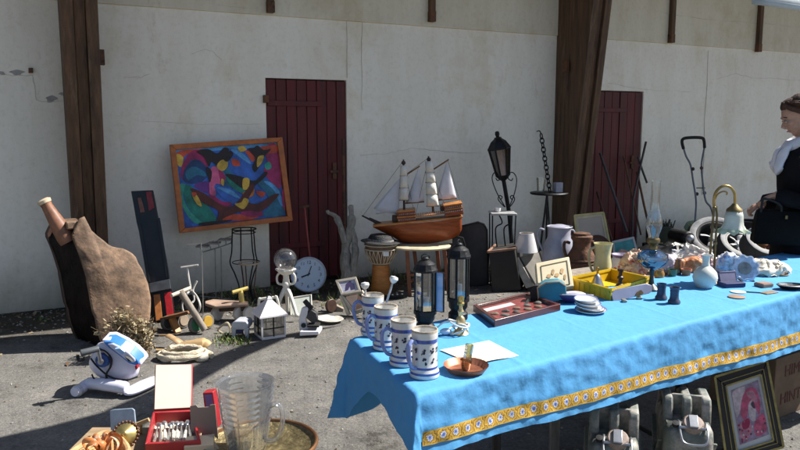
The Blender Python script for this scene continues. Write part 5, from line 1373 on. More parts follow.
# --- four beer mugs
def mugs():
    def proto(label):
        t = thing('beer_mug', label, 'mug', (0, 0, 0), 'white and blue ceramic mugs', local=True)
        H_ = .148; R_ = .047
        body = [(.040, 0), (.053, .003), (.055, .012), (.052, .022), (.0465, .030), (.0455, .06), (.045, .10), (.0465, .122), (.0475, .130), (.0480, H_-.006), (.0475, H_), (.0445, H_), (.043, H_-.01), (.041, .02), (1e-4, .012)]
        b = MB(); b.lathe(body, (0, 0, 0), 36, cap=False); b.build('body', mat('mug_glaze', (.70, .69, .66), .22, var=.05, scale=30, coat=.35), t)
        def band(z0, z1, r, m, nm='glaze_band'):
            b = MB(); b.lathe([(r, z0), (r, z1)], (0, 0, 0), 36, cap=False); b.build(nm, m, t)
        band(.112, .123, .0472, m_blueglaze); band(.014, .021, .0546, m_blueglaze); band(.030, .037, .0470, m_blueglaze)
        b = MB(); b.lathe([(.0484, H_-.005), (.0478, H_+.0012), (.0442, H_+.0012), (.0436, H_-.006)], (0, 0, 0), 36, cap=False); b.build('rim', mat('tan_mug_rim', (.44, .38, .30), .6, var=.25, scale=60), t)
        # dark blue painted marks round the body, in two rows
        b = MB()
        for row, zc in enumerate((.088, .058)):
            for i in range(9):
                an = i*2*PI/9+.3+row*.1
                for (du, dv, s_) in [(random.uniform(-.007, .007), random.uniform(-.008, .008), random.uniform(.0018, .0046)) for _ in range(random.randint(4, 7))]:
                    u = an+du/.046; z0 = zc+dv; rr = .0475-.0008*row
                    b.add([V((rr*math.cos(u+s_*k1/.046), rr*math.sin(u+s_*k1/.046), z0+s_*k2)) for k1, k2 in ((-1, -.3), (-.3, -1), (.6, -.7), (1, .2), (.3, 1), (-.6, .7))], [(0, 1, 2, 3, 4, 5)])
        b.build('painted_marks', mat('cobalt_marks', (.012, .018, .06), .3), t, smooth=False)
        b = MB(); b.tube(smooth_path([(-.044, 0, .112), (-.062, 0, .122), (-.080, 0, .112), (-.084, 0, .088), (-.078, 0, .060), (-.064, 0, .040), (-.045, 0, .034)]), [.0085]*12+[.010]*12+[.0085]*13, 10, flat=.75)
        b.build('handle', mat('blue_handle_glaze', (.22, .28, .56), .25, var=.35, scale=22, coat=.3), t)
        return t
    spots = [(424.5, 382, 1.05, 'blue and white beer mug at the table corner beside the copper dish', rad(215-170)),
             (403.5, 370, 1.0, 'second blue and white beer mug counting from the copper dish', rad(15)),
             (386, 354, 1.0, 'third beer mug counting from the copper dish, next to the stick mug', rad(25)),
             (373, 340, 1.0, 'beer mug with two white knobbed sticks standing in it', rad(-5))]
    o = None
    for i, (x, y, s_, lab, rz) in enumerate(spots):
        p = g(x, y-6)
        if i == 0: o = proto(lab); o.location = p; o.rotation_euler = (0, 0, rz); o.scale = (.84, .84, .99)
        else: dup(o, p, rz, lab)
    p = g(373, 334)
    for x1, y1, lab, dx in ((365, 286, 'white knobbed stick leaning towards the photo frame box in the mug', -.02), (393.5, 280, 'white knobbed stick leaning towards the drum in the mug', .02)):
        q0 = p+V((dx, 0, .02)); q1 = D(x1, y1, p.y+.02)
        t = thing('knobbed_stick', lab, 'stick', q0, 'white knobbed sticks in the mug')
        b = MB(); b.tube([q0, q1], [.0035, .004], 8); b.build('shaft', mat('grey_stick', (.4, .4, .42), .4), t)
        b = MB(); d = (q1-q0).normalized(); b.lathe([(.005, -.012), (.012, -.006), (.0165, .004), (.014, .012), (1e-4, .015)], q1, 14, align(d)); b.build('knob', m_china, t)
mugs()

# --- two tall black carriage lanterns
def lanterns():
    t = thing('carriage_lantern', 'tall black six sided lantern with glass panes near the mugs', 'lantern', (0, 0, 0), 'tall black lanterns on the blue table', local=True)
    H0, H1, R_ = .105, .30, .042
    b = MB(); b.lathe([(.036, 0), (.040, .004), (.040, .03), (.034, .036), (.030, .045), (.036, .055), (.039, .062), (.039, .085), (.046, .088), (.046, .105), (.03, .105)], (0, 0, 0), 12); b.build('base', m_blackmetal, t, ang=25)
    pane = glass('blueish_pane', (.62, .72, .80), .22, .05)
    for i in range(6):
        a0, a1 = i*PI/3+.2, (i+1)*PI/3+.2
        p = [V((R_*math.cos(a), R_*math.sin(a), z)) for z in (H0, H1) for a in (a0, a1)]
        b = MB(); b.add(p, [(0, 1, 3, 2)]); b.build('pane', pane, t, smooth=False)
        b = MB(); b.bar(p[0], p[2], .0075, .0075); b.bar(p[0], p[1], .006, .006); b.bar(p[2], p[3], .006, .006); b.build('pane_frame', m_blackmetal, t, smooth=False)
    b = MB(); b.lathe([(.049, H1-.004), (.049, H1+.006), (.046, H1+.012), (.040, H1+.034), (.024, H1+.048), (.016, H1+.052), (.016, H1+.060), (.010, H1+.066), (1e-4, H1+.068)], (0, 0, 0), 12); b.build('cap', m_blackmetal, t, ang=25)
    b = MB(); b.lathe([(.016, H0+.002), (.016, .17), (.003, .172), (.002, .18), (1e-4, .18)], (0, 0, 0), 14); b.build('candle', m_china, t)
    b = MB(); b.lathe([(.03, H0+.003), (.031, H0+.01), (.02, H0+.012)], (0, 0, 0), 14); b.build('candle_cup', m_brassdull, t)
    b = MB(); b.tube(arc((0, 0, H1+.065), .016, 0, 2*PI, 14)[:-1], .0025, 5, True); b.build('hanging_ring', m_blackmetal, t)
    t.location = g(425, 331); t.scale = (.92, .92, .76)
    # an opened glazed door on the front lantern
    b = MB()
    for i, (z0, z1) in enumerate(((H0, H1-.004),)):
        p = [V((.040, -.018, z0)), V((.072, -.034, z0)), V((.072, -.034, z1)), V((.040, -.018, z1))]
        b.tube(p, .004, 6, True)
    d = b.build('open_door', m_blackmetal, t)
    b = MB(); b.add(p, [(0, 1, 2, 3)]); b.build('door_pane', mat('sky_reflection_pane', (.13, .30, .56), .15, var=.15, coat=.6), d, smooth=False)  # blue sky reflection put into the pane's own colour
    # rear one: same kind, pane pattern seen through brass lamp
    r = dup(t, g(458, 319), 1.1, 'tall black six sided lantern standing behind the brass table lamp')
    for k in kids(r):
        if k.name.startswith('open_door'):
            for kk in kids(k): bpy.data.objects.remove(kk)
            bpy.data.objects.remove(k)
    r.scale = (.96, .96, .83)
lanterns()

def brass_lamp():
    p = g(460.5, 334)
    t = thing('brass_candlestick_lamp', 'turned brass candlestick lamp with white flex wound round its foot', 'lamp', p)
    b = MB(); b.lathe([(.030, 0), (.032, .004), (.026, .010), (.014, .018), (.010, .024), (.016, .032), (.019, .046), (.014, .062), (.008, .068), (.009, .080), (.012, .086), (.007, .094), (.007, .118)], p, 24); b.build('stem', mat('pale_brass', (.62, .47, .24), .3, .75, var=.2), t)
    b = MB(); b.lathe([(.012, .108), (.014, .116), (.011, .121), (.012, .128), (.011, .140), (.004, .142)], p, 18); b.build('lamp_holder', m_brass, t)
    b = MB(); pts = []
    for i in range(90):
        f = i/89; an = f*6*PI; rr = .030+.010*math.sin(f*9)
        pts.append(p+V((rr*math.cos(an)-.004, rr*math.sin(an), .012+.034*f+.012*math.sin(an*1.3))))
    pts += smooth_path([pts[-1], p+V((-.05, -.01, .05)), p+V((-.09, 0, .02)), p+V((-.10, .02, .003)), p+V((-.14, .05, .003))])
    b.tube(pts, .0034, 6); b.build('flex', mat('white_flex', (.70, .69, .66), .5), t)
    c = p+V((-.055, -.015, .014))
    t2 = b = MB(); b.ball(c, (.022, .014, .012), 12, 8); b.build('plug', mat('pale_blue_plug', (.55, .62, .75), .4), t)
brass_lamp()

def display_box():
    t = thing('fossil_display_box', 'shallow mahogany display box with labelled stones on red lining under glass', 'display box', g(515, 313))
    Q = [g(473, 311.5), g(527, 298.5), g(560.5, 310.5), g(494.5, 327.5)]  # back-left, back-right, front-right, front-left
    c = sum(Q, V())/4; h = V((0, 0, .028))
    wd_ = mat('mahogany', (.085, .022, .016), .3, var=.3, scale=9, coat=.3)
    I = [p+(c-p)*.11 for p in Q]
    for i in range(4):
        j = (i+1) % 4; b = MB(); b.ext([Q[i], Q[j], I[j], I[i]], h); b.build('side', wd_, t, bevel=.002)
    b = MB(); b.ext([p+V((0, 0, .006)) for p in I], V((0, 0, .006))); b.build('lining', mat('red_lining', (.30, .05, .045), .8, var=.35, scale=26), t, smooth=False)
    P = lambda u, v, z=.0: (I[0]*(1-u)+I[1]*u)*(1-v)+(I[3]*(1-u)+I[2]*u)*v+V((0, 0, .0125+z))
    b = MB(); b.add([P(.06, .10), P(.62, .10), P(.62, .30), P(.06, .30)], [(0, 1, 2, 3)]); b.build('white_label', mat('white_card', (.7, .7, .7), .8), t, smooth=False)
    for i in range(9):
        u = .12+.10*i; v = .55+.20*(i % 2)
        b = MB(); b.ball(P(u, v, .002), (.017, .011, .007), 10, 7)
        for k, p_ in enumerate(b.v): b.v[k] = p_+noise.noise_vector(p_*60)*.004
        b.build('stone', random.choice((mat('grey_fossil', (.22, .21, .19), .8), mat('dark_fossil', (.11, .11, .10), .8), mat('brown_fossil', (.30, .21, .14), .8))), t)
    b = MB()
    for i in range(6):
        u = .10+.145*i; b.add([P(u, .86), P(u+.09, .86), P(u+.09, .95), P(u, .95)], [(0, 1, 2, 3)])
    b.build('name_tags', mat('cream_tag', (.6, .52, .42), .8), t, smooth=False)
    b = MB(); b.ext([p+V((0, 0, .024)) for p in I], V((0, 0, .002))); b.build('glass_lid', glass('lid_glass', (.97, .98, .98), .01, top=.16), t, smooth=False)
display_box()

def front_wares():
    t = thing('cream_paper_sheet', 'sheet of cream paper lying flat on the blue cloth behind the copper dish', 'paper', g(478, 352))
    q = [g(440, 351), g(489, 341.5), g(519, 356), g(475, 366)]
    b = MB(); b.loft([[(q[0]*(1-u)+q[1]*u)*(1-v)+(q[3]*(1-u)+q[2]*u)*v+V((0, 0, .004+.003*math.sin(u*5)*v)) for u in [i/8 for i in range(9)]] for v in [i/8 for i in range(9)]], closed=False)
    b.build('sheet', mat('cream_sheet', (.72, .66, .47), .8, var=.03), t, ang=180)
    p = g(466, 371)
    t = thing('copper_dish', 'round fluted copper dish holding a small glass candle holder', 'dish', p)
    b = MB(); R_ = 23.5*p.y/FPX
    b.lathe([(1e-4, .003), (R_*.72, .003), (R_*.8, .005), (R_*.97, .02), (R_, .022), (R_*.985, .019), (R_*.8, .001), (R_*.7, 0), (1e-4, 0)], p, 48, cap=False, fn=lambda an, i: 1+(.012*math.cos(24*an) if 3 <= i <= 5 else 0))
    b.build('dish', mat('copper', (.42, .16, .09), .4, .55, var=.25, scale=18), t)
    pc = p+V((0, 0, .004))
    t = thing('glass_candle_holder', 'small amber and clear glass candle holder standing in the copper dish', 'candle holder', pc)
    b = MB(); b.lathe([(.012, .0), (.014, .004), (.017, .02), (.019, .033), (.0165, .033), (.012, .006), (1e-4, .006)], pc, 20, cap=False); b.build('cup', glass('amber_cup', (.72, .58, .28), .2, .05), t)
    b = MB(); b.lathe([(1e-4, .005), (.0125, .005), (.013, .014), (1e-4, .014)], pc, 16, cap=False); b.build('wax', mat('amber_wax', (.35, .22, .06), .5), t)
    b = MB(); M_ = RotY(.16); b.lathe([(.008, .02), (.012, .03), (.0125, .078), (.0115, .078), (.0105, .034)], pc+V((-.002, 0, .004)), 18, M_, cap=False, fn=lambda an, i: 1+.08*math.cos(6*an)); b.build('glass_tube', glass('greenish_glass', (.84, .86, .70), .25, .03), t)
front_wares()

# second low table of goods behind: its top carries crate, crockery and cloths
def back_table():
    z = .742
    q = [g(551, 302, z), g(752, 269.5, z), D(752, 262, g(752, 269.5, z).y+.3), None]
    A = q[0]; B_ = q[1]; d = (B_-A).normalized(); nrm = V((-d.y, d.x, 0)); W_ = .50
    t = thing('goods_table', 'second wooden table with goods standing close behind the blue table', 'table', (A+B_)/2*1+V((0, 0, -z)))
    b = MB(); b.ext([A, B_, B_+nrm*W_, A+d*.38+nrm*W_], V((0, 0, -.03))); b.build('tabletop', m_woodgrey, t, smooth=False, bevel=.003)
    for P in (A+d*.1+nrm*.06, B_-d*.1+nrm*.06, A+d*.45+nrm*(W_-.06), B_-d*.1+nrm*(W_-.06)):
        b = MB(); b.bar(V((P.x, P.y, z-.03)), V((P.x, P.y, 0)), .04); b.build('leg', m_woodgrey, t)
    return A, d, nrm
BA, BD, BN = back_table()
BZ = .742
def back_wares():
    # cream box / book leaning
    n = V((-.02, -.72, .66)).normalized(); P0 = g(553, 296, BZ)
    t = thing('cream_decorated_book', 'cream covered book with gold and tan drawing propped upright beside the teal case', 'book', P0)
    q = lambda x, y, o=0: PLN(x, y, P0+n*o, n)
    b = MB(); b.ext([q(535.5, 263), q(569, 256.5), q(574, 286), q(538, 291)], -n*.035); b.build('cover', mat('cream_cover', (.70, .60, .40), .6, var=.08), t, bevel=.004)
    b = MB()
    for pts in ([(541, 266), (567, 260.5), (570, 284), (543, 288)],):
        P = [q(x, y, .002) for x, y in pts]; b.tube(P, .0016, 5, True)
    b.build('gold_line', m_brass, t)
    b = MB()
    for (x, y, rx, ry) in ((549, 276, 3, 2), (553, 272, 2, 3), (557, 275, 3, 2), (562, 271, 2.2, 3), (559, 281, 4, 1.4), (550, 283, 4, 1.2), (565, 277, 1.5, 3)):
        b.add([q(x+rx*math.cos(k*PI/4+.3)*(1 if k % 2 else .6), y+ry*math.sin(k*PI/4+.3), .002) for k in range(8)], [list(range(8))])
    b.build('cover_drawing', mat('tan_ink', (.48, .30, .13), .6, var=.3, scale=30), t, smooth=False)
    # teal case standing on the blue cloth edge
    P0 = g(549, 304)
    t = thing('teal_jewel_case', 'small dark case with teal lining standing open at the back edge of blue cloth', 'case', P0)
    a = At(549, 304, TZ)
    b = MB(); b.ext([a(531, 304), a(529.5, 291), a(534, 285), a(540, 285.5), a(539, 306)], V((.02, .05, 0))); b.build('side', m_rubber, t, bevel=.004)
    b = MB(); b.ext([a(539, 305), a(537.5, 288), a(546, 282.5), a(559, 281.5), a(566, 286), a(567, 299)], V((.01, .07, .0))); b.build('teal_face', mat('teal_velvet', (.03, .19, .26), .7, var=.25), t, bevel=.004)
    b = MB(); b.tube([a(x, y, -.003) for x, y in ((539, 305), (537.5, 288), (546, 282.5), (559, 281.5), (566, 286))], .004, 6); b.build('rim', mat('tan_rim', (.36, .27, .18), .5), t)
    # black flap touching the display box
    b = MB(); b.ext([a(522, 306, -.06), a(528, 299, -.02), a(531, 300, 0), a(527, 305, -.05)], V((.004, .01, 0))); b.build('flap', m_rubber, t)
    # plates
    p = g(590, 312)
    t = thing('stacked_plates', 'untidy stack of small white and blue rimmed plates on the blue cloth', 'plates', p)
    z = 0
    for i in range(7):
        R_ = (.064, .060, .056, .054, .052, .05, .047)[i]
        c = p+V((random.gauss(0, .004)-.004*i*.6, random.gauss(0, .004)+.003*i, z)); M = RotX(random.gauss(0, .04)) @ RotY(random.gauss(.03, .05))
        b = MB(); b.lathe([(1e-4, .004), (R_*.55, .004), (R_*.7, .006), (R_, .015), (R_*.99, .0125), (R_*.6, .0), (1e-4, 0)], c, 30, M, cap=False); pl_ = b.build('plate', m_china, t)
        b = MB(); b.lathe([(R_*1.004, .0152), (R_*.93, .0135)], c, 30, M, cap=False); b.build('blue_rim', mat('lilac_rim', (.20, .22, .42), .3), pl_)
        z += .0066
    p = g(571, 302.5)
    t = thing('purple_fish_dish', 'long white dish with dark purple underside tilted against the plate stack', 'dish', p)
    M = RotZ(-.15) @ RotX(-.15); c = p+V((0, 0, .006))
    b = MB(); b.lathe([(1e-4, 0), (.5, 0), (.85, .012), (1, .03), (.97, .031), (.8, .018), (.45, .006), (1e-4, .006)], c, 28, M @ Matrix.Diagonal(V((.095, .048, 1.))), cap=False); b.build('dish', mat('lilac_white_dish', (.60, .58, .66), .3, var=.2), t)
    b = MB(); b.lathe([(.5, -.001), (.86, .0115), (1.0, .027)], c, 28, M @ Matrix.Diagonal(V((.0955, .0485, 1.))), cap=False); b.build('glazed_underside', mat('purple_glaze', (.06, .03, .12), .3), t)
    b = MB(); b.ball(c+V((.01, 0, .028)), (.055, .026, .016), 14, 8); b.build('folded_cloth', mat('lilac_napkin', (.5, .47, .58), .9, var=.3, scale=20), t)
    # yellow tray crate
    yl = mat('yellow_plastic', (.75, .50, .02), .4, var=.08, transl=.15)
    zt = BZ+.062
    C_ = [G(570, 277, zt), G(611, 289, zt), G(650, 277, zt), G(611, 268.5, zt)]
    cen = sum(C_, V())/4
    t = thing('yellow_crate', 'shallow bright yellow plastic crate holding a bell and a dark candlestick', 'crate', V((cen.x, cen.y, BZ)))
    for i in range(4):
        p0, p1 = C_[i], C_[(i+1) % 4]; d = (p1-p0).normalized(); nn = V((-d.y, d.x, 0)); nn = nn if nn.dot(cen-p0) > 0 else -nn
        b = MB()
        dn = V((0, 0, -.057))
        b.ext([p0, p1, p1+dn, p0+dn], nn*.004)
        b.ext([p0-nn*.004, p1-nn*.004, p1-nn*.004+V((0, 0, -.01)), p0-nn*.004+V((0, 0, -.01))], nn*.012)
        L_ = (p1-p0).length
        for k in range(1, 8):
            q_ = p0+d*(L_*k/8); b.bar(q_-nn*.002+V((0, 0, -.010)), q_-nn*.002+V((0, 0, -.055)), .004, .004)
        b.build('side', yl, t)
    b = MB(); b.ext([V((p_.x, p_.y, BZ+.003)) for p_ in C_], V((0, 0, .004))); b.build('bottom', yl, t, smooth=False)
    p = G(597, 286, BZ+.007)
    t = thing('silver_bell', 'small silver hand bell standing inside the yellow crate', 'bell', p)
    k = p.y/FPX
    b = MB(); b.lathe([(7*k, 0), (6.2*k, .012), (4*k, .035), (3*k, .05), (1.6*k, .056), (1.2*k, .058)], p, 22); b.build('bell', m_steel, t)
    b = MB(); b.lathe([(1.2*k, .056), (1.0*k, .07), (1.8*k, .08), (1.4*k, .09), (1e-4, .094)], p, 14); b.build('handle', m_brass, t)
    p = G(620, 286, BZ+.007)
    t = thing('dark_wood_candlestick', 'dark turned wooden candlestick standing inside the yellow crate', 'candlestick', p)
    b = MB(); b.lathe([(.020, 0), (.020, .006), (.011, .012), (.009, .03), (.015, .036), (.015, .044), (.009, .050), (.009, .068), (.015, .074), (.014, .084), (.006, .085)], p, 20); b.build('stick', m_wooddark, t)
    p = G(584, 288.5, BZ+.007)
    t = thing('amber_glass_cup', 'small amber glass cup beside the silver bell in yellow crate', 'cup', p)
    b = MB(); b.lathe([(.012, 0), (.02, .01), (.022, .035), (.020, .035), (.016, .01), (1e-4, .006)], p, 18, cap=False); b.build('cup', glass('amber_glass', (.55, .30, .06), .15), t)
    # things standing behind crate on the goods table
    def lump(name, label, cat, x, y, dims, m, amp=.02, rz=0, fr=19):
        p = G(x, y, BZ); t = thing(name, label, cat, p)
        b = MB(); b.ball(p+V((0, 0, dims[2]*.8)), dims, 48, 30, RotZ(rz))
        for i, p_ in enumerate(b.v):
            q_ = p_+noise.noise_vector(p_*fr)*amp+noise.noise_vector(p_*fr*2.7)*amp*.55+noise.noise_vector(p_*fr*6)*amp*.2; q_.z = max(q_.z, BZ+.001); b.v[i] = q_
        b.build('bundle', m, t, ang=70)
    def bowl(name, label, cat, x, y, prof, m, seg=28, extra=None, z=BZ):
        p = G(x, y, z); k = p.y/FPX; t = thing(name, label, cat, p)
        b = MB(); b.lathe([(r*k, h*k) for r, h in prof], p, seg, cap=False); b.build('body', m, t)
        return t, p, k
    # cream jug with handle loop
    t, p, k = bowl('cream_jug', 'tall pale yellow jug with wavy lip behind the yellow crate', 'jug', 602, 279, [(7, 0), (8.5, 4), (9, 15), (7.5, 24), (8.5, 34), (9.5, 37), (9, 37), (7, 25), (7, 2)], mat('pale_yellow_glaze', (.62, .56, .30), .3, var=.12, coat=.2))
    b = MB(); f = lambda x, z: p+V((x*k, 0, z*k)); b.tube(smooth_path([f(-8, 33), f(-13, 30), f(-14, 20), f(-11, 10), f(-8, 7)]), 1.3*k, 8); b.build('handle', mat('yellow_glaze_handle', (.5, .45, .26), .3), t)
    t, p, k = bowl('round_china_pot', 'round white china pot with lilac rim beside the pale yellow jug', 'pot', 621, 274, [(5, 0), (9, 3), (11.5, 9), (10, 15), (8.5, 17.5), (10.5, 20.5), (9.5, 20.5), (7.5, 17), (1, 4)], mat('lilac_china', (.62, .58, .66), .25, var=.12, coat=.3))
    b = MB(); b.lathe([(8.7*k, 17.6*k), (10.7*k, 20.6*k), (9.4*k, 20.7*k)], p, 28, cap=False); b.build('painted_rim', mat('violet_rim', (.16, .12, .28), .3), t)
    b = MB()
    for i in range(7):
        an = -2.4+i*.35; r_ = 11.2*k; b.ball(p+V((r_*math.cos(an), r_*math.sin(an), (7.5+2*math.sin(i*2))*k)), (1.6*k, .5*k, 1.4*k), 8, 6)
    b.build('flower_spots', mat('pink_spots', (.5, .13, .14), .4), t)
    lump('floral_cloth_bundle', 'floral red and cream cloth bundle behind the foot of blue oil lamp', 'cloth', 634, 276, (.075, .06, .075), mat('floral_cloth', (.55, .40, .30), .9, var=.35, scale=18, c2=(.34, .07, .05), thr=.56, s2=22), .025)
    lump('lilac_cloth_bundle', 'crumpled lilac and white cloth between oil lamp and brown bottle', 'cloth', 664, 273, (.075, .06, .055), mat('lilac_cloth', (.62, .58, .68), .9, var=.25, scale=14, c2=(.24, .16, .42), thr=.6, s2=16), .025)
    t, p, k = bowl('brown_glass_bottle', 'small brown glass bottle amid the lilac and orange cloths', 'bottle', 677.5, 276, [(3.4, 0), (3.6, 1), (3.6, 13), (3, 15), (3.2, 17), (2.6, 17), (1e-3, 2)], mat('brown_bottle', (.20, .07, .02), .15, var=.2, coat=.5), 18)
    lump('white_cloth_heap', 'crumpled white cloth heaped behind the white round vase', 'cloth', 693, 269, (.11, .07, .065), mat('white_linen', (.72, .70, .64), .9, var=.06), .035)
    lump('orange_pattern_cloth', 'orange and cream patterned cloth folded before the white cloth heap', 'cloth', 691, 273, (.085, .05, .045), mat('orange_cloth', (.58, .22, .09), .9, var=.25, scale=18, c2=(.65, .55, .42), thr=.55, s2=14), .02)
    lump('cream_cloth_heap', 'crumpled cream cloth between the scalloped plate and the woman', 'cloth', 762, 276, (.13, .08, .045), mat('cream_linen', (.66, .60, .50), .9, var=.12, c2=(.45, .25, .18), thr=.66, s2=14), .03)
    lump('striped_cloth', 'grey and white checked cloth crumpled behind the brown bottle', 'cloth', 682, 268, (.075, .05, .06), mat('grey_check_cloth', (.50, .50, .52), .9, var=.4, scale=26, c2=(.14, .14, .20), thr=.58, s2=24), .026)
    lump('pink_cloth', 'small pink and cream cloth bundle between white heap and sugar bowl', 'cloth', 701, 271, (.05, .045, .05), mat('pink_cloth', (.62, .36, .34), .9, var=.25, scale=18), .022)
    lump('blue_white_cloth', 'blue and white printed cloth crumpled behind the navy jewellery box', 'cloth', 728, 274, (.07, .05, .06), mat('blue_print_cloth', (.60, .64, .74), .9, var=.3, scale=22, c2=(.10, .16, .42), thr=.58, s2=20), .024)
    t, p, k = bowl('green_cup', 'small dark green cup tucked beside the brown glass bottle', 'cup', 672, 278, [(3, 0), (4.4, 4), (4.8, 9), (4.4, 9), (3.6, 4), (1e-3, 1)], mat('green_glaze', (.05, .12, .07), .25, var=.2, coat=.3))
    t, p, k = bowl('terracotta_pot', 'small terracotta pot standing between the lilac and orange cloths', 'pot', 686, 277, [(3.4, 0), (4.8, 6), (5.4, 6.4), (5.4, 8.4), (4.8, 8.4), (3.6, 1), (1e-3, 1)], mat('terracotta', (.42, .17, .09), .8, var=.15))
    t, p, k = bowl('amber_jar', 'squat amber glass jar in front of the checked grey cloth', 'jar', 659, 279, [(3, 0), (5, 2), (5.4, 6), (3.8, 9), (4, 10), (3.4, 10), (1e-3, 1)], mat('amber_jar_glass', (.34, .16, .03), .15, var=.2, coat=.5))
    t, p, k = bowl('floral_bowl', 'cream bowl with rose pattern behind the scalloped blue plate', 'bowl', 755, 271, [(3.5, 0), (4, 1), (8, 5), (9.6, 9), (9.2, 9.2), (7.4, 5.4), (1e-3, 2)], mat('rose_china', (.64, .56, .48), .3, var=.2, scale=24, c2=(.42, .10, .12), thr=.58, s2=26))
    for i, (x, y, nm, lab, m_) in enumerate(((657, 273, 'white_cup', 'white china cup beside the lilac cloth bundle', m_china), (708, 268, 'white_sugar_bowl', 'white lidded sugar bowl behind the brass lamp', m_china), (725, 269, 'white_teapot', 'white teapot between brass lamp and plate', m_china), (671, 268, 'floral_cup', 'pink patterned cup at the back of the goods table', mat('pink_pattern_china', (.62, .48, .44), .3, var=.25, scale=30, c2=(.4, .1, .12), thr=.6, s2=28)))):
        t, p, k = bowl(nm, lab, nm.split('_')[1], x, y, [(3.6, 0), (4, 1), (6.4, 5), (7, 10), (6.6, 12), (6.2, 12), (6, 6), (1e-3, 2)], m_)
        b = MB(); b.tube(smooth_path([p+V((6*k, 0, 10*k)), p+V((9.5*k, 0, 10*k)), p+V((9.5*k, 0, 5*k)), p+V((6*k, 0, 3*k))]), .9*k, 7); b.build('handle', m_, t)
        if 'cup' not in nm:
            b = MB(); b.lathe([(6.3*k, 12*k), (5.5*k, 14*k), (1.5*k, 15.5*k), (1.6*k, 17.5*k), (1e-4, 18*k)], p, 22); b.build('lid', m_, t)
        if nm == 'white_teapot':
            b = MB(); b.tube(smooth_path([p+V((-6*k, 0, 4*k)), p+V((-10*k, 0, 7*k)), p+V((-12*k, 0, 12*k))]), [1.8*k]*6+[1.4*k]*6+[1.0*k], 8); b.build('spout', m_, t)
    for i, (x, y) in enumerate(((770, 273), (779, 277), (748, 272))):
        t, p, k = bowl('saucer', ('white saucer tilted at the woman\'s bag edge', 'patterned tan saucer lowest beside the woman\'s coat', 'small white saucer behind the blue and white plate')[i], 'saucer', x, y, [(1e-3, 1), (6, 1), (9, 3.5), (8.8, 4), (5.5, 1.6), (1e-3, 1.6)], m_china if i != 1 else mat('tan_china', (.5, .36, .24), .4, var=.3, scale=24))
back_wares()

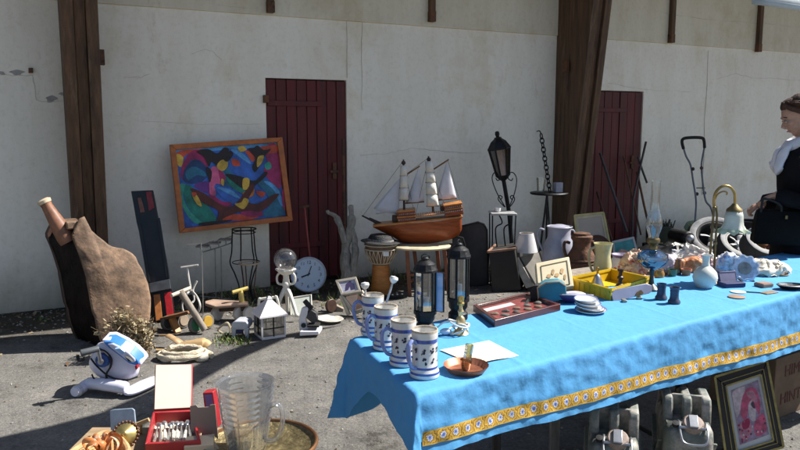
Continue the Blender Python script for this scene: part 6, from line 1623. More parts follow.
def right_wares():
    # lilac grey sign panel on feet
    P0 = g(632, 300); n = V((.18, -.92, .34)).normalized()
    t = thing('lilac_slanted_panel', 'slanted lilac grey panel with dark emblem standing on two little feet', 'panel', P0)
    q = lambda x, y, o=0: PLN(x, y, P0+n*o, n)
    b = MB(); b.ext([q(610.3, 290.5), q(646.5, 283.3), q(652, 285.5), q(652, 291.5), q(649, 293.5), q(613.5, 302)], -n*.006); b.build('face', mat('lilac_grey_metal', (.30, .31, .42), .4, .2, var=.12), t, bevel=.002)
    b = MB(); b.ext([q(610.3, 290.5, .001), q(613.5, 302, .001), q(612.4, 302.3, .001), q(609.3, 290.8, .001)], -n*.02); b.build('dark_edge', m_rubber, t)
    b = MB(); b.ext([q(635, 296, .001), q(637, 292, .001), q(641, 290, .001), q(643.5, 293, .001), q(642, 295, .001)], n*.002); b.build('emblem', m_brassdull, t)
    for x, y in ((624, 301), (639, 298)):
        b = MB(); p = g(x, y+1); b.box(p+V((0, 0, .006)), (.018, .03, .012)); b.build('foot', mat('brass_foot', (.3, .28, .22), .4, .6), t, bevel=.002)
    # two dark pots
    t = thing('small_dark_pot', 'small dark blue pewter pot of the pair, next to the oil lamp', 'pot', (0, 0, 0), 'two small dark blue pots', local=True)
    pm_ = mat('blue_pewter', (.05, .065, .11), .45, .3, var=.25)
    b = MB(); b.lathe([(.022, 0), (.025, .004), (.024, .012), (.019, .018), (.017, .03), (.017, .058), (.020, .064), (.0205, .068), (.018, .068), (.015, .058), (.015, .01), (1e-4, .01)], (0, 0, 0), 26, cap=False); b.build('body', pm_, t)
    b = MB(); b.lathe([(.0178, .05), (.0182, .053), (.0178, .056)], (0, 0, 0), 26, cap=False); b.build('ring', pm_, t)
    t.location = g(661, 299.5); t.scale = (1.05, 1.05, 1.05)
    r = dup(t, g(674, 303.5), .5, 'small dark blue pewter pot of the pair, standing closer to table edge')
    # blue oil lamp
    p = g(651, 290); k = p.y/FPX; Z = lambda y: D(651, y, p.y).z-TZ
    t = thing('blue_oil_lamp', 'antique oil lamp with blue glass font, dark foot and tall clear chimney', 'oil lamp', p)
    b = MB(); b.lathe([(8*k, 0), (8.4*k, .008), (6*k, .018), (3*k, .03), (2.2*k, .05), (2.0*k, .065), (2.6*k, Z(270)), (4*k, Z(268.5))], p, 24); b.build('foot', mat('dark_lamp_foot', (.035, .045, .05), .35, .3, var=.3), t)
    b = MB(); b.lathe([(3*k, Z(270)), (9*k, Z(267)), (14.5*k, Z(262)), (15.8*k, Z(258)), (14.5*k, Z(254)), (9*k, Z(250.5)), (4.2*k, Z(249)), (4*k, Z(247))], p, 32); b.build('font', glass('blue_lamp_glass', (.30, .56, .78), .2, .06, .3, 25), t)
    b = MB(); b.lathe([(3*k, Z(269.4)), (9*k, Z(266.5)), (14*k, Z(261.5)), (15*k, Z(259.5)), (1e-4, Z(259.5))], p, 28, cap=False); b.build('oil', mat('blue_oil', (.12, .34, .52), .15, var=.25, scale=20, transl=.3), t)
    b = MB(); b.lathe([(4.4*k, Z(249.5)), (4.6*k, Z(247)), (3.4*k, Z(245)), (6.4*k, Z(242)), (6.6*k, Z(239.5)), (5.6*k, Z(238)), (4*k, Z(237.5))], p, 24); b.tube([p+V((4*k, 0, Z(243))), p+V((9*k, -.01, Z(243)))], .7*k, 6); b.build('burner', m_brassdull, t)
    b = MB(); b.lathe([(5*k, Z(238)), (5.2*k, Z(235)), (7.6*k, Z(228)), (8.4*k, Z(223)), (7*k, Z(216.5)), (4.8*k, Z(210)), (4.4*k, Z(200)), (4.4*k, Z(182)), (4.6*k, Z(180.5)), (4.2*k, Z(180.5))], p, 28, cap=False); b.build('chimney', glass('chimney_glass', (.90, .92, .93), .14, .02), t)
    # white round vase
    p = g(704.5, 287.5); k = p.y/FPX
    t = thing('white_round_vase', 'round white vase with narrow neck in front of the brass lamp', 'vase', p)
    b = MB(); b.lathe([(5*k, 0), (7*k, .3*k), (10.6*k, 5*k), (12.2*k, 10.5*k), (11*k, 16*k), (7.5*k, 20*k), (4.2*k, 22.5*k), (3.4*k, 26*k), (3.6*k, 31*k), (4.8*k, 34*k), (4.2*k, 34*k), (2.8*k, 28*k), (2.8*k, 24*k)], p, 32, cap=False); b.build('body', mat('chalk_white_glaze', (.60, .62, .58), .45, var=.08, scale=16), t)
    # brass lamp with tulip shade
    p = g(712, 283); Q = lambda x, y, dy=0: D(x, y, p.y+.02+dy); k = p.y/FPX
    t = thing('tulip_shade_lamp', 'brass swan neck lamp with white and green ruffled tulip glass shade', 'lamp', p)
    b = MB(); b.lathe([(9*k, 0), (9.5*k, .006), (7*k, .014), (4*k, .018), (1.5*k, .022)], p, 24); b.build('base', m_brassdull, t)
    b = MB(); b.tube([p+V((-.012, .02, .01)), Q(714, 208)], .006, 8); b.tube([p+V((.016, .02, .01)), Q(717, 215), Q(716, 206)], .0055, 8)
    b.ball(Q(715, 243), .011, 10, 8); b.ball(Q(714.5, 208), .010, 10, 8); b.build('pole', m_brassdull, t)
    b = MB(); b.tube(smooth_path([Q(714.5, 209), Q(714, 200), Q(716, 192), Q(722, 186.5), Q(729, 186.5), Q(734, 192), Q(735, 199), Q(734.5, 206)]), .0065, 10)
    b.tube(smooth_path([Q(715, 199), Q(718, 194), Q(723, 191.5), Q(727, 192.5), Q(726.5, 195)]), .004, 8); b.build('swan_neck', m_brass, t)
    b = MB(); c = Q(734.5, 210); b.lathe([(8*k, -1*k), (7.4*k, 1*k), (4*k, 4*k), (2.4*k, 6.5*k), (1e-4, 7*k)], c, 22); b.build('gallery', m_brassdull, t)
    sh = MB(); seg = 60
    fn = lambda an, i: 1+(0, 0, .01, .03, .07, .13)[i]*math.sin(8*an)
    sh.lathe([(7.4*k, -1*k), (8.6*k, -6*k), (8.8*k, -11*k), (9.2*k, -15*k), (11.2*k, -19*k), (14.8*k, -22.5*k)], c, seg, fn=fn, cap=False)
    for i in range(5*seg, 6*seg): sh.v[i].z += .008*math.sin(8*2*PI*(i % seg)/seg+1.2)
    m = mat('opal_glass', (.74, .76, .70), .2, var=.04, transl=.35, coat=.3); m2 = mat('green_opal_edge', (.58, .66, .52), .2, var=.1, transl=.35, coat=.3)
    sh.mi = [1 if i >= 4*seg else 0 for i in range(len(sh.f))]
    sh.build('tulip_shade', [m, m2], t, solid=.002, ang=70)
    # blue white round plate on stand (ornate)
    p = g(746, 281); n = V((-.15, -.92, .36)).normalized(); c = D(744.5, 268.5, p.y+.02)
    t = thing('scalloped_blue_plate', 'scalloped blue and white china plate with grey centre propped upright', 'plate', p)
    k = c.y/FPX; M = align(n)
    b = MB(); b.lathe([(1e-4, .004), (7*k, .004), (9*k, .008), (11.5*k, .014), (13.5*k, .012), (13*k, .006), (8*k, -.002), (1e-4, -.002)], c, 48, M, cap=False, fn=lambda an, i: 1+(.07*math.sin(9*an) if 3 <= i <= 5 else 0)); b.build('plate', mat('pale_blue_china', (.52, .62, .80), .25, var=.3, scale=26, coat=.3), t)
    b = MB(); b.lathe([(1e-4, .006), (6.4*k, .006), (6.6*k, .004)], c, 30, M, cap=False); b.build('centre_medal', mat('grey_centre', (.36, .36, .35), .3, .4, var=.3, scale=24), t)
    b = MB(); b.tube([c+V((-.03, .0, -.05)), p+V((-.03, -.02, .003))], .004, 6); b.tube([c+V((.03, .0, -.05)), p+V((.03, -.02, .003))], .004, 6); b.tube([c+V((0, .02, 0)), p+V((0, .06, .003))], .004, 6); b.build('easel', m_brassdull, t)
    # navy jewellery box, open
    p = g(731, 286.5)
    t = thing('navy_jewel_box', 'open navy blue jewellery box between round vase and scalloped plate', 'box', p)
    R_ = RotZ(.25)
    b = MB(); b.box(p+V((0, 0, .012)), (.11, .065, .022), R_); b.build('base', m_navy, t, bevel=.003)
    b = MB(); b.box(p+R_ @ V((-.002, .030, .040)), (.105, .008, .055), R_ @ RotX(-.35)); b.build('lid', m_navy, t, bevel=.003)
    b = MB(); b.box(p+R_ @ V((-.002, .0245, .039)), (.085, .003, .038), R_ @ RotX(-.35)); b.build('lid_lining', mat('grey_lilac_satin', (.16, .16, .26), .5), t)
    def slab(name, label, cat, x, y, d, m, rz, top=None):
        p = g(x, y); t = thing(name, label, cat, p); b = MB(); b.box(p+V((0, 0, d[2]/2+.001)), d, RotZ(rz)); b.build('block', m, t, bevel=.002)
        if top:
            b = MB(); b.box(p+V((0, 0, d[2]+.002)), (d[0]*.86, d[1]*.86, .003), RotZ(rz)); b.build('top_panel', top, t)
    slab('small_brown_box', 'small flat brown box with paler lid behind the brown card', 'box', 763.5, 286.5, (.065, .055, .016), mat('brown_box', (.23, .15, .12), .6, var=.2), .4, mat('ash_brown', (.30, .20, .17), .6))
    slab('flat_brown_card', 'flat brown card lying in front of the small brown box', 'card', 769, 293, (.085, .04, .004), mat('brown_card', (.24, .17, .11), .7, var=.3, scale=30), .5)
    def disc(name, label, cat, x, y, r, m, h=.005):
        p = g(x, y); t = thing(name, label, cat, p); b = MB(); b.lathe([(r*.95, 0.001), (r, .002), (r, h), (r*.9, h+.001), (1e-4, h+.001)], p, 24, cap=False); b.build('disc', m, t); return t, p
    disc('brown_round_coaster', 'round brown coaster lying beside the small hand mirror', 'coaster', 736.5, 297.5, .036, mat('cork_brown', (.30, .19, .12), .7, var=.2))
    t, p = disc('white_hand_mirror', 'small white round hand mirror with thin dark handle on the cloth', 'mirror', 738, 292.5, .034, mat('mirror_back', (.62, .58, .50), .3))
    b = MB(); b.bar(p+V((.03, .0, .004)), p+V((.09, -.018, .004)), .006, .004); b.build('handle', m_wooddark, t)
    p = g(791, 289.5)
    t = thing('dark_oval_dish', 'dark oval dish with pale rim below the black coat', 'dish', p)
    b = MB(); b.lathe([(.3, 0), (.7, .006), (1, .022), (.96, .024), (.6, .01), (1e-4, .008)], p, 28, Matrix.Diagonal(V((.068, .042, 1))), cap=False); b.build('dish', m_blackmetal, t)
    b = MB(); b.lathe([(1.01, .022), (.94, .0255)], p, 28, Matrix.Diagonal(V((.068, .042, 1))), cap=False); b.build('rim', m_steel, t)
right_wares()
# ================================================================== PERSON
def person():
    ft = V((2.445, 4.36, 0))
    f = V((-.95, .27, 0)).normalized(); r = V((f.y, -f.x, 0)); u = V((0, 0, 1))
    Q = lambda F, R, Z: ft+f*F+r*R+u*Z
    t = thing('person', 'dark haired woman in black coat and white scarf looking down, holding a black bag', 'person', ft)
    skin = mat('skin', (.47, .265, .185), .55, var=.14, scale=22, bump=.12, bscale=160)
    b = MB()
    # trunk
    b.loft([[Q(cf+a_*math.cos(k*PI/8), w_*math.sin(k*PI/8), z) for k in range(16)] for z, cf, a_, w_ in ((.80, 0, .10, .15), (.92, 0, .115, .175), (1.02, .005, .10, .145), (1.12, .01, .10, .15), (1.25, .01, .115, .175), (1.34, 0, .095, .185), (1.39, -.005, .06, .12), (1.42, -.005, .05, .06))])
    for s in (-1, 1):
        b.tube([Q(0, s*.09, .86), Q(.01, s*.095, .62), Q(.015, s*.095, .46), Q(.0, s*.1, .25), Q(-.01, s*.1, .08)], [.085, .072, .055, .05, .036], 14)
        b.tube([Q(-.03, s*.1, .045), Q(.06, s*.105, .035), Q(.13, s*.11, .025)], [.036, .036, .024], 10)
    # arms bent: hands together on the bag handle in front
    hands = {}
    for s in (-1, 1):
        sh = Q(0, s*.175, 1.33); el = Q(-.03, s*.235, 1.05); wr = Q(.19, s*.16, 1.10 if s < 0 else 1.02); hands[s] = wr
        b.tube([sh, sh+(el-sh)*.5, el, el+(wr-el)*.5, wr], [.052, .045, .038, .034, .025], 12)
    b.tube([Q(-.01, 0, 1.38), Q(.015, 0, 1.47), Q(.03, 0, 1.52)], [.056, .05, .052], 14)
    # head: skull, jaw, nose, brow, lips, ears
    hc = Q(.045, 0, 1.565); tilt = rad(27)
    hf = (f*math.cos(tilt)-u*math.sin(tilt)); hu = (u*math.cos(tilt)+f*math.sin(tilt)); M = Matrix((hf, r, hu)).transposed()
    H = lambda a_, b_, c_: hc+M @ V((a_, b_, c_))
    b.ball(H(-.005, 0, .03), (.096, .076, .088), 20, 14, M); b.ball(H(.03, 0, -.03), (.062, .060, .075), 16, 12, M); b.ball(H(.052, 0, -.083), (.030, .034, .024), 12, 8, M)
    b.tube([H(.086, 0, .012), H(.104, 0, -.012), H(.112, 0, -.026)], [.009, .012, .013], 8); b.ball(H(.098, 0, -.03), (.012, .017, .009), 8, 6, M)
    b.ball(H(.086, 0, .030), (.012, .050, .010), 10, 6, M); b.ball(H(.082, 0, -.054), (.014, .024, .007), 8, 6, M); b.ball(H(.078, 0, -.064), (.014, .021, .007), 8, 6, M)
    for s in (-1, 1):
        b.ball(H(.062, s*.042, -.012), (.024, .022, .022), 10, 8, M); b.ball(H(-.012, s*.077, -.002), (.018, .008, .03), 10, 8, M)
    # hands with five fingers curled round the bag handle
    for s in (-1, 1):
        wr = hands[s]; d = (f*.88-u*.48).normalized(); side = (-r*s)
        pc = wr+d*.045
        b.tube([wr-d*.02, wr+d*.025, wr+d*.058], [.021, .029, .027], 12, flat=.5)
        for k, (off, L_) in enumerate(((-.026, .062), (-.009, .070), (.009, .066), (.025, .052))):
            k0 = wr+d*.06+side*(-off)*.85
            c1 = k0+d*L_*.42-u*L_*.15; c2 = c1-u*L_*.40-f*L_*.10; c3 = c2-f*L_*.34-u*L_*.05
            b.tube([k0-d*.02, k0, c1, c2, c3], [.0095, .0095, .0088, .008, .0065], 8)
        th0 = wr+d*.02+side*.026; b.tube([th0, th0+side*.016+d*.025-u*.005, th0+side*.012+d*.05-u*.018, th0+side*.004+d*.066-u*.030], [.012, .011, .0095, .007], 8)
    b.build('body', skin, t, remesh=.0052)
    # eyes, brows, lips
    for s in (-1, 1):
        b = MB(); b.ball(H(.082, s*.031, .008), (.009, .013, .0075), 12, 8, M); b.build('eye', mat('eye_white', (.6, .58, .55), .3), t)
        b = MB(); b.tube([H(.088, s*.016, .030), H(.089, s*.034, .034), H(.078, s*.052, .028)], .0035, 6); b.build('eyebrow', mat('dark_brow', (.03, .018, .012), .8), t)
        b = MB(); b.tube([H(.090, s*.020, .011), H(.092, s*.032, .013), H(.082, s*.045, .008)], .0028, 6); b.build('eyelid', mat('dark_lid', (.10, .05, .035), .7), t)  # lid line coloured darker than the skin
    b = MB(); b.tube([H(.088, -.022, -.057), H(.096, 0, -.056), H(.088, .022, -.057)], [.004, .007, .004], 8, flat=.6); b.build('lips', mat('lip_pink', (.42, .15, .13), .5), t)
    hair = mat('dark_brown_hair', (.065, .028, .014), .75, var=.5, scale=40, stretch=(1, 1, .3), bump=.5, bscale=120)
    b = MB()
    b.ball(H(-.026, 0, .040), (.094, .084, .089), 24, 16, M); b.ball(H(.02, 0, .082), (.058, .058, .046), 18, 12, M)
    b.ball(H(-.10, 0, .01), (.04, .05, .05), 14, 10, M); b.tube([H(-.115, 0, .0), H(-.135, 0, -.05), H(-.12, 0, -.11)], [.036, .034, .012], 10)
    for s in (-1, 1): b.ball(H(-.03, s*.062, .01), (.045, .026, .055), 14, 10, M); b.tube(smooth_path([H(.050, s*.02, .108), H(.045, s*.06, .078), H(.005, s*.080, .04), H(-.05, s*.08, .0)]), [.012]*6+[.016]*6+[.020]*7, 8)
    for i, p_ in enumerate(b.v): b.v[i] = p_+noise.noise_vector(p_*40)*.004
    for k in range(46):
        s = random.choice((-1, 1)); a0 = random.uniform(.1, 1.0)
        b.tube(smooth_path([H(.06*math.cos(a0), s*.06*math.sin(a0), .108+random.uniform(-.01, .012)), H(.0, s*(.078+random.uniform(0, .012)), .07+random.uniform(-.03, .03)), H(-.07, s*.075, .03+random.uniform(-.03, .02)), H(-.11, s*.03, random.uniform(-.03, .02))], 4), random.uniform(.0018, .004), 4)
    b.build('hair', hair, t)
    # coat: body, sleeves, collar; trousers and shoes
    coat = m_blackcloth
    b = MB()
    b.loft([[Q(cf+a_*math.cos(k*PI/12), w_*math.sin(k*PI/12)*(1+.02*math.sin(5*k)), z) for k in range(24)] for z, cf, a_, w_ in ((.52, .0, .17, .22), (.60, .0, .165, .215), (.80, 0, .155, .20), (.95, 0, .14, .19), (1.04, .005, .13, .178), (1.14, .01, .132, .182), (1.26, .01, .138, .205), (1.34, 0, .118, .21), (1.385, -.005, .085, .15), (1.425, -.005, .068, .078))])
    for s in (-1, 1):
        sh = Q(0, s*.175, 1.335); el = Q(-.03, s*.238, 1.05); wr = hands[s]; d = (wr-el).normalized()
        b.tube([sh, sh+(el-sh)*.5, el, el+(wr-el)*.55, wr-d*.015], [.078, .070, .064, .055, .047], 14)
    for i, p_ in enumerate(b.v): b.v[i] = p_+noise.noise_vector(p_*9)*.010+noise.noise_vector(V((p_.x*26, p_.y*26, p_.z*7)))*.009
    b.build('coat', coat, t, remesh=.009)
    b = MB()
    for s in (-1, 1):
        b.tube([Q(0, s*.09, .84), Q(.01, s*.095, .62), Q(.012, s*.095, .46), Q(.0, s*.1, .25), Q(-.01, s*.1, .05)], [.10, .088, .078, .072, .070], 14)
    b.build('trousers', coat, t)
    for s in (-1, 1):
        b = MB(); b.tube([Q(-.055, s*.1, .045), Q(.0, s*.1, .05), Q(.08, s*.107, .04), Q(.15, s*.113, .028)], [.035, .046, .044, .022], 12, flat=.9); b.build('shoe', m_rubber, t)
    # white scarf: wound round the neck, ends down the front
    sc = mat('white_scarf', (.72, .72, .78), .85, var=.06, bump=.4, bscale=30)
    b = MB()
    ring = [Q(.008+.083*math.cos(k*PI/12), .092*math.sin(k*PI/12), 1.432-.05*max(0, math.cos(k*PI/12))+.018*max(0, -math.cos(k*PI/12))) for k in range(24)]
    b.tube(ring, .036, 10, True)
    for s, zl in ((-1, 1.235), (1, 1.26)):
        b.tube(smooth_path([Q(.085, s*.05, 1.41), Q(.135, s*.062, 1.34), Q(.155, s*.075, 1.26), Q(.15, s*.085, zl)]), [.042]*6+[.046]*6+[.042]*6+[.03], 12, flat=.42)
    for i, p_ in enumerate(b.v): b.v[i] = p_+noise.noise_vector(p_*16)*.012
    b.build('scarf', sc, t)
    # bag
    hb = hands[-1]+f*.055-r*.03-u*.05
    t = thing('black_handbag', 'large black handbag held in front of the woman by its handles', 'bag', hb-u*.235)
    Bq = lambda R, F, Z: hb+f*(R-.11)-r*F+u*Z
    b = MB(); b.loft([[Bq(w_*sx, d_*sy, z) for sx, sy in ((-1, -1), (-.6, -1.15), (0, -1.2), (.6, -1.15), (1, -1), (1, 1), (.6, 1.15), (0, 1.2), (-.6, 1.15), (-1, 1))] for z, w_, d_ in ((-.235, .155, .055), (-.225, .165, .062), (-.14, .16, .06), (-.06, .15, .042), (-.035, .145, .025))])
    b.build('bag_body', mat('black_leather', (.006, .006, .006), .75, var=.3, bump=.2, spec=.12), t, bevel=.008)
    for sg in (-1, 1):
        b = MB(); b.tube(smooth_path([Bq(.02, sg*.03, -.05), Bq(.03, sg*.02, -.0), Bq(.11, sg*.01, .03), Bq(.125, sg*.02, -.0), Bq(.13, sg*.03, -.05)]), .007, 8); b.build('handle', m_rubber, t)
    b = MB(); b.box(Bq(0, .055, -.07), (.03, .012, .02), Matrix((r, f, u)).transposed()); b.build('clasp', m_brassdull, t)
person()

# ================================================================== UNDER AND BEFORE THE TABLE
def jerrycans():
    t = thing('jerrycan', 'olive grey metal jerrycan with wire latched cap, standing under the table centre', 'jerrycan', (0, 0, 0), 'old metal jerrycans under the table', local=True)
    paint = mat('worn_olive_grey', (.16, .175, .155), .6, .15, var=.35, scale=12, c2=(.33, .30, .27), thr=.55, s2=13, bump=.3, bscale=25)
    w_, l_, h_ = .0825, .1725, .385
    def rr(hw, hl, z, c=.035, n=4):
        pts = []
        for cx, cy, a0 in ((hw-c, hl-c, 0), (-hw+c, hl-c, PI/2), (-hw+c, -hl+c, PI), (hw-c, -hl+c, 1.5*PI)):
            for i in range(n+1): a_ = a0+PI/2*i/n; pts.append(V((cx+c*math.cos(a_), cy+c*math.sin(a_), z)))
        return pts
    b = MB(); b.loft([rr(w_*.9, l_*.95, 0), rr(w_, l_, .015), rr(w_, l_, h_-.05), rr(w_*.97, l_*.96, h_-.018), rr(w_*.86, l_*.88, h_)]); b.build('body', paint, t, ang=50)
    for sx in (-1, 1):
        b = MB()
        for p0, p1 in (((-.12, .06), (.12, .32)), ((-.12, .32), (.12, .06))):
            b.bar((sx*(w_+.001), p0[0], p0[1]), (sx*(w_+.001), p1[0], p1[1]), .010, .030, up=(1, 0, 0))
        b.build('side_pressing', paint, t, bevel=.004)
    b = MB()
    for x in (-.05, .05): b.bar((x, -l_-.001, .05), (x, -l_-.001, h_-.08), .018, .010, up=(0, 1, 0))
    b.build('end_rib', paint, t, bevel=.004)
    b = MB(); b.ext([(-w_*.96, -.03, h_-.012), (w_*.96, -.03, h_-.012), (w_*.96, -.045, h_+.066), (w_*.88, -.045, h_+.079), (-w_*.88, -.045, h_+.079), (-w_*.96, -.045, h_+.066)], (0, .012, 0)); b.build('handle_plate', paint, t, bevel=.004)
    for x in (-.064, 0, .064):
        b = MB()
        pts = smooth_path([(x, -.085, h_-.02), (x, -.078, h_+.045), (x, -.055, h_+.075), (x, .06, h_+.075), (x, .10, h_+.04), (x, .125, h_-.02)])
        b.ext([(x-.0165, -.088, h_-.02), (x-.0165, -.080, h_+.055), (x-.0165, -.065, h_+.078), (x-.0165, .04, h_+.078), (x-.0165, .10, h_+.05), (x-.0165, .125, h_-.02), (x-.0165, .10, h_-.02), (x-.0165, .085, h_+.03), (x-.0165, .03, h_+.055), (x-.0165, -.05, h_+.055), (x-.0165, -.055, h_-.02)], (.033, 0, 0)); b.build('carry_handle', paint, t, bevel=.007)
    for x in (-.030, .030):
        b = MB(); b.bar((x, .115, h_+.03), (x, .02, h_-.005), .046, .006); b.build('handle_web', paint, t)
    # spout, cap and wire latch on the front shoulder
    dr = V((0, -.55, .83)).normalized(); c0 = V((.012, -.125, h_-.015)); M = align(dr)
    b = MB(); b.lathe([(.030, -.02), (.030, .02), (.027, .022)], c0, 22, M); b.build('spout', paint, t)
    cap = MB(); cap.lathe([(.034, .016), (.036, .02), (.036, .034), (.030, .042), (1e-4, .044)], c0, 22, M); cp = cap.build('cap', mat('pinkish_primer', (.36, .28, .24), .5, .2, var=.3, scale=30), t)
    b = MB(); F = lambda x, y, z: c0+M @ V((x, y, z))
    b.tube(smooth_path([F(-.043, .03, .0), F(-.044, 0, .03), F(-.044, -.045, .03), F(-.03, -.075, .022), F(.03, -.075, .022), F(.044, -.045, .03), F(.044, 0, .03), F(.043, .03, .0)]), .0042, 7); b.tube([F(-.044, -.02, .036), F(.044, -.02, .036)], .0045, 6); b.build('wire_latch', m_steel, cp)
    b = MB(); b.box(F(0, .0, .046), (.03, .05, .008), M); b.build('latch_plate', m_steel, cp, bevel=.002)
    b = MB(); b.lathe([(.017, 0), (.018, .02), (.012, .03), (.012, .045), (1e-4, .047)], (-.045, -.13, h_-.03), 14, align(V((0, -.4, 1)))); b.build('breather', m_rubber, t)
    t.scale = (1.06,)*3; p = D(622, 406, 2.45); t.location = V((p.x, p.y+.09, 0)); t.rotation_euler = (0, 0, rad(-16))
    p = D(694, 403, 2.58); dup(t, V((p.x, p.y+.09, 0)), rad(-14), 'olive grey metal jerrycan turned sideways, standing next to the pink picture')
jerrycans()
def pink_picture():
    P0 = G(756, 455); n = V((-.28, -.90, .33)).normalized()
    dk = mat('dark_brown_frame', (.035, .02, .012), .4, var=.3)
    t, q, c = tilted_frame('framed_pink_picture', 'framed picture in pink and white leaning under the table, gold edged dark frame', 'picture frame',
        [(715, 377), (767, 361), (783.5, 447), (727, 463)], [(726, 386), (761, 374.5), (773.5, 440.5), (737, 452)], P0, n, dk, mat('white_mount', (.70, .70, .70), .7, var=.03), th=.03)
    O = [(715, 377), (767, 361), (783.5, 447), (727, 463)]; I = [(726, 386), (761, 374.5), (773.5, 440.5), (737, 452)]
    b = MB()
    for R_, w_ in ((O, .010), (I, .007)):
        for i in range(4): b.bar(q(*R_[i], .001), q(*R_[(i+1) % 4], .001), w_, .006, up=n)
    mid = [((o[0]*.4+i_[0]*.6), (o[1]*.4+i_[1]*.6)) for o, i_ in zip(O, I)]
    for i in range(4): b.bar(q(*mid[i], .001), q(*mid[(i+1) % 4], .001), .003, .004, up=n)
    b.build('gilt_edge', m_brass, t)
    pc = [(731, 390.5), (758, 380), (769, 434.5), (740, 445)]
    cols = {'lilac': (.42, .30, .42), 'pink': (.66, .12, .22), 'rose': (.62, .26, .34), 'pale': (.72, .58, .62), 'dark': (.12, .06, .10), 'deep': (.42, .03, .10)}
    nm = list(cols); pm = [mat('print_'+k, v, .5, var=.3, scale=40) for k, v in cols.items()]
    b = MB(); b.m = 0; b.add([q(*p, -.0045) for p in pc], [(0, 1, 2, 3)])
    S = lambda u_, v_: ((pc[0][0]*(1-u_)+pc[1][0]*u_)*(1-v_)+(pc[3][0]*(1-u_)+pc[2][0]*u_)*v_, (pc[0][1]*(1-u_)+pc[1][1]*u_)*(1-v_)+(pc[3][1]*(1-u_)+pc[2][1]*u_)*v_)
    k = 0
    def blob_(m_, pts):
        nonlocal k
        k += 1; b.m = nm.index(m_); P = [V((x, y, 0)) for x, y in pts]; c2 = []
        for j in range(len(P)):
            p0, p1, p2, p3 = P[j-1], P[j], P[(j+1) % len(P)], P[(j+2) % len(P)]
            for w_ in (0, .33, .66): c2.append(.5*((2*p1)+(p2-p0)*w_+(2*p0-5*p1+4*p2-p3)*w_*w_+(3*p1-p0-3*p2+p3)*w_**3))
        ws_ = [q(*S(min(.99, max(.01, v.x)), min(.99, max(.01, v.y))), -.0043+.00012*k) for v in c2]; b.add(ws_, [list(range(len(ws_)))])
    blob_('pale', [(.02, .05), (.5, .02), (.3, .3), (.05, .5)]); blob_('pink', [(.2, .5), (.3, .25), (.55, .08), (.85, .12), (.92, .4), (.8, .6), (.7, .4), (.5, .4), (.35, .6)])
    blob_('rose', [(.5, .15), (.75, .15), (.85, .35), (.72, .35)]); blob_('pale', [(.5, .38), (.66, .3), (.72, .5), (.62, .68), (.48, .6)]); blob_('dark', [(.60, .36), (.7, .33), (.72, .46), (.64, .44)])
    blob_('rose', [(.1, .65), (.4, .6), (.5, .8), (.3, .95), (.08, .9)]); blob_('deep', [(.2, .62), (.45, .6), (.4, .75), (.2, .75)]); blob_('pink', [(.6, .72), (.95, .6), (.97, .9), (.6, .96)])
    for i in range(26):
        x, y = random.uniform(.05, .95), random.uniform(.62, .97); blob_(random.choice(('dark', 'pale', 'pink', 'deep')), [(x-.03, y), (x, y-.02), (x+.035, y), (x, y+.025)])
    b.build('print', pm, c, smooth=False)
pink_picture()
def carton():
    a = At(790, 421)
    t = thing('brown_cardboard_box', 'brown cardboard box with red printed lettering standing behind the pink picture', 'box', a.p)
    ang = rad(33); R_ = RotZ(ang)
    c = a(772, 421); c.z = 0
    w_, d_, h_ = .50, .36, .33
    ux, uy = R_ @ V((1, 0, 0)), R_ @ V((0, 1, 0))
    b = MB(); b.ext([c, c+ux*w_, c+ux*w_+uy*d_, c+uy*d_], V((0, 0, h_))); b.build('carton', mat('dark_cardboard', (.17, .11, .07), .85, var=.18), t, smooth=False, bevel=.004)
    b = MB()
    nrm = -uy; M4 = Matrix((ux, V((0, 0, 1)), nrm)).transposed().to_4x4()
    for txt, x, z, s_ in (('HIMI', .17, .245, .085), ('HINTI', .17, .10, .085)):
        text_mb(b, txt, s_, Matrix.Translation(c+ux*x+nrm*.002+V((0, 0, z))) @ M4)
    b.build('red_lettering', mat('red_print', (.135, .045, .035), .8, var=.3, scale=40), t, smooth=False)
    b = MB(); b.ext([c+ux*.0+uy*.16+V((0, 0, h_+.001)), c+ux*w_+uy*.16+V((0, 0, h_+.001)), c+ux*w_+uy*.21+V((0, 0, h_+.001)), c+uy*.21+V((0, 0, h_+.001))], V((0, 0, .0008))); b.build('tape', mat('brown_tape', (.28, .17, .08), .3), t, smooth=False)
carton()

